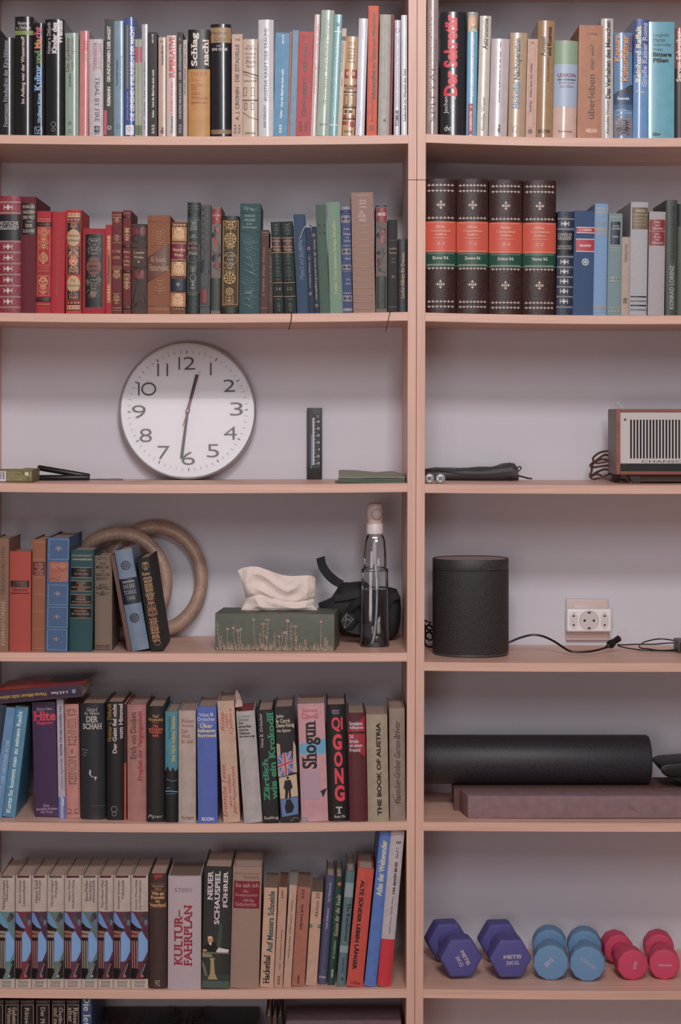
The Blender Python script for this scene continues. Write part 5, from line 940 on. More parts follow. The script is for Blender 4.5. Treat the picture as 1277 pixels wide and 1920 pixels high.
# ---- sixth left shelf
def uni(xl, xr, l1, l2, l3, tint, warm, desc):
    xc = (xl + xr) / 2
    w_ = xr - xl
    f = w_ / 30.0
    sky = '5d80b4' if not warm else '5a86a8'
    pr = [('r', 1709.5, 1836, tint)]
    pr += [('r', 1641.5, 1646, '56202e' if not warm else '544c40', xl + 3.5 * f, xr - 3.5 * f)]
    L_ = [(l1, -5.5 if l2 else 0), (l2, 1.5), (l3, 7.5)]
    y0s = 1650
    for s, dx in L_:
        if s:
            pr.append(T(s, xc + dx * f, 5.2, y0s, y0s + min(56, 3.4 * len(s) + 2), '2c2424', 'u', 's'))
    P_ = lambda pts: [(xl + a * f, y) for a, y in pts]
    pr += [('p', P_([(.3, 1711), (5, 1712), (20, 1741), (9, 1740), (.3, 1733)]), sky),
           ('p', P_([(13, 1750), (20, 1745), (29.6, 1758), (29.6, 1787), (21, 1802), (11, 1803)]), '6a92bc'),
           ('e', xl + 24 * f, 1718, 5 * f, 7, '3c3a40'), ('e', xl + 20 * f, 1724, 4 * f, 5, '47484c'), ('e', xl + 26.5 * f, 1730, 3 * f, 6, '5a6a80'),
           ('p', P_([(.3, 1729), (4, 1733), (10, 1738), (19, 1742), (14, 1747), (.3, 1745)]), '241418'),
           ('p', P_([(.3, 1745), (14.5, 1746), (13, 1757), (.3, 1758)]), '8a5a50' if not warm else '8a7c6c'),
           ('p', P_([(.3, 1750), (13, 1751), (12.6, 1752.5), (.3, 1752)]), '3a2020'),
           ('p', P_([(.3, 1758), (13, 1758), (12.5, 1818), (.3, 1822)]), '2a181c')]
    for a in (1, 5, 9.3):
        pr.append(('p', P_([(a, 1765), (a + 2.2, 1763), (a + 2.6, 1815), (a + .8, 1816)]), '94686a' if not warm else '908a80'))
    pr += [('p', P_([(.3, 1818), (9, 1815), (14, 1820), (9, 1835), (.3, 1835)]), '120c0e'),
           ('p', P_([(29.6, 1784), (29.6, 1796), (14, 1835), (8, 1835)]), tint),
           ('p', P_([(24, 1803), (29.6, 1800), (29.6, 1834), (18, 1834)]), '241c20'),
           ('l', P_([(18, 1828), (26, 1806)]), 1.4, '8c7c78'), ('e', xl + 20 * f, 1830, 2.4 * f, 2.6, 'b0545c' if not warm else '8c9490'),
           ('p', P_([(17.5, 1742), (20.5, 1742), (30, 1756), (30, 1764)]), tint),
           ('r', 1836, 1854, 'a89c92')]
    for i in range(4):
        pr.append(('F', xl + (7 + 4.6 * i) * f, xl + (10.6 + 4.6 * i) * f, 1838.5 + (i % 2) * .6, 1843.5, .7, '3a3434'))
    for i in range(3):
        pr.append(('o', 'ring', xl + (9.2 + 6 * i) * f, 1848, 2.3, '3a3434', .8))
    return (xl, xr, xl, 1641.5, 'a4978d', 'j', desc, pr, {'yb': 1853.6, 'b': .003, 'inner': '48202c', 'dp': .15})
side_shelf('L', 6, [
 uni(-2.6, 27, 'Michael Landmann', 'Philosophie', None, '56787a', 1, 'temple series volume cut by the left edge'),
 uni(28.4, 58.2, 'Ernst Johann', 'Literaturkunde', None, '6e2c34', 0, 'temple series volume with rusty red tint, second from left'),
 uni(59.4, 87.2, 'Heiner Knell', 'Archäologie', None, '4c2c44', 0, 'temple series volume with violet tint, third from left'),
 uni(88.2, 119.3, 'Marian Heitger', 'Pädagogik', None, '5a6c60', 1, 'temple series volume with sage tint, fourth from left'),
 uni(120.3, 151.9, 'Harry Pross', 'Medienforschung', None, '5c2c44', 0, 'temple series volume with plum tint, fifth from left'),
 uni(152.7, 182.4, 'Benz/Müller', 'Geschichts-', 'wissenschaft', '586a70', 1, 'temple series volume with three line heading, sixth from left'),
 uni(183.6, 211.7, 'Theo Mayer-Maly', 'Rechtswissenschaft', None, '5a2c40', 0, 'temple series volume, seventh from left'),
 uni(212.7, 244.5, 'Hermann Bausinger', 'Volkskunde', None, '582a3e', 0, 'temple series volume, eighth from left'),
 uni(245.5, 277.4, 'Gustav Mensching', 'Die Weltreligionen', None, '5a2a38', 0, 'temple series volume, last beside the brown book'),
 (279.5, 312.7, 279.7, 1639, '3f2c29', 'j', 'brown book with torn top edge and orange title', [('r', 1657, 1657.7, '7c5c40', 281, 312), T('Alexander', 296.5, 23, 1659, 1663.5, 'a88458', 'h', 'i'), T('Giese', 296.5, 12, 1664.5, 1668.5, 'a88458', 'h', 'i'), ('r', 1670, 1670.7, '7c5c40', 281, 312), T('Wie ein', 296.5, 24, 1672, 1678.5, 'b88c54', 'h', 'S'), T('Fremder', 296, 27, 1679.5, 1685.5, 'b88c54', 'h', 'S'), T('im', 296, 9, 1687, 1692, 'b88c54', 'h', 'S'), T('Vaterland', 296, 31, 1693.5, 1700, 'b88c54', 'h', 'S'), ('r', 1701.6, 1702.3, '7c5c40', 281, 312), T('PVZ', 295.5, 9, 1838, 1849, 'a8906c', 'h'), ('p', [(287, 1639.4), (307, 1639.4), (303, 1646), (297, 1645), (293, 1650), (289, 1644)], '90202c')], {'yb': 1854, 'inner': '6c2028'}),
 (314.2, 376.2, 315, 1643.4, 'a3959a', 'h', 'thickest white book with large crimson title', [T('STEIN', 343.5, 32, 1665.5, 1673, '6c6058', 'h', 's'), T('KULTUR–', 334.5, 16, 1706, 1811, '8c1c34', 'u', 'S'), T('FAHRPLAN', 352.5, 15.5, 1696, 1812.5, '8c1c34', 'u', 'S')], {'yb': 1856.3, 'pg': '806a62'}),
 (377.6, 429.7, 383.4, 1626, '19201d', 'J', 'wide black green book with seated man painting', [('p', [(412, 1733), (417, 1733), (414, 1780), (405, 1780)], '38483f'), ('r', 1777, 1786, '1f211c'), ('p', [(379, 1838), (430, 1838), (430, 1853), (378, 1853)], '46564c'), ('r', 1827, 1840, '2f3c34'), ('p', [(380, 1777), (402, 1779), (407, 1770), (398, 1768), (388, 1772)], '14120f'), ('p', [(388, 1772), (393, 1767), (404, 1768), (408, 1778), (405, 1786), (383, 1784)], '121110'), ('e', 394.5, 1763, 5.2, 6.2, 'a87c5c'), ('e', 394, 1758.6, 4.6, 2.6, 'c0a080'), ('p', [(391, 1769), (397, 1769), (395, 1774)], 'c8c0b4'), ('e', 384, 1783, 4.5, 2.4, 'a07c5c'), ('p', [(405, 1784), (410, 1777), (420, 1779), (430, 1781), (427, 1786), (407, 1786)], 'b4b0b4'), ('p', [(378, 1786), (430, 1786), (430, 1788.5), (378, 1788.5)], '6c6c50'), ('p', [(379, 1788.5), (396, 1789.5), (400, 1795), (379, 1796)], '7c7864'), ('p', [(392, 1797), (404, 1797), (401, 1801), (403, 1826), (408, 1837), (389, 1837), (394, 1826), (395, 1801)], '94845c'), ('p', [(378, 1800), (386, 1815), (389, 1832), (384, 1830), (378, 1812)], '5c6450'), T('NEUER', 394.5, 10, 1634, 1689, 'b8b0b0', 'u', 'S'), T('SCHAUSPIEL', 407.5, 10, 1634, 1733.5, 'b8b0b0', 'u', 'S'), T('FÜHRER', 422, 10, 1634, 1703, 'b8b0b0', 'u', 'S')], {'yb': 1855, 'inner': '6c242c', 'rough': .5, 'b': .001}),
 (431, 485, 437, 1626, '8e7568', 'h', 'wide taupe book with crimson title rectangle', [('r', 1638.5, 1639.2, '5c4438', 439, 488), T('Portisch', 471, 28, 1642, 1648.5, '64503f', 'h'), ('r', 1652.8, 1704, '75112a', 438, 486.5), T('So sah ich', 463.3, 43, 1656.5, 1664.5, 'b08c88', 'h'), T('die', 461, 10, 1669, 1674, 'a8807c', 'h'), T('Sowjetunion', 462, 42, 1676, 1683, 'a8807c', 'h'), T('Afrika', 466, 20, 1685.5, 1691.5, 'a8807c', 'h'), T('Südamerika', 461, 40, 1692.5, 1699.5, 'a8807c', 'h')], {'yb': 1854, 'b': .003}),
 (487.6, 512.5, 495.6, 1665, 'b08f78', 'p', 'cream paperback with green and black condensed title', [T('Auf Messers Schneide', 507.5, 11.5, 1671, 1786, '1f4c50', 'u', 'S'), T('Hackethal', 500, 12, 1791, 1845, '1c1a18', 'u', 'S')], {'yb': 1851.7, 'pg': '8a7468'}),
 (513.6, 529.6, 523, 1664, 'a88470', 'p', 'narrow beige paperback, numbered at top', [T('6707', 529.5, 3.6, 1669, 1685, '3a2c26', 'u', 'b'), T('Neill    Antiautoritäre Erziehung', 526.5, 4.2, 1744, 1818, '3a2c26', 'u'), T('aaa', 522.5, 5, 1830, 1847, '3a2c26', 'u')], {'yb': 1852, 'pg': '7c5444'}),
 (531, 545.2, 542.8, 1660, 'a98a78', 'p', 'slim beige paperback with title read downwards', [T('Träume, Verklärungen, Abstraktionen', 544.5, 4.6, 1687, 1797, '3a2c26', 'd', 's')], {'yb': 1852.5, 'pg': '98908a'}),
 (546.8, 570.6, 558.6, 1664, '965f4c', 'p', 'terracotta paperback, fourth of the small group', [T('aaa', 568, 5, 1668, 1686, '2c1814', 'u'), T('Das B. Traven-Buch', 566, 4.6, 1697, 1744, '2c1814', 'd', 'b'), T('6986', 559.5, 3.8, 1829, 1845, '2c1814', 'u', 'b')], {'yb': 1850, 'pg': '8a6a5c'}),
 (573, 593.6, 584.6, 1673, 'ac8a76', 'p', 'beige paperback with green stripe', [T('Aktion 20', 594.5, 6.6, 1675, 1721, '2a2420', 'u'), ('r', 1733.5, 1735.2, '3c6448'), ('r', 1736, 1740.4, '4c7458')], {'yb': 1849, 'pg': '7c685e'}),
 (595.6, 612.2, 612, 1643.4, '454866', 'J', 'slate blue book with thin white lettering', [T('Heinz Nußbaumer', 613.5, 3.8, 1703, 1742, 'a8a8b8', 'u', 's'), T('Der Mönch in mir', 618, 3.8, 1655, 1691, 'a8a8b8', 'u', 's'), T('STYRIA', 604.5, 13, 1831, 1834.5, 'a8a8b8', 'h', 'b')], {'yb': 1845.8, 'inner': '6c5c60', 'rough': .45}),
 (613.6, 627.4, 629.2, 1645, '163d31', 'J', 'bottle green book with dashed gold borders', [('o', 'rose', 636.5, 1658, 4.4, 'a8642c'), ('e', 636.5, 1658, 2.6, 2.6, 'a8642c'), T('Sonne für die Seele', 632.5, 7.5, 1678, 1756, 'a8a898', 'u', 'i'), T('N. Lechleitner', 626.5, 4.5, 1763, 1798, '8ca098', 'u', 'i'), T('HERDER', 623, 3.6, 1817, 1833, 'a8a898', 'u', 'b')] + sum([[('l', [(628.2 - i * .78, 1648 + i * 10), (627.8 - i * .78, 1653 + i * 10)], .9, 'a08450'), ('l', [(643.8 - i * .78, 1648 + i * 10), (643.4 - i * .78, 1653 + i * 10)], .9, 'a08450')] for i in range(19)], []), {'yb': 1847.5, 'rough': .4}),
 (630.8, 647.2, 649.4, 1634, '4f6a70', 'J', 'grey teal book with black typewriter title read downwards', [('r', 1656, 1683, '7c8c90'), ('r', 1774, 1787, '7c8c90'), T('The Rendezvous', 651.5, 7, 1694, 1765, '16201f', 'd', 'k'), T('Justine Lévy', 642.5, 5, 1797, 1825, '16201f', 'd', 'k'), ('e', 641.5, 1836, 1.6, 2.6, '16201f')], {'yb': 1850, 'rough': .4}),
 (649.4, 680, 670.8, 1630.4, 'b04234', 'j', 'red orange book with slanted heavy black title', [T('ALTE SÜNDER LEBEN LÄNGER', 673, 9.5, 1652, 1820, '241010', 'd', 'B'), T('Norbert Lebert', 686, 3, 1653, 1688, '6c2820', 'd'), T('Lübbe', 666.5, 18, 1841, 1847, '2c1410', 'h')], {'yb': 1851.5, 'b': .0015}),
 (682.6, 705, 713, 1558.6, '476aa8', 'j', 'tall leaning blue book with cream vertical title', [T('Atlas der Weltwunder', 715.5, 11, 1577, 1681, 'b8b494', 'u', 'S')], {'yb': 1851, 'dp': .2}),
 (707, 732.4, 733.5, 1558.6, 'a39a9c', 'j', 'tall leaning white book with red lower third', [('r', 1762, 1852, 'b01c30'), T('187', 747.5, 10, 1578.5, 1583, '26201f', 'h', 'S'), T('Band 2', 744.5, 4.4, 1590, 1610, '26201f', 'u', 's'), T('DER MANN IM EIS', 740.6, 4.8, 1617, 1677.5, '26201f', 'u', 'S'), T('Höpfel / Platzer / Spindler (Hrsg.)', 733.5, 3.6, 1682, 1753, '3a3232', 'u', 'i')], {'yb': 1851, 'dp': .19}),
])
# ---- bottom left shelf
bl = []
for i, (a, b2, l1, l2) in enumerate(((-22, 6.5, '', ''), (8.6, 35.4, 'Geheim', 'Wissen'), (37.4, 64.2, 'Rätsel', ''), (67, 93.6, 'Der Mensch', ''), (96.6, 122.2, 'Östliche', 'und mehr'), (124.4, 149, 'Rätsel', 'alter'))):
    xc = (a + b2) / 2
    pr = [('F', a + 1.5, b2 - 1.5, 1884, 2150, .8, '8a7468'), ('r', 1877, 1878, '6c5a50'), ('r', 1880, 1880.6, '6c5a50')]
    if l1:
        pr.append(T(l1, xc + (5 if l2 else 0), 8, 1889, 1889 + 5.6 * len(l1), '9c8c80', 'd', 's'))
    if l2:
        pr.append(T(l2, xc - 4.5, 8, 1889, 1889 + 5.6 * len(l2), '9c8c80', 'd', 's'))
    bl.append((a, b2, a, 1874.8, '141112', 'l', ('leftmost', 'second', 'third', 'fourth', 'fifth', 'sixth')[i] + ' black book with thin cream frame', pr, {'y0': .012}))
bl.append((152.4, 171.4, 152.8, 1873.2, '2c4064', 'j', 'blue book with cream lettering beside black volumes', [T('Die letzten', 163, 12, 1868, 1960, 'a8a894', 'd', 's')], {'y0': .012}))
bl.append((498, 509, 498, 1906, '3a2c28', 'h', 'small brown book standing left of the grey box', [], {'y0': .03, 'dp': .12}))
bl.append((511, 519, 511, 1908, '46342c', 'h', 'slim brown book next to the grey box', [], {'y0': .03, 'dp': .12}))
bl.append((521, 529, 521, 1906.5, '2c2422', 'h', 'slim dark book against the grey box', [], {'y0': .03, 'dp': .12}))
side_shelf('L', 7, bl)
# ------------------------------------------------------------------ other things
def lm(h, gain=1.35, rough=.5, kind='plain', **k):
    return mat(hx(h, gain), rough, kind, **k)

def glass_mat(name, tint, gloss=1.0, rough=.02):
    m, nt, b = new_mat(name)
    N = nt.nodes; L = nt.links
    tr = N.new('ShaderNodeBsdfTransparent'); tr.inputs[0].default_value = (*tint, 1)
    gl = N.new('ShaderNodeBsdfGlossy'); gl.inputs['Roughness'].default_value = rough
    fr = N.new('ShaderNodeFresnel'); fr.inputs[0].default_value = 1.5
    mu = N.new('ShaderNodeMath'); mu.operation = 'MULTIPLY'; mu.inputs[1].default_value = gloss
    mx = N.new('ShaderNodeMixShader')
    L.new(fr.outputs[0], mu.inputs[0]); L.new(mu.outputs[0], mx.inputs[0])
    L.new(tr.outputs[0], mx.inputs[1]); L.new(gl.outputs[0], mx.inputs[2])
    L.new(mx.outputs[0], nt.nodes['Material Output'].inputs[0])
    return m

CHROME = mat((.50, .54, .56), .22, 'chrome', metal=.75)

def poly_prism(name, pts, y0, y1, m, parent, bev=0.0, seg=2, smooth=35):
    """closed outline pts (x, z) extruded from y0 to y1"""
    bm = bmesh.new()
    a = [bm.verts.new((x, y0, z)) for x, z in pts]
    f = bm.faces.new(a)
    r = bmesh.ops.extrude_face_region(bm, geom=[f])
    bmesh.ops.translate(bm, vec=(0, y1 - y0, 0), verts=[v for v in r['geom'] if isinstance(v, bmesh.types.BMVert)])
    if bev:
        bmesh.ops.bevel(bm, geom=bm.edges[:], offset=bev, segments=seg, affect='EDGES', profile=.5, clamp_overlap=True)
    return bm_obj(name, bm, m, parent, smooth=smooth)

# ---- wall clock leaning upright at the wall
yc = .240; k = (D + yc) / D * S
zs = shelf_z('L', 3, WP(352, 899, yc).x)
R0 = 129.6 * k
cc = Vector(((351.6 - CX) * k, yc, zs + R0 + .0004))
root = empty('wall_clock', (cc.x, cc.y + .018, zs))
tag(root, 'round white wall clock with silver rim resting against the wall', 'clock')
lz = R0 + .0004
def ring_y(name, prof, m, parent, seg=72):
    """prof (radius, y) turned about the y axis, centred at height lz"""
    verts, faces = [], []
    for r, y in prof:
        for q in range(seg):
            a = 2 * math.pi * q / seg
            verts.append((r * math.cos(a), y, lz + r * math.sin(a)))
    n = len(prof)
    for i in range(n - 1):
        for q in range(seg):
            faces.append((i * seg + q, i * seg + (q + 1) % seg, (i + 1) * seg + (q + 1) % seg, (i + 1) * seg + q))
    for i in (0, n - 1):
        if prof[i][0] > 0:
            faces.append(tuple(i * seg + q for q in range(seg)))
    return verts, faces
def ring_obj(name, prof, m, parent, seg=72, cap=True):
    v, f = ring_y(name, prof, m, parent, seg)
    if not cap:
        f = [q for q in f if len(q) == 4]
    return mesh_obj(name, v, f, m, parent, smooth=30)
yo = -.018
ring_obj('rim', [(R0 - .0052, yo + .008), (R0 - .0048, yo + .001), (R0 - .0028, yo), (R0 - .0008, yo + .002), (R0, yo + .006), (R0, yo + .026), (R0 - .006, yo + .030)], CHROME, root, cap=False)
ring_obj('back_case', [(R0 - .006, yo + .030), (R0 - .010, yo + .034)], lm('3a3a3c'), root)
v, f = ring_y('', [(R0 - .0045, yo + .0085), (R0 - .0045, yo + .012)], None, None)
mesh_obj('dial', v, f, lm('dddde2', 1.1, .6), root)
P = Print(); inkm = lm('3a383c', 1.0, .5)
kk = 1.0
for i in range(60):
    a = math.radians(6 * i - 1.0)
    r1, r0 = 113, (107 if i % 5 == 0 else 107.5)
    P.line([(r0 * math.sin(a), -r0 * math.cos(a)), (r1 * math.sin(a), -r1 * math.cos(a))], 1.7 if i % 5 == 0 else .55, inkm)
nums = {1: (970, 178, 5, 58), 2: (1055, 255, 54, 56), 3: (1088, 362, 60, 60), 4: (1060, 473, 60, 60), 5: (980, 555, 56, 60), 6: (866, 590, 62, 60),
        7: (752, 563, 56, 60), 8: (670, 484, 56, 62), 9: (638, 375, 64, 60), 10: (675, 270, 80, 60), 11: (748, 182, 50, 58), 12: (860, 152, 78, 58)}
for n_, (x, y, w_, h_) in nums.items():
    px_, py_ = x / 2.456 - 351.6, 620 + y / 2.456 - 771
    w_ /= 2.456; h_ /= 2.456
    def strip(x0):
        P.rect(x0 - 1.35, x0 + 1.35, py_ - h_ / 2, py_ + h_ / 2, inkm)
    if n_ == 1:
        strip(px_)
    elif n_ == 11:
        strip(px_ - 8.6); strip(px_ + 8.6)
    elif n_ == 10:
        strip(px_ - 15); P.arc(px_ + 3.5, py_, 12.6, 11, 0, 360, 2.7, inkm, 28)
    elif n_ == 12:
        strip(px_ - 14.5); P.text('2', px_ + 4.5, 22, py_ - h_ / 2, py_ + h_ / 2, inkm, 'h', 't')
    else:
        P.text(str(n_), px_, w_, py_ - h_ / 2, py_ + h_ / 2, inkm, 'h', 't')
P.build('dial_print', root, lambda u, v_, l: (u * k, yo + .0085 - l, lz - v_ * k))
def hand(name, ang, r0, r1, w0, w1, y, m):
    a = math.radians(ang)
    dx, dz = math.sin(a), math.cos(a)
    pts = []
    for r, w_ in ((r0, w0), (r1, w1)):
        pts.append((r, w_))
    q = [(pts[0][0], -pts[0][1]), (pts[1][0], -pts[1][1]), (pts[1][0], pts[1][1]), (pts[0][0], pts[0][1])]
    out = [((r * dx + s_ * dz) * k, lz + (r * dz - s_ * dx) * k) for r, s_ in q]
    poly_prism(name, out, yo + y, yo + y + .0008, m, root)
hm = lm('2a2628', 1.0, .5)
hand('hour_hand', 14.5, -8, 70, 2.7, 3.2, .0065, hm)
hand('minute_hand', 187.5, -10, 90, 2.3, 3.0, .0048, hm)
hand('second_hand', 17.3, -30, 78, .9, .35, .0034, lm('a02838', 1.2, .5))
ring_obj('hub', [(.0045, yo + .0082), (.0045, yo + .003), (.0030, yo + .0022)], hm, root, 20)
ring_obj('hub_cap', [(.0019, yo + .0022), (.0019, yo + .0012)], lm('c89080', 1.2, .3, metal=.6), root, 16)
v, f = ring_y('', [(R0 - .0046, yo + .0008)], None, None)
mesh_obj('glass', v[:72], [tuple(range(72))], glass_mat('clock_glass', (.97, .97, .97), .55), root)

# ---- thermometer
y_ = .262; k = (D + y_) / D * S
zs = shelf_z('L', 3, WP(590, 897, y_).x)
root = empty('thermometer', (WP(589.8, 897, y_).x, y_, zs))
tag(root, 'narrow black wall thermometer standing right of the clock', 'thermometer')
w2 = 14.1 * k; h_ = 134 * k
bm = bmesh.new(); box_bm(bm, -w2, w2, 0, .014, .0003, h_, .0012, 0, 2)
bm_obj('housing', bm, lm('232427', 1.2, .45), root, smooth=40)
box('recessed_panel', -w2 * .74, w2 * .74, -.0005, .0004, h_ * .16, h_ * .92, lm('303236', 1.1, .4), root)
P = Print(); wm_ = lm('c8c8cc', 1.0, .5)
def tp(u, v_, l): return (u * k, -.0006 - l, h_ - v_ * k)
P.rect(-3.8, -.6, 18.5, 107, wm_)
for i in range(14):
    yy = 20 + i * 6.5
    P.rect(-.6, 2.8 if i % 2 else 1.8, yy - .5, yy + .5, wm_)
for i, s in enumerate(('40', '30', '20', '10', '0', '10', '20')):
    P.text(s, 7 if s != '0' else 8.5, 5 if s != '0' else 2.6, 25.5 + i * 13 - 2.2, 25.5 + i * 13 + 2.2, wm_, 'h', 'b')
P.text('°C', 6, 5, 14, 18, wm_, 'h', 'b')
P.build('scale_print', root, tp)
tube('glass_tube', [(-5.6 * k, -.0012, h_ - 12 * k), (-5.6 * k, -.0012, h_ - 113 * k)], .0013, lm('6c6e74', 1.0, .2), root, 8)
tube('blue_column', [(-5.6 * k, -.002, h_ - 50 * k), (-5.6 * k, -.002, h_ - 113.4 * k)], .0013, lm('6f90dc', 1.1, .3), root, 8)
for s_ in (-1, 1):
    for i in range(6):
        box('vent_slot', s_ * w2 * .82 - .0014, s_ * w2 * .82 + .0014, -.0004, .0004, h_ * .045 + i * .0026, h_ * .045 + i * .0026 + .0012, lm('08080a', 1.0), root)

# ---- folded green cloth
k = (D + .04) / D * S
zs = shelf_z('L', 3, WP(700, 905, .04).x)
x0, x1 = WP(635.5, 905, .04).x, WP(761, 905, .04).x
root = empty('folded_cloth', ((x0 + x1) / 2, .10, zs))
tag(root, 'folded sage green cloth beside the post, right of the thermometer', 'cloth')
def slab(name, xa, xb, ya, yb, z0, t, m, seed, wob=.0012, lift=None, parent=None):
    from mathutils import noise as mn
    n, mm = 26, 10
    vs_, fs = [], []
    for side_ in (0, 1):
        for j in range(mm + 1):
            for i in range(n + 1):
                u, v_ = i / n, j / mm
                x = xa + (xb - xa) * u; y = ya + (yb - ya) * v_
                e = mn.noise(Vector((x * 38, y * 38, seed))) * wob
                ex = mn.noise(Vector((v_ * 3, seed, 4))) * .0018
                x += ex * (1 if u > .5 else -1) * abs(2 * u - 1)
                y += mn.noise(Vector((u * 6, seed * 2, 9))) * .0016 * (1 - v_)
                z = z0 + e + (lift(u, v_) if lift else 0) + (t if side_ else 0)
                if side_ and (i in (0, n) or j in (0, mm)):
                    z -= t * .3
                vs_.append((x, y, z))
    o_ = (n + 1) * (mm + 1)
    for j in range(mm):
        for i in range(n):
            a = j * (n + 1) + i
            fs.append((a, a + 1, a + n + 2, a + n + 1)); fs.append((a + o_, a + 1 + o_, a + n + 2 + o_, a + n + 1 + o_))
    for i in range(n):
        fs.append((i, i + 1, i + 1 + o_, i + o_)); b2 = mm * (n + 1) + i
        fs.append((b2, b2 + 1, b2 + 1 + o_, b2 + o_))
    for j in range(mm):
        a = j * (n + 1); b2 = a + n
        fs.append((a, a + n + 1, a + n + 1 + o_, a + o_)); fs.append((b2, b2 + n + 1, b2 + n + 1 + o_, b2 + o_))
    return mesh_obj(name, vs_, fs, m, parent, smooth=60)
hw = (x1 - x0) / 2
gm = lm('6c8070', 1.25, .9, 'cloth'); gm2 = lm('929486', 1.25, .9, 'cloth')
slab('loose_corner', -hw - .007, -hw + .03, -.055, .04, .0006, .0008, gm, 3, .0002, parent=root)
for i in range(4):
    slab('lower_fold', -hw + .001 * (i % 2), hw - .0015 * (i % 2), -.060 + .0012 * (i % 2), .06, .0009 + .0021 * i, .0018, gm, 5 + i, .0002, parent=root)
slab('top_fold', -hw, hw - .001, -.0605, .06, .0096, .0022, gm2, 11, .0006, lambda u, v_: .0100 * v_ * (1 - .45 * u) * (1 - max(0, u - .86) * 5.5) + .0012 * math.sin(u * 9) * v_, parent=root)

# ---- small olive box with barcode, pens
y_ = .060; k = (D + y_) / D * S
xa, xb = WP(-34, 904, y_).x, WP(60.2, 904, y_).x
zs = shelf_z('L', 3, xa)
zs = min(zs, shelf_z('L', 3, xb)) + .0012
root = empty('small_carton', ((xa + xb) / 2, y_, zs))
tag(root, 'small olive green carton with barcode at the left edge beside pens', 'box')
hw = (xb - xa) / 2; hh = 21.6 * k
bm = bmesh.new(); box_bm(bm, -hw, hw, 0, .095, 0, hh, .0005)
bm_obj('carton_body', bm, lm('77703f', 1.3, .55, 'paper_cover'), root)
poly_prism('end_flap', [(hw - .026, hh + .0002), (hw + .0006, hh + .0002), (hw + .0006, hh + .0012), (hw - .025, hh + .0022)], .004, .09, lm('857a5c', 1.3, .6), root)
P = Print(); cr_ = lm('c8c4a0', 1.1, .6); P.x1 = hw / k
L0 = -hw / k + 34
P.rect(L0 - 20, L0 + 11, 1.6, 20.5, lm('c8c4cc', 1.2, .6))
for a, b2 in ((-8, -6.5), (-4, -3), (-1, .6), (1.4, 2), (3, 3.6), (5.2, 5.8), (6.6, 8)):
    P.rect(L0 + a, L0 + b2, 2.6, 16.5, lm('2a2c34', 1.0))
for i, (l, r_) in enumerate(((12.5, 40), (12.5, 28), (12.5, 44), (12.5, 50), (12.5, 41))):
    P.text(('Gesundheit braucht Pflege', 'und Ruhe im Alltag', 'bitte kühl und trocken lagern', 'enthält Salbei und Thymian in', 'Inhalt: 10 g – AT 70 Wien')[i], L0 + (l + r_) / 2, r_ - l, 3.6 + i * 3.3, 5.6 + i * 3.3, cr_, 'h', 'b' if i == 4 else 'n')
P.line([(L0 + 40, 1), (L0 + 57, 21)], .5, lm('3a381e', 1.0))
P.ell(L0 + 50, 7, 3.6, 3.6, lm('e0dcd0', 1.2)); P.arc(L0 + 50, 7, 1.7, 1.7, 30, 300, .9, lm('5c5830', 1.0))
P.text('10 g', L0 + 57, 3, 3, 12, cr_, 'u', 'b')
P.build('carton_print', root, lambda u, v_, l: (u * k, -l, hh - v_ * k))

def pen(px0, py0, px1, py1, y0_, y1_, r, label):
    a = WP(px0, py0, y0_); b2 = WP(px1, py1, y1_)
    root = empty('pen', (min(a.x, b2.x), min(y0_, y1_), min(a.z, b2.z) - r))
    tag(root, label, 'pen', 'black pens beside the olive carton')
    o = Vector(root.location)
    d = (b2 - a).normalized()
    m = lm('1e1f22', 1.1, .38, 'plastic')
    tube('barrel', [a - o + d * .0006, a - o + d * .002, b2 - o - d * .0015, b2 - o], [r * .9, r, r, r * .85], m, root, 16)
    tube('end_cap', [a - o - d * .0008, a - o + d * .0006], [r * .7, r * .8], lm('5a4a44', 1.0, .4), root, 14)
pen(67.5, 895.9, 168, 895.2, .165, .165, .0056, 'black pen lying flat on the shelf beside the olive carton')
pen(71.5, 876.8, 168, 893.4, .182, .178, .0056, 'black pen propped up slantwise across another pen')
zs = shelf_z('L', 3, WP(150, 898, .2).x)
root = empty('paper_slip', (WP(150, 898, .21).x, .21, zs))
tag(root, 'thin dark paper strip lying flat between pens and clock', 'paper')
slab('sheet', -.055, .084, .0, .03, .0012, .0004, lm('5c5054', 1.0, .6), 8, .0006, parent=root)

# ---- two silver furniture feet and the black pouch
for i, (px_, lab) in enumerate(((805.5, 'left silver furniture bolt head, touching the post'), (826, 'right silver furniture bolt head, in front of black pouch'))):
    y_ = .035; k = (D + y_) / D * S; r = 9.5 * k
    c = WP(px_, 897.4, y_)
    zs = shelf_z('R', 3, c.x)
    root = empty('furniture_bolt', (c.x, y_, zs))
    tag(root, lab, 'bolt', 'silver bolts')
    lz = r + .0003
    ring_obj('bolt_head', [(r * .78, 0), (r * .95, .0012), (r, .003), (r, .012), (r * .6, .016), (r * .6, .05)], CHROME, root, 32)
    ring_obj('face_ring', [(r * .62, -.0006), (r * .68, -.0014), (r * .56, -.0016), (r * .5, .0)], mat((.5, .52, .55), .3, 'steel', metal=.9), root, 24, cap=False)
    ring_obj('hex_socket', [(r * .34, -.0003), (r * .34, -.0002)], lm('26262a' if i == 0 else '6c7278', 1.0, .3), root, 6)
    ring_obj('socket_centre', [(r * .16, -.0022), (r * .1, -.0026)], mat((.8, .8, .82), .2, 'steel2', metal=1.0), root, 10)

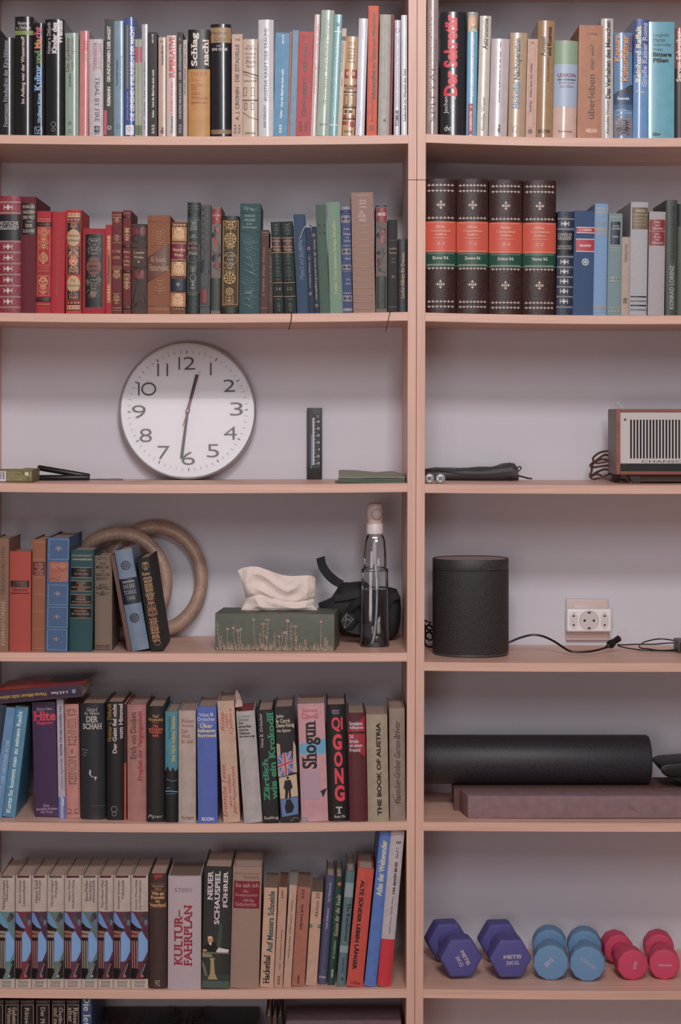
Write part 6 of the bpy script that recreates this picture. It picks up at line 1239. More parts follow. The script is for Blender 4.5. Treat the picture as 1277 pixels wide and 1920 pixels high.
def loft(name, secs, m, parent, smooth=50):
    """secs: list of rings (equal length) of points; ends capped"""
    n = len(secs[0]); vs_, fs = [], []
    for s_ in secs:
        vs_ += [tuple(p) for p in s_]
    for i in range(len(secs) - 1):
        for q in range(n):
            fs.append((i * n + q, i * n + (q + 1) % n, (i + 1) * n + (q + 1) % n, (i + 1) * n + q))
    fs.append(tuple(range(n))); fs.append(tuple((len(secs) - 1) * n + q for q in range(n)))
    return mesh_obj(name, vs_, fs, m, parent, smooth=smooth)

from mathutils import noise as mnoise
y_ = .215; k = (D + y_) / D * S
zs = shelf_z('R', 3, WP(880, 901, y_).x)
root = empty('drawstring_pouch', (WP(885, 901, y_).x, y_, zs))
tag(root, 'long black drawstring pouch lying behind the silver bolts', 'pouch')
PC = Vector(root.location)
secs = []
prof = [(790, 21.5), (800, 23), (820, 24), (840, 23), (870, 24), (900, 24), (925, 27), (945, 31), (958, 33.5), (966, 32), (971, 24), (973, 16)]
for j, (px_, hp) in enumerate(prof):
    x = WP(px_, 900, y_).x - PC.x
    if px_ < 800:
        x = WP(796.5, 900, .2).x - PC.x + .001
    h_ = hp * k; dep = .026 if j not in (0, len(prof) - 1) else .018
    ring_ = []
    for q in range(20):
        a = 2 * math.pi * q / 20
        c_, s_ = math.cos(a), math.sin(a)
        e = mnoise.noise(Vector((x * 60, c_ * 1.3, s_ * 1.3))) * .0035 * (.4 + abs(s_))
        cr = abs(c_) ** .7 * (1 if c_ > 0 else -1); sr = abs(s_) ** .8 * (1 if s_ > 0 else -1)
        zz = h_ / 2 + sr * (h_ / 2) + (e if s_ > -.2 else 0)
        ring_.append((x, .02 + cr * dep - e, max(.0004, zz)))
    secs.append(ring_)
pm = lm('454144', 1.2, .55, 'cloth')
loft('pouch_body', secs, pm, root)
def lp(px_, py_, dy=0.0):
    v_ = WP(px_, py_, y_ + dy); return v_ - PC
tube('seam_fold', smooth_path([lp(800, 880, -.004), lp(830, 882, -.006), (lp(870, 889, -.007)), lp(920, 889, -.007), lp(965, 884, -.006)], 6), .0012, pm, root, 6)
cm_ = lm('161518', 1.0, .6)
tube('drawstring', smooth_path([lp(969, 880), lp(973, 875), lp(977, 876.5), lp(975, 881), lp(969, 886), lp(962, 891), lp(955, 893), lp(952, 900, -.004)], 6), .0012, cm_, root, 6)
tube('drawstring', smooth_path([lp(969, 884), lp(971, 891), lp(964, 894), lp(957, 897, -.004), lp(953, 901.5, -.006)], 6), .0012, cm_, root, 6)
tube('drawstring', smooth_path([lp(971, 892), lp(980, 894, .01), lp(990, 896.6, .02), lp(998, 897.6, .02)], 6), [.0016] * 19, cm_, root, 6)
P = Print()
P.line([(0, 0), (5, 3), (3, 8), (8, 6)], .5, lm('58555c', 1.2)); P.line([(1, 5), (7, 1)], .5, lm('58555c', 1.2)); P.arc(4, 4, 4, 4, 0, 360, .4, lm('58555c', 1.2))
P.build('stitched_mark', root, lambda u, v_, l: tuple(lp(847 + u, 879 + v_, -.0095) - Vector((0, l, 0))))

# ---- radio
y_ = .082; k = (D + y_) / D * S
X = lambda p: WP(p, 0, y_).x
zs = shelf_z('R', 3, X(1230))
xl_, xr_ = X(1155.6), X(1430)
root = empty('radio', ((xl_ + xr_) / 2, y_, zs))
tag(root, 'wooden mains radio with cream slatted front at right edge', 'radio')
RC = Vector(root.location)
zt = WP(0, 767, y_).z - zs; zb_ = WP(0, 889.6, y_).z - zs
a, b2 = xl_ - RC.x, xr_ - RC.x
dpt = .110
fr_ = wood_mat('teak_frame', 'X', (.36, .12, .085, 1), (.20, .06, .045, 1), 1.0, .35)
sd_ = lm('7e7472', 1.2, .5, 'paper_cover')
t = 8 * k
box('case_side', a, a + t, .0, dpt, zb_, zt, sd_, root, .0006)
box('case_side', b2 - t, b2, .0, dpt, zb_, zt, sd_, root, .0006)
box('case_top', a + t, b2 - t, .0, dpt, zt - .0055, zt, fr_, root)
box('case_bottom', a + t, b2 - t, .0, dpt, zb_, zb_ + .0055, fr_, root)
box('case_back', a + t, b2 - t, dpt - .003, dpt, zb_ + .0055, zt - .0055, lm('3a2a24'), root)
# red-brown front edging
for nm, q in (('front_edging', (a - .0002, a + t * .9, zb_, zt)), ('front_edging', (a + t * .9, b2, zt - .0052, zt)), ('front_edging', (a + t * .9, b2, zb_, zb_ + .0062))):
    box(nm, q[0], q[1], -.003, -.0001, q[2], q[3], fr_, root, .0004)
pa = a + t * .9; pz1 = zt - .0058
pz0 = zb_ + .0064
zsplit = WP(0, 869, y_).z - zs
# front panel with real slots: a dark back plate and cream ribs
cream = lm('bfb9b6', 1.15, .45)
g0, g1 = WP(0, 787, y_).z - zs, WP(0, 859.8, y_).z - zs
gx0 = X(1181.6) - RC.x
box('speaker_cloth', pa, b2, .004, .006, pz0, pz1, lm('1a1b22', 1.0, .8), root)
box('panel_rail', pa, b2, .0, .0035, g0, pz1, cream, root)
box('panel_rail', pa, b2, .0, .0035, zsplit, g1, cream, root)
box('panel_rail', pa, gx0, .0, .0035, g1, g0, cream, root)
pitch = 6.03 * k
i = 0
while gx0 + pitch * (i + 1) < b2:
    x = gx0 + pitch * i
    box('grille_slat', x + pitch * .56, x + pitch, .0, .0035, g1, g0, cream, root)
    i += 1
box('tuning_strip', pa, b2, -.0004, .0034, pz0, zsplit, lm('2c2d30', 1.1, .3), root)
P = Print()
P.text('CHANSON', 1204 + 45, 92, 862.8, 867.6, lm('2c2a2c', 1.0), 'h', 'n')
P.build('name_lettering', root, lambda u, v_, l: tuple(WP(u, v_, y_) - RC - Vector((0, l, 0))))
for (sx_, sz_) in ((1172, 786.5), (1171.2, 870.3)):
    c = WP(sx_, sz_, y_) - RC
    o = lathe('screw', [(.0022, 0), (.0022, .0012), (.0012, .0016)], lm('6a5c52', 1.0, .4, metal=.5), root, 12, (0, 0, 0))
    o.rotation_euler = (math.pi / 2, 0, 0); o.location = (c.x, -.0002, c.z)
    box('screw_slot', c.x - .0014, c.x + .0014, -.0021, -.0018, c.z - .0003, c.z + .0003, lm('1a1614'), root)
# underside: plinth block and foot
pb0 = X(1200) - RC.x
box('plinth_block', pb0, b2 - .02, .012, .09, .0045, zb_ - .0003, lm('4c2a26', 1.1, .5), root)
poly_prism('foot', [(X(1178) - RC.x, zb_ - .0003), (X(1201) - RC.x, zb_ - .0003), (X(1201) - RC.x, .0003), (X(1188) - RC.x, .0003)], .004, .03, lm('3a2c2e', 1.2, .6), root)
box('foot', b2 - .05, b2 - .03, .004, .03, .0003, zb_ - .0003, lm('3a2c2e', 1.2, .6), root)
poly_prism('foot', [(X(1158) - RC.x, zb_ - .0003), (X(1176) - RC.x, zb_ - .0003), (X(1172) - RC.x, .0003), (X(1162) - RC.x, .0003)], .075, .095, lm('6a5a54', 1.0, .6), root)
# mains lead: brown coil behind the radio's left side
bc = lm('5c3a30', 1.15, .5)
lead = []
R_ = random.Random(4)
yb = .20
loops = [(1143, 846, .19), (1130, 847, .20), (1119, 852, .205), (1112, 860, .20), (1116, 868, .19), (1130, 867, .185), (1143, 863, .19), (1146, 858, .2), (1134, 853, .21), (1117, 864, .205), (1107, 872, .195),
         (1112, 876, .185), (1128, 874, .18), (1143, 872, .19), (1146, 865, .2), (1130, 861, .21), (1113, 868, .2), (1109, 884, .19), (1106, 893, .185), (1112, 898, .185), (1126, 896, .18), (1140, 890, .185), (1146, 884, .195), (1134, 880, .2),
         (1118, 886, .2), (1108, 893, .198), (1120, 889, .19), (1135, 896, .18), (1150, 901, .178), (1164, 899, .175), (1178, 903.5, .10), (1186, 905, .09)]
ld = empty('mains_lead', (WP(1130, 898, .19).x, .19, shelf_z('R', 3, WP(1130, 898, .19).x)))
tag(ld, 'brown coiled mains lead bunched beside the radio', 'cable')
tube('cable', smooth_path([WP(*p) - Vector(ld.location) for p in loops], 7), .0023, bc, ld, 7)
aw = empty('aerial_wire', (WP(1150, 790, .19).x, .19, zs + zt))
tag(aw, 'fine white aerial wire looping above the radio', 'wire')
tube('wire', smooth_path([WP(*p) - Vector(aw.location) for p in ((1130.5, 783, .2), (1136, 774, .2), (1140, 765, .2), (1147, 757.5, .19), (1156, 754.5, .18), (1163, 758, .17), (1168, 766.4, .15))], 6), .0005, lm('e0d8d4', 1.2, .3), aw, 5)

# ---- gymnastic rings
rw = wood_mat('birch_plywood_ring', 'Y', (.50, .345, .265, 1), (.36, .235, .175, 1), .5, .4)
def gym_ring(cx_, top, hR, vR, y0_, lean, yaw, lab):
    r = .0141
    k = (D + y0_) / D * S
    R_ = vR * k - r
    zs = shelf_z('L', 4, (cx_ - CX) * k)
    root = empty('gymnastic_ring', ((cx_ - CX) * k, y0_, zs))
    tag(root, lab, 'ring', 'wooden gymnastic rings')
    vs_, fs = [], []
    n, s_ = 96, 20
    for i in range(n):
        a = 2 * math.pi * i / n
        for q in range(s_):
            b2 = 2 * math.pi * q / s_
            rr = R_ + r * math.cos(b2)
            x, z, y = rr * math.cos(a), rr * math.sin(a) + R_ + r, r * math.sin(b2)
            x *= hR / vR
            y += x * yaw + z * lean
            vs_.append((x, y, z + .0004))
    for i in range(n):
        for q in range(s_):
            fs.append((i * s_ + q, ((i + 1) % n) * s_ + q, ((i + 1) % n) * s_ + (q + 1) % s_, i * s_ + (q + 1) % s_))
    o = mesh_obj('ring_body', vs_, fs, rw, root, smooth=60)
    return root
gym_ring(288, 974, 101.5, 110.5, .235, .07, .03, 'wooden gymnastic ring nearest the wall, seen furthest right')
gym_ring(221.5, 981, 102, 107, .195, .05, -.03, 'wooden gymnastic ring in front, partly behind leaning books')

# ---- tissue box with tissue
zs = shelf_z('L', 4, WP(520, 1220, .04).x)
th = math.radians(-5.0)
p0 = WP(402.8, 1219.6, .040); 
root = empty('tissue_box', (p0.x, .049, zs), rz=th)
tag(root, 'dark green tissue box printed with pale meadow flowers', 'tissue box')
Wd = .2275; Hh = .0700; Dd = .112
gb = lm('5c6256', 1.35, .55, 'paper_cover')
kx = .001 * 1.0125
bm = bmesh.new(); box_bm(bm, 0, Wd, 0, Dd, .0003, Hh, .0007, 0, 2)
bm_obj('carton', bm, gb, root, smooth=40)
P = Print(); fm_ = lm('b49c8c', 1.2, .6)
P.x0 = 1; P.x1 = Wd / kx - 1; P.y0 = 1; P.y1 = Hh / kx - .5
rn = random.Random(12)
Hp = Hh / kx; Wp_ = Wd / kx
for i in range(210):
    x = 3 + rn.random() * (Wp_ - 6); h_ = rn.uniform(5, 17) * (.7 + .5 * abs(math.sin(x * .045)))
    l_ = rn.uniform(-6, 6)
    P.add([(x - .55, Hp - 1), (x + .55, Hp - 1), (x + l_ * .4 + .35, Hp - 1 - h_ * .6), (x + l_, Hp - 1 - h_), (x + l_ * .4 - .35, Hp - 1 - h_ * .6)], [(0, 1, 2, 3, 4)], fm_)
stems = [(5, 54, 'u'), (12, 28, 'l'), (24, 40, 'f'), (35, 42, 'f'), (44, 38, 'd'), (49, 40, 'f'), (73, 58, 'f'), (85, 34, 'l'), (91, 50, 'd'), (100, 58, 'd'), (97, 26, 'f'), (113, 36, 'l'), (121, 27, 'f'), (128, 38, 'l'), (137, 56, 'F'), (134, 34, 'F'), (143, 52, 'u'), (151, 46, 'd'), (154, 30, 'l'), (170, 22, 'l'), (200, 55, 'f'), (208, 26, 'l'), (211, 20, 'u')]
for x, h_, kd in stems:
    bend = rn.uniform(-5, 5)
    pts = [(x - bend * (1 - t) * (1 - t), Hp - 2 - (h_ - 2) * t) for t in (0, .25, .5, .75, 1)]
    P.line(pts, .7, fm_)
    tx, ty = pts[-1]
    for t in (.35, .5, .65, .8):
        if kd in 'lud' and rn.random() < .85:
            px_ = x - bend * (1 - t) ** 2; py_ = Hp - 2 - (h_ - 2) * t
            for s_ in (-1, 1):
                P.poly([(px_, py_), (px_ + s_ * 2.6, py_ - 3.8), (px_ + s_ * 4.2, py_ - 6.5), (px_ + s_ * 1.2, py_ - 3)], fm_)
    if kd in 'fF':
        r_ = 2.1 if kd == 'f' else 3.0
        for q in range(5):
            a_ = math.radians(72 * q + 20)
            P.ell(tx + r_ * .75 * math.cos(a_), ty + r_ * .75 * math.sin(a_), r_ * .55, r_ * .55, fm_, 7)
    elif kd == 'd':
        for q in range(7):
            a_ = math.radians(200 + 23 * q)
            P.line([(tx, ty + 3), (tx + 4.4 * math.cos(a_), ty + 2 + 3.6 * math.sin(a_))], .5, fm_)
            P.ell(tx + 4.6 * math.cos(a_), ty + 2 + 3.8 * math.sin(a_), .9, .9, fm_, 6)
P.build('meadow_print', root, lambda u, v_, l: (u * kx, -l, Hh - v_ * kx))
P = Print()
rn = random.Random(5)
for i in range(50):
    x = 3 + rn.random() * (Dd / kx - 6); h_ = rn.uniform(6, 22); l_ = rn.uniform(-5, 5)
    P.add([(x - .5, Hp - 1), (x + .5, Hp - 1), (x + l_, Hp - 1 - h_)], [(0, 1, 2)], fm_)
for x, h_ in ((20, 40), (45, 30), (70, 44), (92, 34)):
    P.line([(x, Hp - 2), (x + 2, Hp - h_)], .7, fm_)
    for q in range(5):
        a_ = math.radians(72 * q); P.ell(x + 2 + 1.8 * math.cos(a_), Hp - h_ + 1.8 * math.sin(a_), 1.4, 1.4, fm_, 7)
P.build('side_print', root, lambda u, v_, l: (Wd + l, u * kx, Hh - v_ * kx))
P = Print()
P.ell(80, -13, 6, 3.4, lm('a82a34', 1.2), 16); P.rect(84, 100, -12, -9.5, lm('8a5c3c', 1.2)); P.rect(115, 126, -11.5, -9, lm('7c4038', 1.2)); P.rect(186, 192, -13, -12, lm('8a8c7c', 1.2))
P.build('top_print', root, lambda u, v_, l: (u * kx, -v_ * kx * 1.0, Hh + l))
# tissue: two crumpled sheets coming out of the slot
def coons(L_, R_, B_, T_, u, v_):
    def at(c, t):
        t = min(max(t, 0), 1) * (len(c) - 1); i = min(int(t), len(c) - 2); f_ = t - i
        return (c[i][0] + (c[i + 1][0] - c[i][0]) * f_, c[i][1] + (c[i + 1][1] - c[i][1]) * f_)
    l, r, b2, t = at(L_, v_), at(R_, v_), at(B_, u), at(T_, u)
    out = []
    for j in (0, 1):
        c = (1 - u) * (1 - v_) * B_[0][j] + u * (1 - v_) * B_[-1][j] + (1 - u) * v_ * T_[0][j] + u * v_ * T_[-1][j]
        out.append((1 - u) * l[j] + u * r[j] + (1 - v_) * b2[j] + v_ * t[j] - c)
    return out
Lc = [(452, 1143), (457, 1133), (460, 1119), (457, 1102), (452, 1086), (446, 1069)]
Rc = [(596, 1144), (588, 1134), (590, 1122), (591.5, 1110), (592, 1098), (591, 1084)]
Bc = [(452, 1143), (500, 1144.5), (550, 1145), (596, 1144)]
Tc = [(446, 1069), (456, 1064), (470, 1061.5), (485, 1062), (500, 1067), (515, 1072.5), (530, 1077), (545, 1079), (560, 1078.5), (575, 1078), (585, 1079), (591, 1084)]
tm = lm('d6c8c0', 1.25, .9)
tm.node_tree.nodes['Principled BSDF'].inputs['Subsurface Weight'].default_value = .0
k = (D + .10) / D * S
tc_ = Matrix.Rotation(-th, 4, 'Z')
RTB = Vector(root.location)
trt = empty('tissue', (WP(522, 1144, .10).x, .10, zs + Hh))
tag(trt, 'crumpled white paper tissue pulled up from the green box', 'tissue')
TO = Vector(trt.location)
for sheet_i, (yo_, sc_) in enumerate(((-.022, 1.0), (.018, .985))):
    n, m_ = 80, 46
    vs_, fs = [], []
    for j in range(m_ + 1):
        for i in range(n + 1):
            u, v_ = i / n, j / m_
            px_, py_ = coons(Lc, Rc, Bc, Tc, u, v_)
            bulge = math.sin(math.pi * u) ** .6
            q = Vector((u * 4.2, v_ * 3.0, 3.1 + sheet_i))
            cr = abs(mnoise.noise(Vector((u * 2.6 + v_ * .8, v_ * 1.5, 3.1 + sheet_i)))) * 1.1 + abs(mnoise.noise(Vector((u * 5.2 - v_ * 1.6, v_ * 2.2, 7.4 + sheet_i)))) * .35 + .03 * mnoise.noise(q * 5)
            pinch = math.exp(-((v_ - .34 - .06 * math.sin(u * 7)) / .05) ** 2) * .006
            yy = yo_ * (bulge * (1 - .55 * v_) + .04) + (cr - .35) * .026 * (v_ * (1.15 - v_) * 3) ** .5 + pinch
            if v_ < .12:
                yy = yy * (.55 + v_ * 3.7)
            if sheet_i:
                px_ = 520 + (px_ - 520) * sc_; py_ += 2.5
            p = WP(px_, py_, .10)
            vs_.append((p.x - TO.x, yy, p.z - TO.z if j else .0008))
    for j in range(m_):
        for i in range(n):
            a_ = j * (n + 1) + i
            fs.append((a_, a_ + 1, a_ + n + 2, a_ + n + 1))
    mesh_obj('tissue_sheet', vs_, fs, tm, trt, smooth=38)

# ---- black webbing harness
y_ = .17; k = (D + y_) / D * S
zs = shelf_z('L', 4, WP(690, 1198, y_).x)
root = empty('webbing_harness', (WP(700, 1198, y_).x, y_, zs))
tag(root, 'bundled black webbing harness with upright strap behind the spray bottle', 'strap')
HO = Vector(root.location)
bkm = lm('2b2b2e', 1.15, .75, 'cloth')
def hp(px_, py_, y=y_): return WP(px_, py_, y) - HO
def ribbon(name, pts, w_, m, parent, t=.0016, wdir=None):
    """flat strap along pts; each pt (px, py, y); strap width runs mostly in depth and up"""
    c = smooth_path([hp(*p) for p in pts], 7)
    vs_, fs = [], []
    n = len(c)
    for i, p in enumerate(c):
        tg = (c[min(i + 1, n - 1)] - c[max(i - 1, 0)]).normalized()
        side_ = Vector(wdir) if wdir else Vector((0, 1, 0))
        side_ = (side_ - tg * side_.dot(tg)).normalized()
        nn = tg.cross(side_)
        for (a_, b_) in ((-1, -1), (1, -1), (1, 1), (-1, 1)):
            vs_.append(p + side_ * a_ * w_ / 2 + nn * b_ * t / 2)
    for i in range(n - 1):
        for q in range(4):
            fs.append((i * 4 + q, i * 4 + (q + 1) % 4, (i + 1) * 4 + (q + 1) % 4, (i + 1) * 4 + q))
    fs += [(0, 1, 2, 3), tuple((n - 1) * 4 + q for q in range(4))]
    return mesh_obj(name, vs_, fs, m, parent, smooth=45)
ribbon('upright_strap', [(601, 1045, .165), (605, 1062, .168), (616, 1078, .172), (630, 1090, .178), (642, 1096, .18)], .018, bkm, root, wdir=(.9, .45, .2))
def blob(name, outline, y0_, y1_, m, parent, seed, amp=.004):
    """puffy folded body with the given outline in picture coordinates"""
    n = len(outline)
    cxp = sum(p[0] for p in outline) / n; cyp = sum(p[1] for p in outline) / n
    secs = []
    for j in range(9):
        t = j / 8
        s_ = math.sin(math.pi * (t * .86 + .07)) ** .45
        yy = y0_ + (y1_ - y0_) * t
        ring_ = []
        for q, (a_, b_) in enumerate(outline):
            p = hp(cxp + (a_ - cxp) * s_, cyp + (b_ - cyp) * s_, (y0_ + y1_) / 2)
            e = mnoise.noise(Vector((q * .9, t * 3, seed))) * amp
            ring_.append((p.x + e, yy - HO.y + mnoise.noise(Vector((q * .7, t * 2, seed + 5))) * amp, max(.0005, p.z + e)))
        secs.append(ring_)
    return loft(name, secs, m, parent, 65)
blob('padded_belt', [(595, 1132), (612, 1124), (622, 1120), (632, 1104), (640, 1090), (655, 1092), (668, 1089), (682, 1090), (695, 1098), (715, 1108), (720, 1140), (714, 1170), (700, 1192), (668, 1196), (640, 1194), (625, 1170), (600, 1150)], .15, .225, bkm, root, 2)
blob('side_pad', [(712, 1098), (728, 1099), (744, 1104), (751, 1120), (753, 1140), (751, 1165), (744, 1190), (736, 1199), (725, 1200), (716, 1190), (712, 1160), (708, 1120)], .17, .235, bkm, root, 7, .003)
ribbon('belt_strap', [(628, 1122, .15), (655, 1118, .144), (676, 1112, .142), (696, 1102, .146)], .014, bkm, root, wdir=(.1, .4, 1))
ribbon('belt_strap', [(648, 1150, .142), (662, 1135, .14), (676, 1122, .14), (688, 1116, .142)], .02, lm('28282b', 1.2, .7, 'cloth'), root, wdir=(.5, .2, .8))
ribbon('belt_strap', [(646, 1168, .142), (660, 1176, .14), (680, 1180, .14), (700, 1176, .142)], .022, bkm, root, wdir=(.1, .3, 1))
ribbon('side_strap', [(726, 1196, .165), (722, 1170, .162), (724, 1140, .16), (734, 1122, .162), (748, 1116, .168)], .014, bkm, root, wdir=(1, .3, 0))
P = Print(); lgm = lm('8c8c90', 1.2, .5)
for q in ([(641, 1163), (650, 1151), (663, 1161), (646, 1178), (641, 1163)], [(650, 1151), (646, 1178)], [(641, 1163), (663, 1161)], [(645, 1157), (660, 1166)]):
    P.line(q, .8, lgm)
P.build('stitched_emblem', root, lambda u, v_, l: tuple(hp(u, v_, .1275) - Vector((0, l, 0))))
blob('emblem_patch', [(636, 1152), (650, 1144), (668, 1150), (672, 1168), (660, 1184), (642, 1182), (634, 1168)], .1285, .16, bkm, root, 9, .001)

# ---- spray bottle
y_ = .105; k = (D + y_) / D * S
c = WP(702.5, 1212, y_)
zs = shelf_z('L', 4, c.x)
root = empty('spray_bottle', (c.x, y_, zs))
tag(root, 'clear plastic spray bottle half full of liquid with white cap', 'bottle')
pet = glass_mat('clear_plastic', (.96, .965, .97), 1.15, .03)
zz = lambda py_: ((HY - py_) * k - c.z + (HY * 0)) if False else (WP(0, py_, y_).z - zs)
def body(name, prof, m, pw=3.2, sy=.82, seg=40, cap=True, parent=None):
    vs_, fs = [], []
    for (hwp, py_, dx) in prof:
        for q in range(seg):
            a_ = 2 * math.pi * q / seg
            cc_, ss_ = math.cos(a_), math.sin(a_)
            f_ = (abs(cc_) ** pw + abs(ss_) ** pw) ** (-1 / pw)
            vs_.append(((hwp * f_ * cc_ + dx) * k, hwp * f_ * ss_ * k * sy, max(.0006, zz(py_))))
    n = len(prof)
    for i in range(n - 1):
        for q in range(seg):
            fs.append((i * seg + q, i * seg + (q + 1) % seg, (i + 1) * seg + (q + 1) % seg, (i + 1) * seg + q))
    if cap:
        fs += [tuple(range(seg)), tuple((n - 1) * seg + q for q in range(seg))]
    return mesh_obj(name, vs_, fs, m, parent or root, smooth=40)
body('bottle_shell', [(20, 1217, 0), (25.5, 1215, 0), (27, 1210, 0), (27, 1200, 0), (26.6, 1150, 0), (25.5, 1100, 0), (25, 1078, 0), (25.3, 1070, 0), (24.5, 1067, 0), (21.5, 1064, 0), (21.6, 1058, .5), (21.4, 1040, .5), (19, 1015, 1), (16.5, 1006, 1), (14.5, 1003, 1)], pet, cap=False)
wat, nt_, b_ = new_mat('clear_liquid')
b_.inputs['Base Color'].default_value = (.93, .95, .96, 1); b_.inputs['Roughness'].default_value = 0
b_.inputs['Transmission Weight'].default_value = 1; b_.inputs['IOR'].default_value = 1.33
body('liquid', [(23, 1213, 0), (25.6, 1208, 0), (25.4, 1150, 0), (24.4, 1104, 0)], wat)
body('shoulder_ring', [(24.8, 1071, 0), (25.6, 1069.5, 0), (25.0, 1066.5, 0)], glass_mat('shoulder_plastic', (.6, .6, .62), 2.0, .1), cap=False)
body('base_moulding', [(17, 1216, 0), (20, 1212, 0), (10, 1206, 0), (4, 1203, 0)], glass_mat('base_plastic', (.8, .82, .84), 2.2, .08), cap=False)
body('neck', [(14, 1005, 1.2), (14, 1000.5, 1.2)], lm('8a8280', 1.2, .3), 2, 1)
whm = lm('c4b4ae', 1.25, .35)
body('collar', [(15.8, 1000.5, .5), (15.8, 982, .5), (15, 980.5, .5)], lm('cdc4c4', 1.3, .4), 2, 1)
# spray head: hooded cap with rounded trigger nose towards the viewer
body('spray_head', [(14.6, 980.8, .3), (15.2, 970, 0), (15.6, 958, -.3), (15.4, 950, -.2), (13.5, 945, 1), (9, 942.8, 2), (3, 942.2, 2)], whm, 2.4, 1.1)
vs_, fs = [], []
nose = []
for j in range(9):
    t = j / 8
    r_ = 11.2 * math.cos(math.pi / 2 * (t ** 1.5)) ** .6 if j < 8 else .5
    nose.append((r_, t))
sg = 24
for r_, t in nose:
    for q in range(sg):
        a_ = 2 * math.pi * q / sg
        vs_.append(((2.6 + r_ * math.cos(a_)) * k, -.010 - t * .016, zz(962.5) + r_ * 1.08 * math.sin(a_) * k - t * .002))
for i in range(8):
    for q in range(sg):
        fs.append((i * sg + q, i * sg + (q + 1) % sg, (i + 1) * sg + (q + 1) % sg, (i + 1) * sg + q))
fs.append(tuple(8 * sg + q for q in range(sg)))
mesh_obj('spray_nose', vs_, fs, whm, root, smooth=60)
tube('dip_tube', smooth_path([(.001, 0, zz(1004)), (.0015, 0, zz(1050)), (.004, -.002, zz(1100)), (.003, -.002, zz(1150)), (-.001, 0, zz(1190)), (-.006, .004, zz(1206))], 8), .0021, lm('c8ccd2', 1.2, .2), root, 8)
body('pump_tube', [(2.5, 1004, 1), (4.6, 1024, 0), (5, 1036, 0), (4.2, 1058, 0)], lm('b8b4b8', 1.2, .3), 2, 1)

# ---- smart speaker
zs0 = shelf_z('R', 4, WP(882, 1233, .13).x)
root = empty('loudspeaker', (WP(882.4, 1230, .133).x, .133, zs0))
tag(root, 'black rounded table loudspeaker near the post', 'speaker')
bs = lm('3c393a', 1.15, .6, 'foam')
Rx = .0738; syy = .90
def zsp(py_, y=.066): return WP(0, py_, y).z - zs0
lathe('fabric_grille', [(Rx - .001, .0055), (Rx, .0075), (Rx, zsp(1072.5)), (Rx - .0008, zsp(1071.5))], bs, root, 72, sy=syy, pw=2.25)
lathe('base_ring', [(Rx - .005, .0004), (Rx - .0012, .0010), (Rx - .0008, .0030), (Rx - .0014, .0056)], lm('4c4846', 1.1, .45), root, 72, sy=syy, pw=2.25)
lathe('upper_band', [(Rx - .0002, zsp(1070.8)), (Rx, zsp(1070)), (Rx, zsp(1053)), (Rx - .0012, zsp(1051)), (Rx - .003, zsp(1050.8)), (Rx - .0042, zsp(1052.4))], lm('403d3e', 1.15, .5, 'foam'), root, 72, sy=syy, pw=2.25)
lathe('top_plate', [(Rx - .0045, zsp(1052.2)), (Rx - .006, zsp(1051.8)), (.030, zsp(1051.8))], lm('8c7a7e', 1.3, .35), root, 72, sy=syy, pw=2.25)  # pale colour stands in for the wall reflected in the glossy plate
# cables
ck = lm('131315', 1.1, .4)
def cable(name, pts, r, lab, row, side='R', extra=None, seg=7, grp=None):
    P0 = [WP(*p) for p in pts]
    xm = sum(p.x for p in P0) / len(P0); ym = sum(p.y for p in P0) / len(P0)
    rt = empty(name, (xm, ym, shelf_z(side, row, xm)))
    tag(rt, lab, 'cable', grp)
    tube('cable', smooth_path([p - Vector(rt.location) for p in P0], 8), r, ck, rt, seg)
    return rt
def sy_(row, side, px_, y, r=.002):
    """picture row of a cable centre lying on the shelf at depth y"""
    k_ = (D + y) / D * S
    return HY - (shelf_z(side, row, (px_ - CX) * k_) + r) / k_
rt = cable('power_cable', [(948, 1206, .16), (958, 1203, .16), (975, 1196, .165), (998, 1190.5, .17), (1018, 1193, .165), (1038, 1202, .15), (1055, 1213, .13), (1068, 1220.5, .115), (1083, 1222.6, .112), (1105, 1221.6, .115), (1122, 1218.4, .13), (1138, 1213.5, .15)], .0022, 'black power cable curving from the speaker to its plug', 4)
o0 = Vector(rt.location)
a_ = WP(1137, 1213.5, .15) - o0; b2 = WP(1162, 1196, .165) - o0
d_ = (b2 - a_)
tube('plug', [a_, a_ + d_ * .18, a_ + d_ * .2, a_ + d_ * .5, a_ + d_ * .55, a_ + d_ * .95, b2], [.0032, .0045, .0075, .0078, .0062, .0068, .0045], lm('1c1a1a', 1.1, .5), rt, 8)
tube('plug_grip', [a_ + d_ * .28, a_ + d_ * .36], [.0090, .0088], ck, rt, 8)
cable('coiled_cable', [(808, 1168, .2), (800, 1165, .2), (794, 1164, .21), (798, 1176, .2), (806, 1182, .19), (812, 1178, .2), (804, 1172, .21), (797, 1180, .21), (799, 1195, .2), (806, 1200, .19), (812, 1196, .2), (808, 1186, .2), (799, 1188, .2), (796, 1204, .19), (802, 1212, .18), (812, 1213, .17)], .0021, 'black cable coiled between the speaker and the post', 4)
cable('thin_cable', [(1283, 1203, .2), (1262, 1200.5, .21), (1240, 1198, .22), (1222, 1200, .21), (1206, 1205, .2), (1199, 1211, .18), (1202, 1215, .17), (1215, 1216.5, .165), (1240, 1219.5, .16), (1283, 1217, .16)], .0013, 'thin black cable looped in front of another near the right edge', 4, grp='thin black cables')
cable('thin_cable', [(1283, 1205, .22), (1250, 1206, .22), (1225, 1208, .215), (1195, 1208, .21), (1170, 1209, .2), (1158, 1209, .19), (1165, 1212.5, .18), (1185, 1216.6, .175), (1215, 1219.4, .17), (1283, 1221, .165)], .0013, 'thin black cable whose bend reaches towards the black plug', 4, grp='thin black cables')
k_ = (D + .15) / D * S
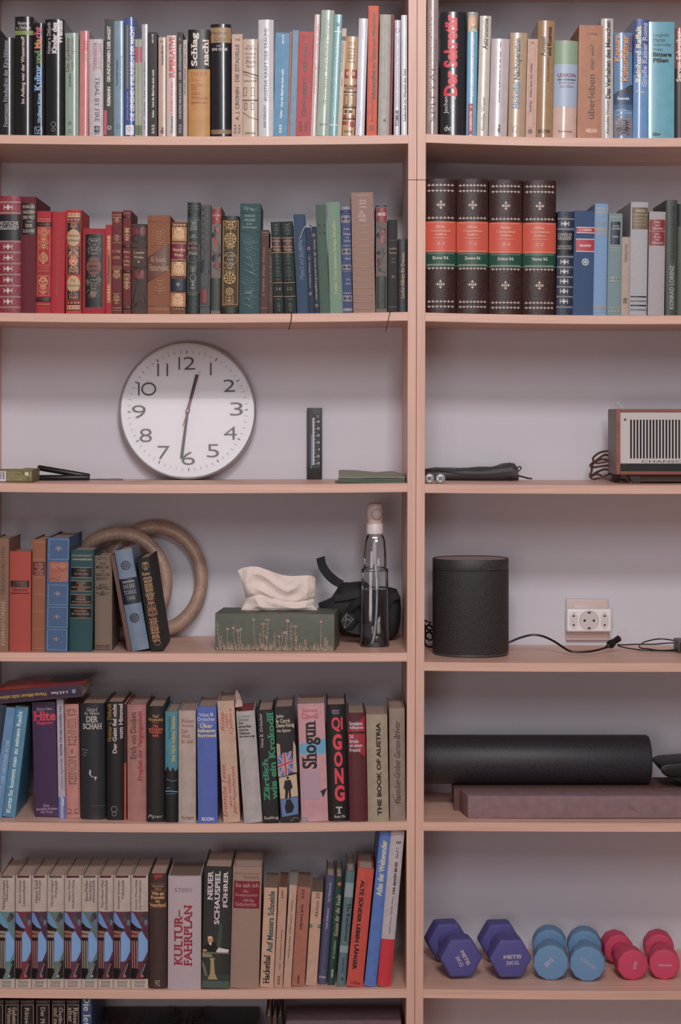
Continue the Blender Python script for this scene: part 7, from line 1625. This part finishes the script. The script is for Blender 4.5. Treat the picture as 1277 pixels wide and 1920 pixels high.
rt = empty('power_adapter', (WP(1290, 1218, .15).x, .15, shelf_z('R', 4, WP(1290, 1218, .15).x)))
tag(rt, 'grey black power adapter cut off by the right picture edge', 'adapter')
bm = bmesh.new(); box_bm(bm, WP(1271.5, 0, .15).x - rt.location.x, .03, .0, .05, .0004, .0245, .0015, 0, 2)
bm_obj('adapter_body', bm, lm('4c4648', 1.1, .45), rt, smooth=40)
box('adapter_label', WP(1275, 0, .15).x - rt.location.x, .028, -.0004, .0003, .003, .021, lm('18181a', 1.0, .5), rt)

# ---- wall socket with adapter
k = (D + DEPTH) / D * S
cx0, cz0 = WP(1100, 1161, DEPTH).x, WP(1100, 1161, DEPTH).z
root = empty('wall_socket', (cx0, DEPTH, cz0 - .042))
tag(root, 'cream wall socket plate with white multi adapter plugged in', 'socket')
wz = .042
plm = lm('c4b2ac', 1.25, .35); adm = lm('e8e2e3', 1.3, .3)
bm = bmesh.new(); box_bm(bm, -.0428, .0428, -.010, 0, wz - .0418, wz + .0418, .003, 0, 3)
bm_obj('cover_plate', bm, plm, root, smooth=40)
bm = bmesh.new(); box_bm(bm, -.028, .028, -.0125, -.0098, wz - .030, wz + .030, .001, 0, 2)
bm_obj('inner_frame', bm, plm, root, smooth=40)
ax0, ax1 = WP(1063, 0, .245).x - cx0, WP(1146.7, 0, .245).x - cx0
az0, az1 = WP(0, 1184.8, .245).z - cz0 + wz, WP(0, 1142, .245).z - cz0 + wz
bm = bmesh.new(); box_bm(bm, ax0, ax1, -.035, -.0128, az0, az1, .004, 0, 3)
bm_obj('adapter_block', bm, adm, root, smooth=40)
acx = (ax0 + ax1) / 2; acz = (az0 + az1) / 2
drk = lm('1a1412', 1.0, .6)
def yring(name, x, z, prof, m, seg=36):
    vs_, fs = [], []
    for r, y in prof:
        for q in range(seg):
            a_ = 2 * math.pi * q / seg
            vs_.append((x + r * math.cos(a_), y, z + r * math.sin(a_)))
    for i in range(len(prof) - 1):
        for q in range(seg):
            fs.append((i * seg + q, i * seg + (q + 1) % seg, (i + 1) * seg + (q + 1) % seg, (i + 1) * seg + q))
    fs.append(tuple((len(prof) - 1) * seg + q for q in range(seg)))
    return mesh_obj(name, vs_, fs, m, root, smooth=30)
yring('earthed_outlet', acx, acz, [(.0200, -.0352), (.0195, -.0362), (.0185, -.0358), (.0180, -.0353)], lm('cfc6c4', 1.1, .35))
for s_ in (-1, 1):
    yring('pin_hole', acx + s_ * .0092, acz, [(.0024, -.0362), (.0022, -.0364)], drk, 14)
    box('earth_clip', acx - .0030, acx + .0030, -.0366, -.0350, acz + s_ * .0155 - .0014, acz + s_ * .0155 + .0018, lm('5c4a40', 1.2, .35, metal=.4), root)
for s_ in (-1, 1):
    ex = acx + s_ * .0310
    pts = [(ex - .0080, acz - .009), (ex, acz - .0185), (ex + .0080, acz - .009), (ex + .0080, acz + .009), (ex, acz + .0185), (ex - .0080, acz + .009)]
    poly_prism('flat_outlet', pts, -.0358, -.0350, lm('d4cccb', 1.1, .35), root)
    for t in (-1, 1):
        yring('pin_hole', ex, acz + t * .0090, [(.0021, -.0360), (.0019, -.0363)], drk, 12)
    yring('outlet_boss', ex, acz, [(.0030, -.0360), (.0022, -.0368)], lm('d8d0cf', 1.1, .35), 12)

# ---- book lying on top of the row (fifth left shelf)
pr = [('r', 1300, 1542, '3a1f3c'), T('Warum Männer nicht zuhören ·', 613, 6.6, 1442, 1539, 'a88838', 'd', 'S'), T('A. & B. Pease', 613, 5, 1402, 1434, 'b8b0b4', 'd', 'S'),
      ('r', 1388, 1395, '5c8c9c', 609, 616)]
lb = make_book('L', 5, 600, 624, 600, 1376, 1544, '3a1f3c', 'p', 'purple and red paperback lying flat on upright books', pr, dp=.152, y0=.022)
lb.rotation_euler = (0, math.radians(84.9), 0)
lp0 = WP(-9, 1296.6, .022)
lb.location = (lp0.x, .022, lp0.z)
P = Print()
P.rect(0, 150, 0, 168, lm('9c1f28', 1.9, .3))
P.poly([(60, 0), (150, 0), (150, 80), (120, 74), (90, 86), (60, 60)], lm('241210', 1.6, .3))
P.poly([(40, 10), (58, 4), (62, 50), (50, 70), (36, 44)], lm('5c2018', 1.8, .3))
P.line([(20, 20), (30, 60), (24, 88)], 4, lm('7c3a24', 1.8, .3))
for i, s in enumerate(('Allan & Barbara', 'Warum', 'Männer', 'nicht', 'zuhören')):
    P.text(s, 18 + (i % 2) * 4 + i * 20, 9, 104, 160, lm('c89050', 1.6, .4), 'd', 'S')
kb = (D + .022) / D * S
Hb = 168 * kb
P.build('cover_picture', lb, lambda u, v_, l: (-l, .001 + u * .001, Hb - v_ * kb))

# ---- foam roller, blocks, black cushion
zs = shelf_z('R', 5, WP(1000, 1530, .1).x)
# plum foam block in front
y_ = .038; k = (D + y_) / D * S
x0 = WP(877.3, 0, y_).x; x1 = WP(1400, 0, y_).x
root = empty('foam_block', ((x0 + x1) / 2, y_, zs - .0003))
tag(root, 'long dusty plum yoga block lying in front of the roller', 'block')
hw = (x1 - x0) / 2
zt = WP(0, 1492, y_).z - zs
bm = bmesh.new(); box_bm(bm, -hw, hw, 0, .0625, .0012, zt, .0018, 0, 2)
bmesh.ops.subdivide_edges(bm, edges=[e for e in bm.edges if abs(e.verts[0].co.x - e.verts[1].co.x) > .2], cuts=30)
for v in bm.verts:
    v.co.y += mnoise.noise(Vector((v.co.x * 14, v.co.z * 20, 3))) * .0012
    if v.co.x < -hw + .004 and v.co.y > .03:
        v.co.x -= .011
    if v.co.z > zt * .5:
        v.co.z += mnoise.noise(Vector((v.co.x * 10, 5, 3))) * .0006
plum = lm('82686c', 1.35, .8, 'paper_cover')
bm_obj('foam_body', bm, plum, root, smooth=40)
P = Print()
sm_ = lm('876d71', 1.42, .8)
for q in ([(30, 6), (28, 22), (31, 35)], [(140, 14), (132, 24)], [(272, 8), (271, 28)], [(300, 10), (308, 22), (318, 28)], [(345, 20), (352, 27)], [(374, 4), (375, 16)], [(16, 38), (22, 42)], [(90, 10), (86, 20)]):
    P.line([(-hw / k + a_, b_) for a_, b_ in q], 1.2, sm_)
P.build('scuff_marks', root, lambda u, v_, l: (u * k, -.0014 - l, zt - v_ * k))
# cork block behind
x0c = WP(852, 0, .105).x; x1c = WP(1420, 0, .105).x
root = empty('cork_block', ((x0c + x1c) / 2, .105, zs - .0003))
tag(root, 'brown cork yoga block lying behind the plum one under the roller', 'block')
hw = (x1c - x0c) / 2
zc = zt + .0008
bm = bmesh.new()
for v in ((-hw, 0, .0012), (hw, 0, .0012), (hw, .115, .0012), (-hw + .004, .115, .0012), (-hw - .001, 0, zc - .003), (hw, 0, zc - .003), (hw, .115, zc), (-hw, .115, zc), (-hw + .002, .004, zc), (hw, .004, zc)):
    bm.verts.new(v)
bm.verts.ensure_lookup_table()
V = bm.verts
for f in ((0, 1, 2, 3), (0, 1, 5, 4), (4, 5, 9, 8), (8, 9, 6, 7), (1, 2, 6, 9, 5), (0, 3, 7, 8, 4), (2, 3, 7, 6)):
    bm.faces.new([V[i] for i in f])
bm_obj('cork_body', bm, lm('6c4a42', 1.35, .85, 'foam'), root)
# roller
yr = .152; rr = .0474
zr = zs + zc + rr + .0004
xr0 = XE['R'][0]; xr0 = (px_R(1420) - CX) * S + .002; xr1 = WP(1217, 0, yr).x
root = empty('foam_roller', ((xr0 + xr1) / 2, yr, zr - rr))
tag(root, 'black speckled foam roller lying on the blocks', 'roller')
hw = (xr1 - xr0) / 2
prof = [(0, rr * .2), (.0, rr - .006), (.0016, rr - .002), (.006, rr), (2 * hw - .006, rr), (2 * hw - .0016, rr - .002), (2 * hw, rr - .006), (2 * hw, rr * .2)]
vs_, fs = [], []
sg = 64
for x, r in prof:
    for q in range(sg):
        a_ = 2 * math.pi * q / sg
        vs_.append((-hw + x, r * math.cos(a_), rr + r * math.sin(a_)))
for i in range(len(prof) - 1):
    for q in range(sg):
        fs.append((i * sg + q, i * sg + (q + 1) % sg, (i + 1) * sg + (q + 1) % sg, (i + 1) * sg + q))
fs += [tuple(range(sg)), tuple((len(prof) - 1) * sg + q for q in range(sg))]
mesh_obj('roller_body', vs_, fs, lm('36343a', 1.2, .48, 'foam'), root, smooth=40)
# black device at the right edge
yk = .10; k = (D + yk) / D * S
zk = zs + zc + .0003
root = empty('massage_cushion', (WP(1290, 1470, yk).x, yk, zk))
tag(root, 'black wedge shaped cushion at right edge on cork block', 'cushion')
O = Vector(root.location)
bkk = lm('1c1a1c', 1.1, .45, 'leather')
out = [(1237.5, 1443), (1240, 1437), (1250, 1433), (1290, 1430), (1350, 1429), (1350, 1456), (1290, 1456), (1258, 1457), (1247, 1452)]
poly_prism('cushion_top', [((p - CX) * k - O.x, (HY - q) * k - O.z) for p, q in out], 0, .10, bkk, root, .0022, 3)
out = [(1252, 1458), (1262, 1457.6), (1350, 1457), (1350, 1473), (1290, 1474), (1268, 1466)]
poly_prism('cushion_base', [((p - CX) * k - O.x, max(.0004, (HY - q) * k - O.z)) for p, q in out], .006, .09, bkk, root, .002, 3)
tube('piping', smooth_path([Vector(((p - CX) * k - O.x, -.001, (HY - q) * k - O.z)) for p, q in ((1240, 1446), (1252, 1455.6), (1270, 1457.4), (1300, 1455), (1345, 1452))], 6), .0012, ck, root, 6)

# ---- dumbbells
def dumbbell(fc, rc, rpx, n, yf, L_, colr, texts, lab, grp, rot0, hl=.044, hr=.0145, fl=.4, gain=1.55):
    kf = (D + yf) / D * S
    r = rpx * kf
    xf = (fc - CX) * kf
    yr_ = yf + L_
    kr = (D + yr_ - hl) / D * S
    xr_ = (rc - CX) * kr
    ang = -math.atan2(xr_ - xf, L_ - hl)
    zsd = min(shelf_z('R', 6, xf - .03), shelf_z('R', 6, xf + .03)) + .0006
    root = empty('dumbbell', (xf, yf, zsd), rz=ang)
    tag(root, lab, 'dumbbell', grp)
    m = mat(hx(colr, gain), .6, 'neoprene')
    apo = r * math.cos(math.pi / n) if rot0 else r
    cz_ = apo
    Ll = L_ / math.cos(ang)
    for i, (a_, b_) in enumerate(((0, hl), (Ll - hl, Ll))):
        bm = bmesh.new()
        ring0 = [bm.verts.new((r * math.cos(2 * math.pi * (q + rot0) / n), a_, cz_ + r * math.sin(2 * math.pi * (q + rot0) / n))) for q in range(n)]
        f_ = bm.faces.new(ring0)
        ex = bmesh.ops.extrude_face_region(bm, geom=[f_])
        bmesh.ops.translate(bm, vec=(0, b_ - a_, 0), verts=[v for v in ex['geom'] if isinstance(v, bmesh.types.BMVert)])
        bmesh.ops.bevel(bm, geom=bm.edges[:], offset=.0048 if n <= 6 else .0034, segments=4, affect='EDGES', profile=.5, clamp_overlap=True)
        bm_obj('weight_head', bm, m, root, smooth=32)
    # handle with flared ends
    prof = [(r * .52, hl - .002), (r * .5, hl + .001), (hr * 1.25, hl + .008), (hr, hl + .016), (hr, Ll - hl - .016), (hr * 1.25, Ll - hl - .008), (r * .5, Ll - hl - .001), (r * .52, Ll - hl + .002)]
    vs_, fs = [], []
    for rr_, y in prof:
        for q in range(28):
            a_ = 2 * math.pi * q / 28
            vs_.append((rr_ * math.cos(a_), y, cz_ + rr_ * math.sin(a_)))
    for i in range(len(prof) - 1):
        for q in range(28):
            fs.append((i * 28 + q, i * 28 + (q + 1) % 28, (i + 1) * 28 + (q + 1) % 28, (i + 1) * 28 + q))
    fs += [tuple(range(28)), tuple((len(prof) - 1) * 28 + q for q in range(28))]
    mesh_obj('handle', vs_, fs, m, root, smooth=50)
    P = Print()
    tmm = mat(hx('a69ca6', gain * .9), .6, 'print')
    for s, xc, yc, w_, h_, rot, st in texts:
        tv, tf = text2d(s, st)
        ca, sa = math.cos(math.radians(rot)), math.sin(math.radians(rot))
        P.add([(xc + (a_ - .5) * w_ * ca + (b_ - .5) * h_ * sa, yc + (a_ - .5) * w_ * sa - (b_ - .5) * h_ * ca) for a_, b_ in tv], tf, tmm)
    P.build('face_lettering', root, lambda u, v_, l: (u * kf, -l - .0001, cz_ - v_ * kf))
    return root
dumbbell(865.6, 841, 41, 6, .062, .155, '4c4a88', [('METIS', 7, -1, 30, 7.5, 62, 'B'), ('3KG', -4, 5, 22, 7.5, 62, 'b')], 'purple hexagonal dumbbell nearest the post, lettering slanted downwards', 'purple dumbbells', 0, gain=1.45)
dumbbell(958, 939, 41, 6, .062, .155, '4c4a88', [('METIS', 3, -4, 34, 7.5, -1, 'B'), ('3KG', 3, 7.5, 24, 7.5, -1, 'b')], 'purple hexagonal dumbbell with level lettering, beside the blue pair', 'purple dumbbells', 0, gain=1.45)
dumbbell(1033, 1030.5, 33.6, 12, .066, .155, '567ea0', [('2KG', -4, -1, 20, 8, -42, 'b')], 'light blue dumbbell marked with its weight, right of the purple pair', 'light blue dumbbells', .5, hr=.0150, gain=1.6)
dumbbell(1101.5, 1096.5, 33.6, 12, .060, .155, '567ea0', [('KGPHYSIO', 2, -1, 34, 6.5, 33, 'n')], 'light blue dumbbell with long slanting word, left of the pink pair', 'light blue dumbbells', .5, hr=.0150, gain=1.6)
dumbbell(1187, 1161, 29.6, 10, .068, .150, 'b02c54', [('1KG', 4, 0, 14, 6, 100, 'b')], 'pink dumbbell marked with its weight, next to the blue pair', 'pink dumbbells', .5, hr=.0140, gain=1.6)
dumbbell(1246, 1236.5, 29.6, 10, .072, .150, 'b02c54', [('KGPHYSIO', 1, 1, 25, 3.6, 180, 'b')], 'pink dumbbell at the far right end of the row', 'pink dumbbells', .5, hr=.0140, gain=1.6)

# ---- bottom left shelf: albums and grey box
z7 = shelf_z('L', 7, 0)
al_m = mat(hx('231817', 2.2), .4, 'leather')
heights = [(-1.398 - z7)]
topz = -1.197 - z7
n_al = 4
for i in range(n_al):
    t0 = topz * i / n_al; t1 = topz * (i + 1) / n_al
    xa, xb = (178 - CX) * 1.045 * S, (485 - CX) * 1.072 * S
    if i < n_al - 1:
        xa += .006 * (i % 2); xb -= .008 * ((i + 1) % 2)
    rt = empty('photo_album', ((xa + xb) / 2, .03, z7 + t0 + .0004))
    tag(rt, ('lowest', 'second', 'third', 'topmost')[i] + ' of the big dark albums stacked on the bottom left shelf', 'album', 'dark photo albums lying on the bottom left shelf')
    hw = (xb - xa) / 2; hh = t1 - t0 - .0006
    box('cover', -hw, hw, 0, .235, 0, .003, al_m, rt, .0006)
    box('cover', -hw, hw, 0, .235, hh - .003, hh, al_m, rt, .0006)
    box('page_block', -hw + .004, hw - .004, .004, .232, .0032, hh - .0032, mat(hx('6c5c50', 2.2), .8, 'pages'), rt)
    if i == n_al - 1:
        P = Print(); gl_ = mat(hx('5c4838', 2.2), .4, 'print'); br_ = mat(hx('3c2420', 2.2), .5, 'print')
        W2 = hw / .001
        P.rect(-W2 + 38, -W2 + 62, 3, 232, br_)
        for x in (-W2 + 36, -W2 + 64, -W2 + 96, W2 - 30):
            P.line([(x, 2), (x, 233)], .9, gl_)
        P.foliage(-W2 + 20, 26, 10, 228, gl_, 61, .9, .5); P.foliage(-W2 + 80, 24, 10, 228, gl_, 62, .9, .5)
        P.foliage(20, 150, 20, 226, br_, 63, 2.5, .25)
        P.build('stamped_ornament', rt, lambda u, v_, l: (u * .001, .235 - v_ * .001, hh + l))
rt = empty('storage_box', ((642 - CX) * S, .03, z7))
tag(rt, 'closed mauve grey storage box on the bottom left shelf', 'box')
xa, xb = (536 - CX) * 1.01 * S - rt.location.x, (751.5 - CX) * 1.02 * S - rt.location.x
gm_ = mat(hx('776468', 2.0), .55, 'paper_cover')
bm = bmesh.new(); box_bm(bm, xa + .002, xb - .002, .002, .118, .0004, .205, .001)
bm_obj('box_body', bm, gm_, rt)
bm = bmesh.new(); box_bm(bm, xa, xb, 0, .12, .206, -1.159 - z7, .0012, 0, 2)
bm_obj('box_lid', bm, gm_, rt, smooth=40)

# ---- small things on shelf edges
rt = empty('bookmark_thread', (WP(545, 590, 0).x, -.001, WP(545, 617).z))
tag(rt, 'dark bookmark thread hanging over the edge under dark green books', 'thread', 'dark bookmark threads')
tube('thread', smooth_path([WP(*p) - Vector(rt.location) for p in ((546.2, 586.6, .003), (546.6, 590, -.0012), (545.8, 600, -.0016), (544.2, 609, -.0014), (541.2, 618, -.001))], 6), .0009, lm('3a1c1c', 1.0), rt, 5)
rt = empty('bookmark_thread', (WP(730, 590, 0).x, -.001, WP(730, 612).z))
tag(rt, 'dark bookmark thread hanging over the edge near the post', 'thread', 'dark bookmark threads')
tube('thread', smooth_path([WP(*p) - Vector(rt.location) for p in ((732.4, 583.6, .003), (731, 588, -.0012), (729, 596, -.0016), (727.4, 604, -.0014), (725, 615, -.001), (723, 622, -.001))], 6), .0008, lm('3a1c1c', 1.0), rt, 5)
rt = empty('bookmark_ribbon', (WP(572, 430).x, .0, WP(572, 446).z))
tag(rt, 'short white ribbon curling from the narrow navy book', 'ribbon')
tube('ribbon', smooth_path([WP(*p) - Vector(rt.location) for p in ((583.5, 424.5, .02), (580, 421.5, .005), (575, 422.5, -.002), (570, 428, -.004), (566, 437, -.004), (563.5, 446, -.003))], 6), .0013, lm('b8bcc4', 1.2), rt, 6, flat=.4)
rt = empty('brass_strip', (WP(757, 412, .2).x, .27, WP(757, 412, .2).z))
tag(rt, 'thin pale brass strip upright behind the short album by the post', 'strip')
box('strip', .0, .0032, -.012, -.008, .0, .095, lm('b4a07c', 1.5, .4), rt, .0004)

# torn jacket edge of the leaning cream book
for o in COL.objects:
    if str(o.get('label', '')).startswith('leaning cream book with crimson'):
        mw = Matrix.Translation(o.location) @ o.rotation_euler.to_matrix().to_4x4()
        inv = mw.inverted()
        y_ = o.location.y
        pts = [WP(441, 1326, y_), WP(441.5, 1300, y_ + .03), WP(443, 1293, y_ + .05), WP(449, 1302, y_ + .03), WP(453.5, 1316, y_ + .012), WP(454.5, 1324, y_ + .006), WP(446, 1326, y_ + .0), WP(446.5, 1309, y_ + .012)]
        pts = [inv @ p for p in pts]
        t_ = Vector((.0006, .0006, 0))
        mesh_obj('torn_jacket_flap', pts + [p + t_ for p in pts], [(0, 1, 7), (1, 2, 7), (2, 3, 7), (3, 4, 7), (4, 5, 7), (5, 6, 7), (6, 0, 7), (8, 9, 15), (9, 10, 15), (10, 11, 15), (11, 12, 15), (12, 13, 15), (13, 14, 15), (14, 8, 15)] + [(i, (i + 1) % 7, 8 + (i + 1) % 7, 8 + i) for i in range(7)], mat(hx('b8a298', 1.3), .7, 'paper_cover'), o)
        break
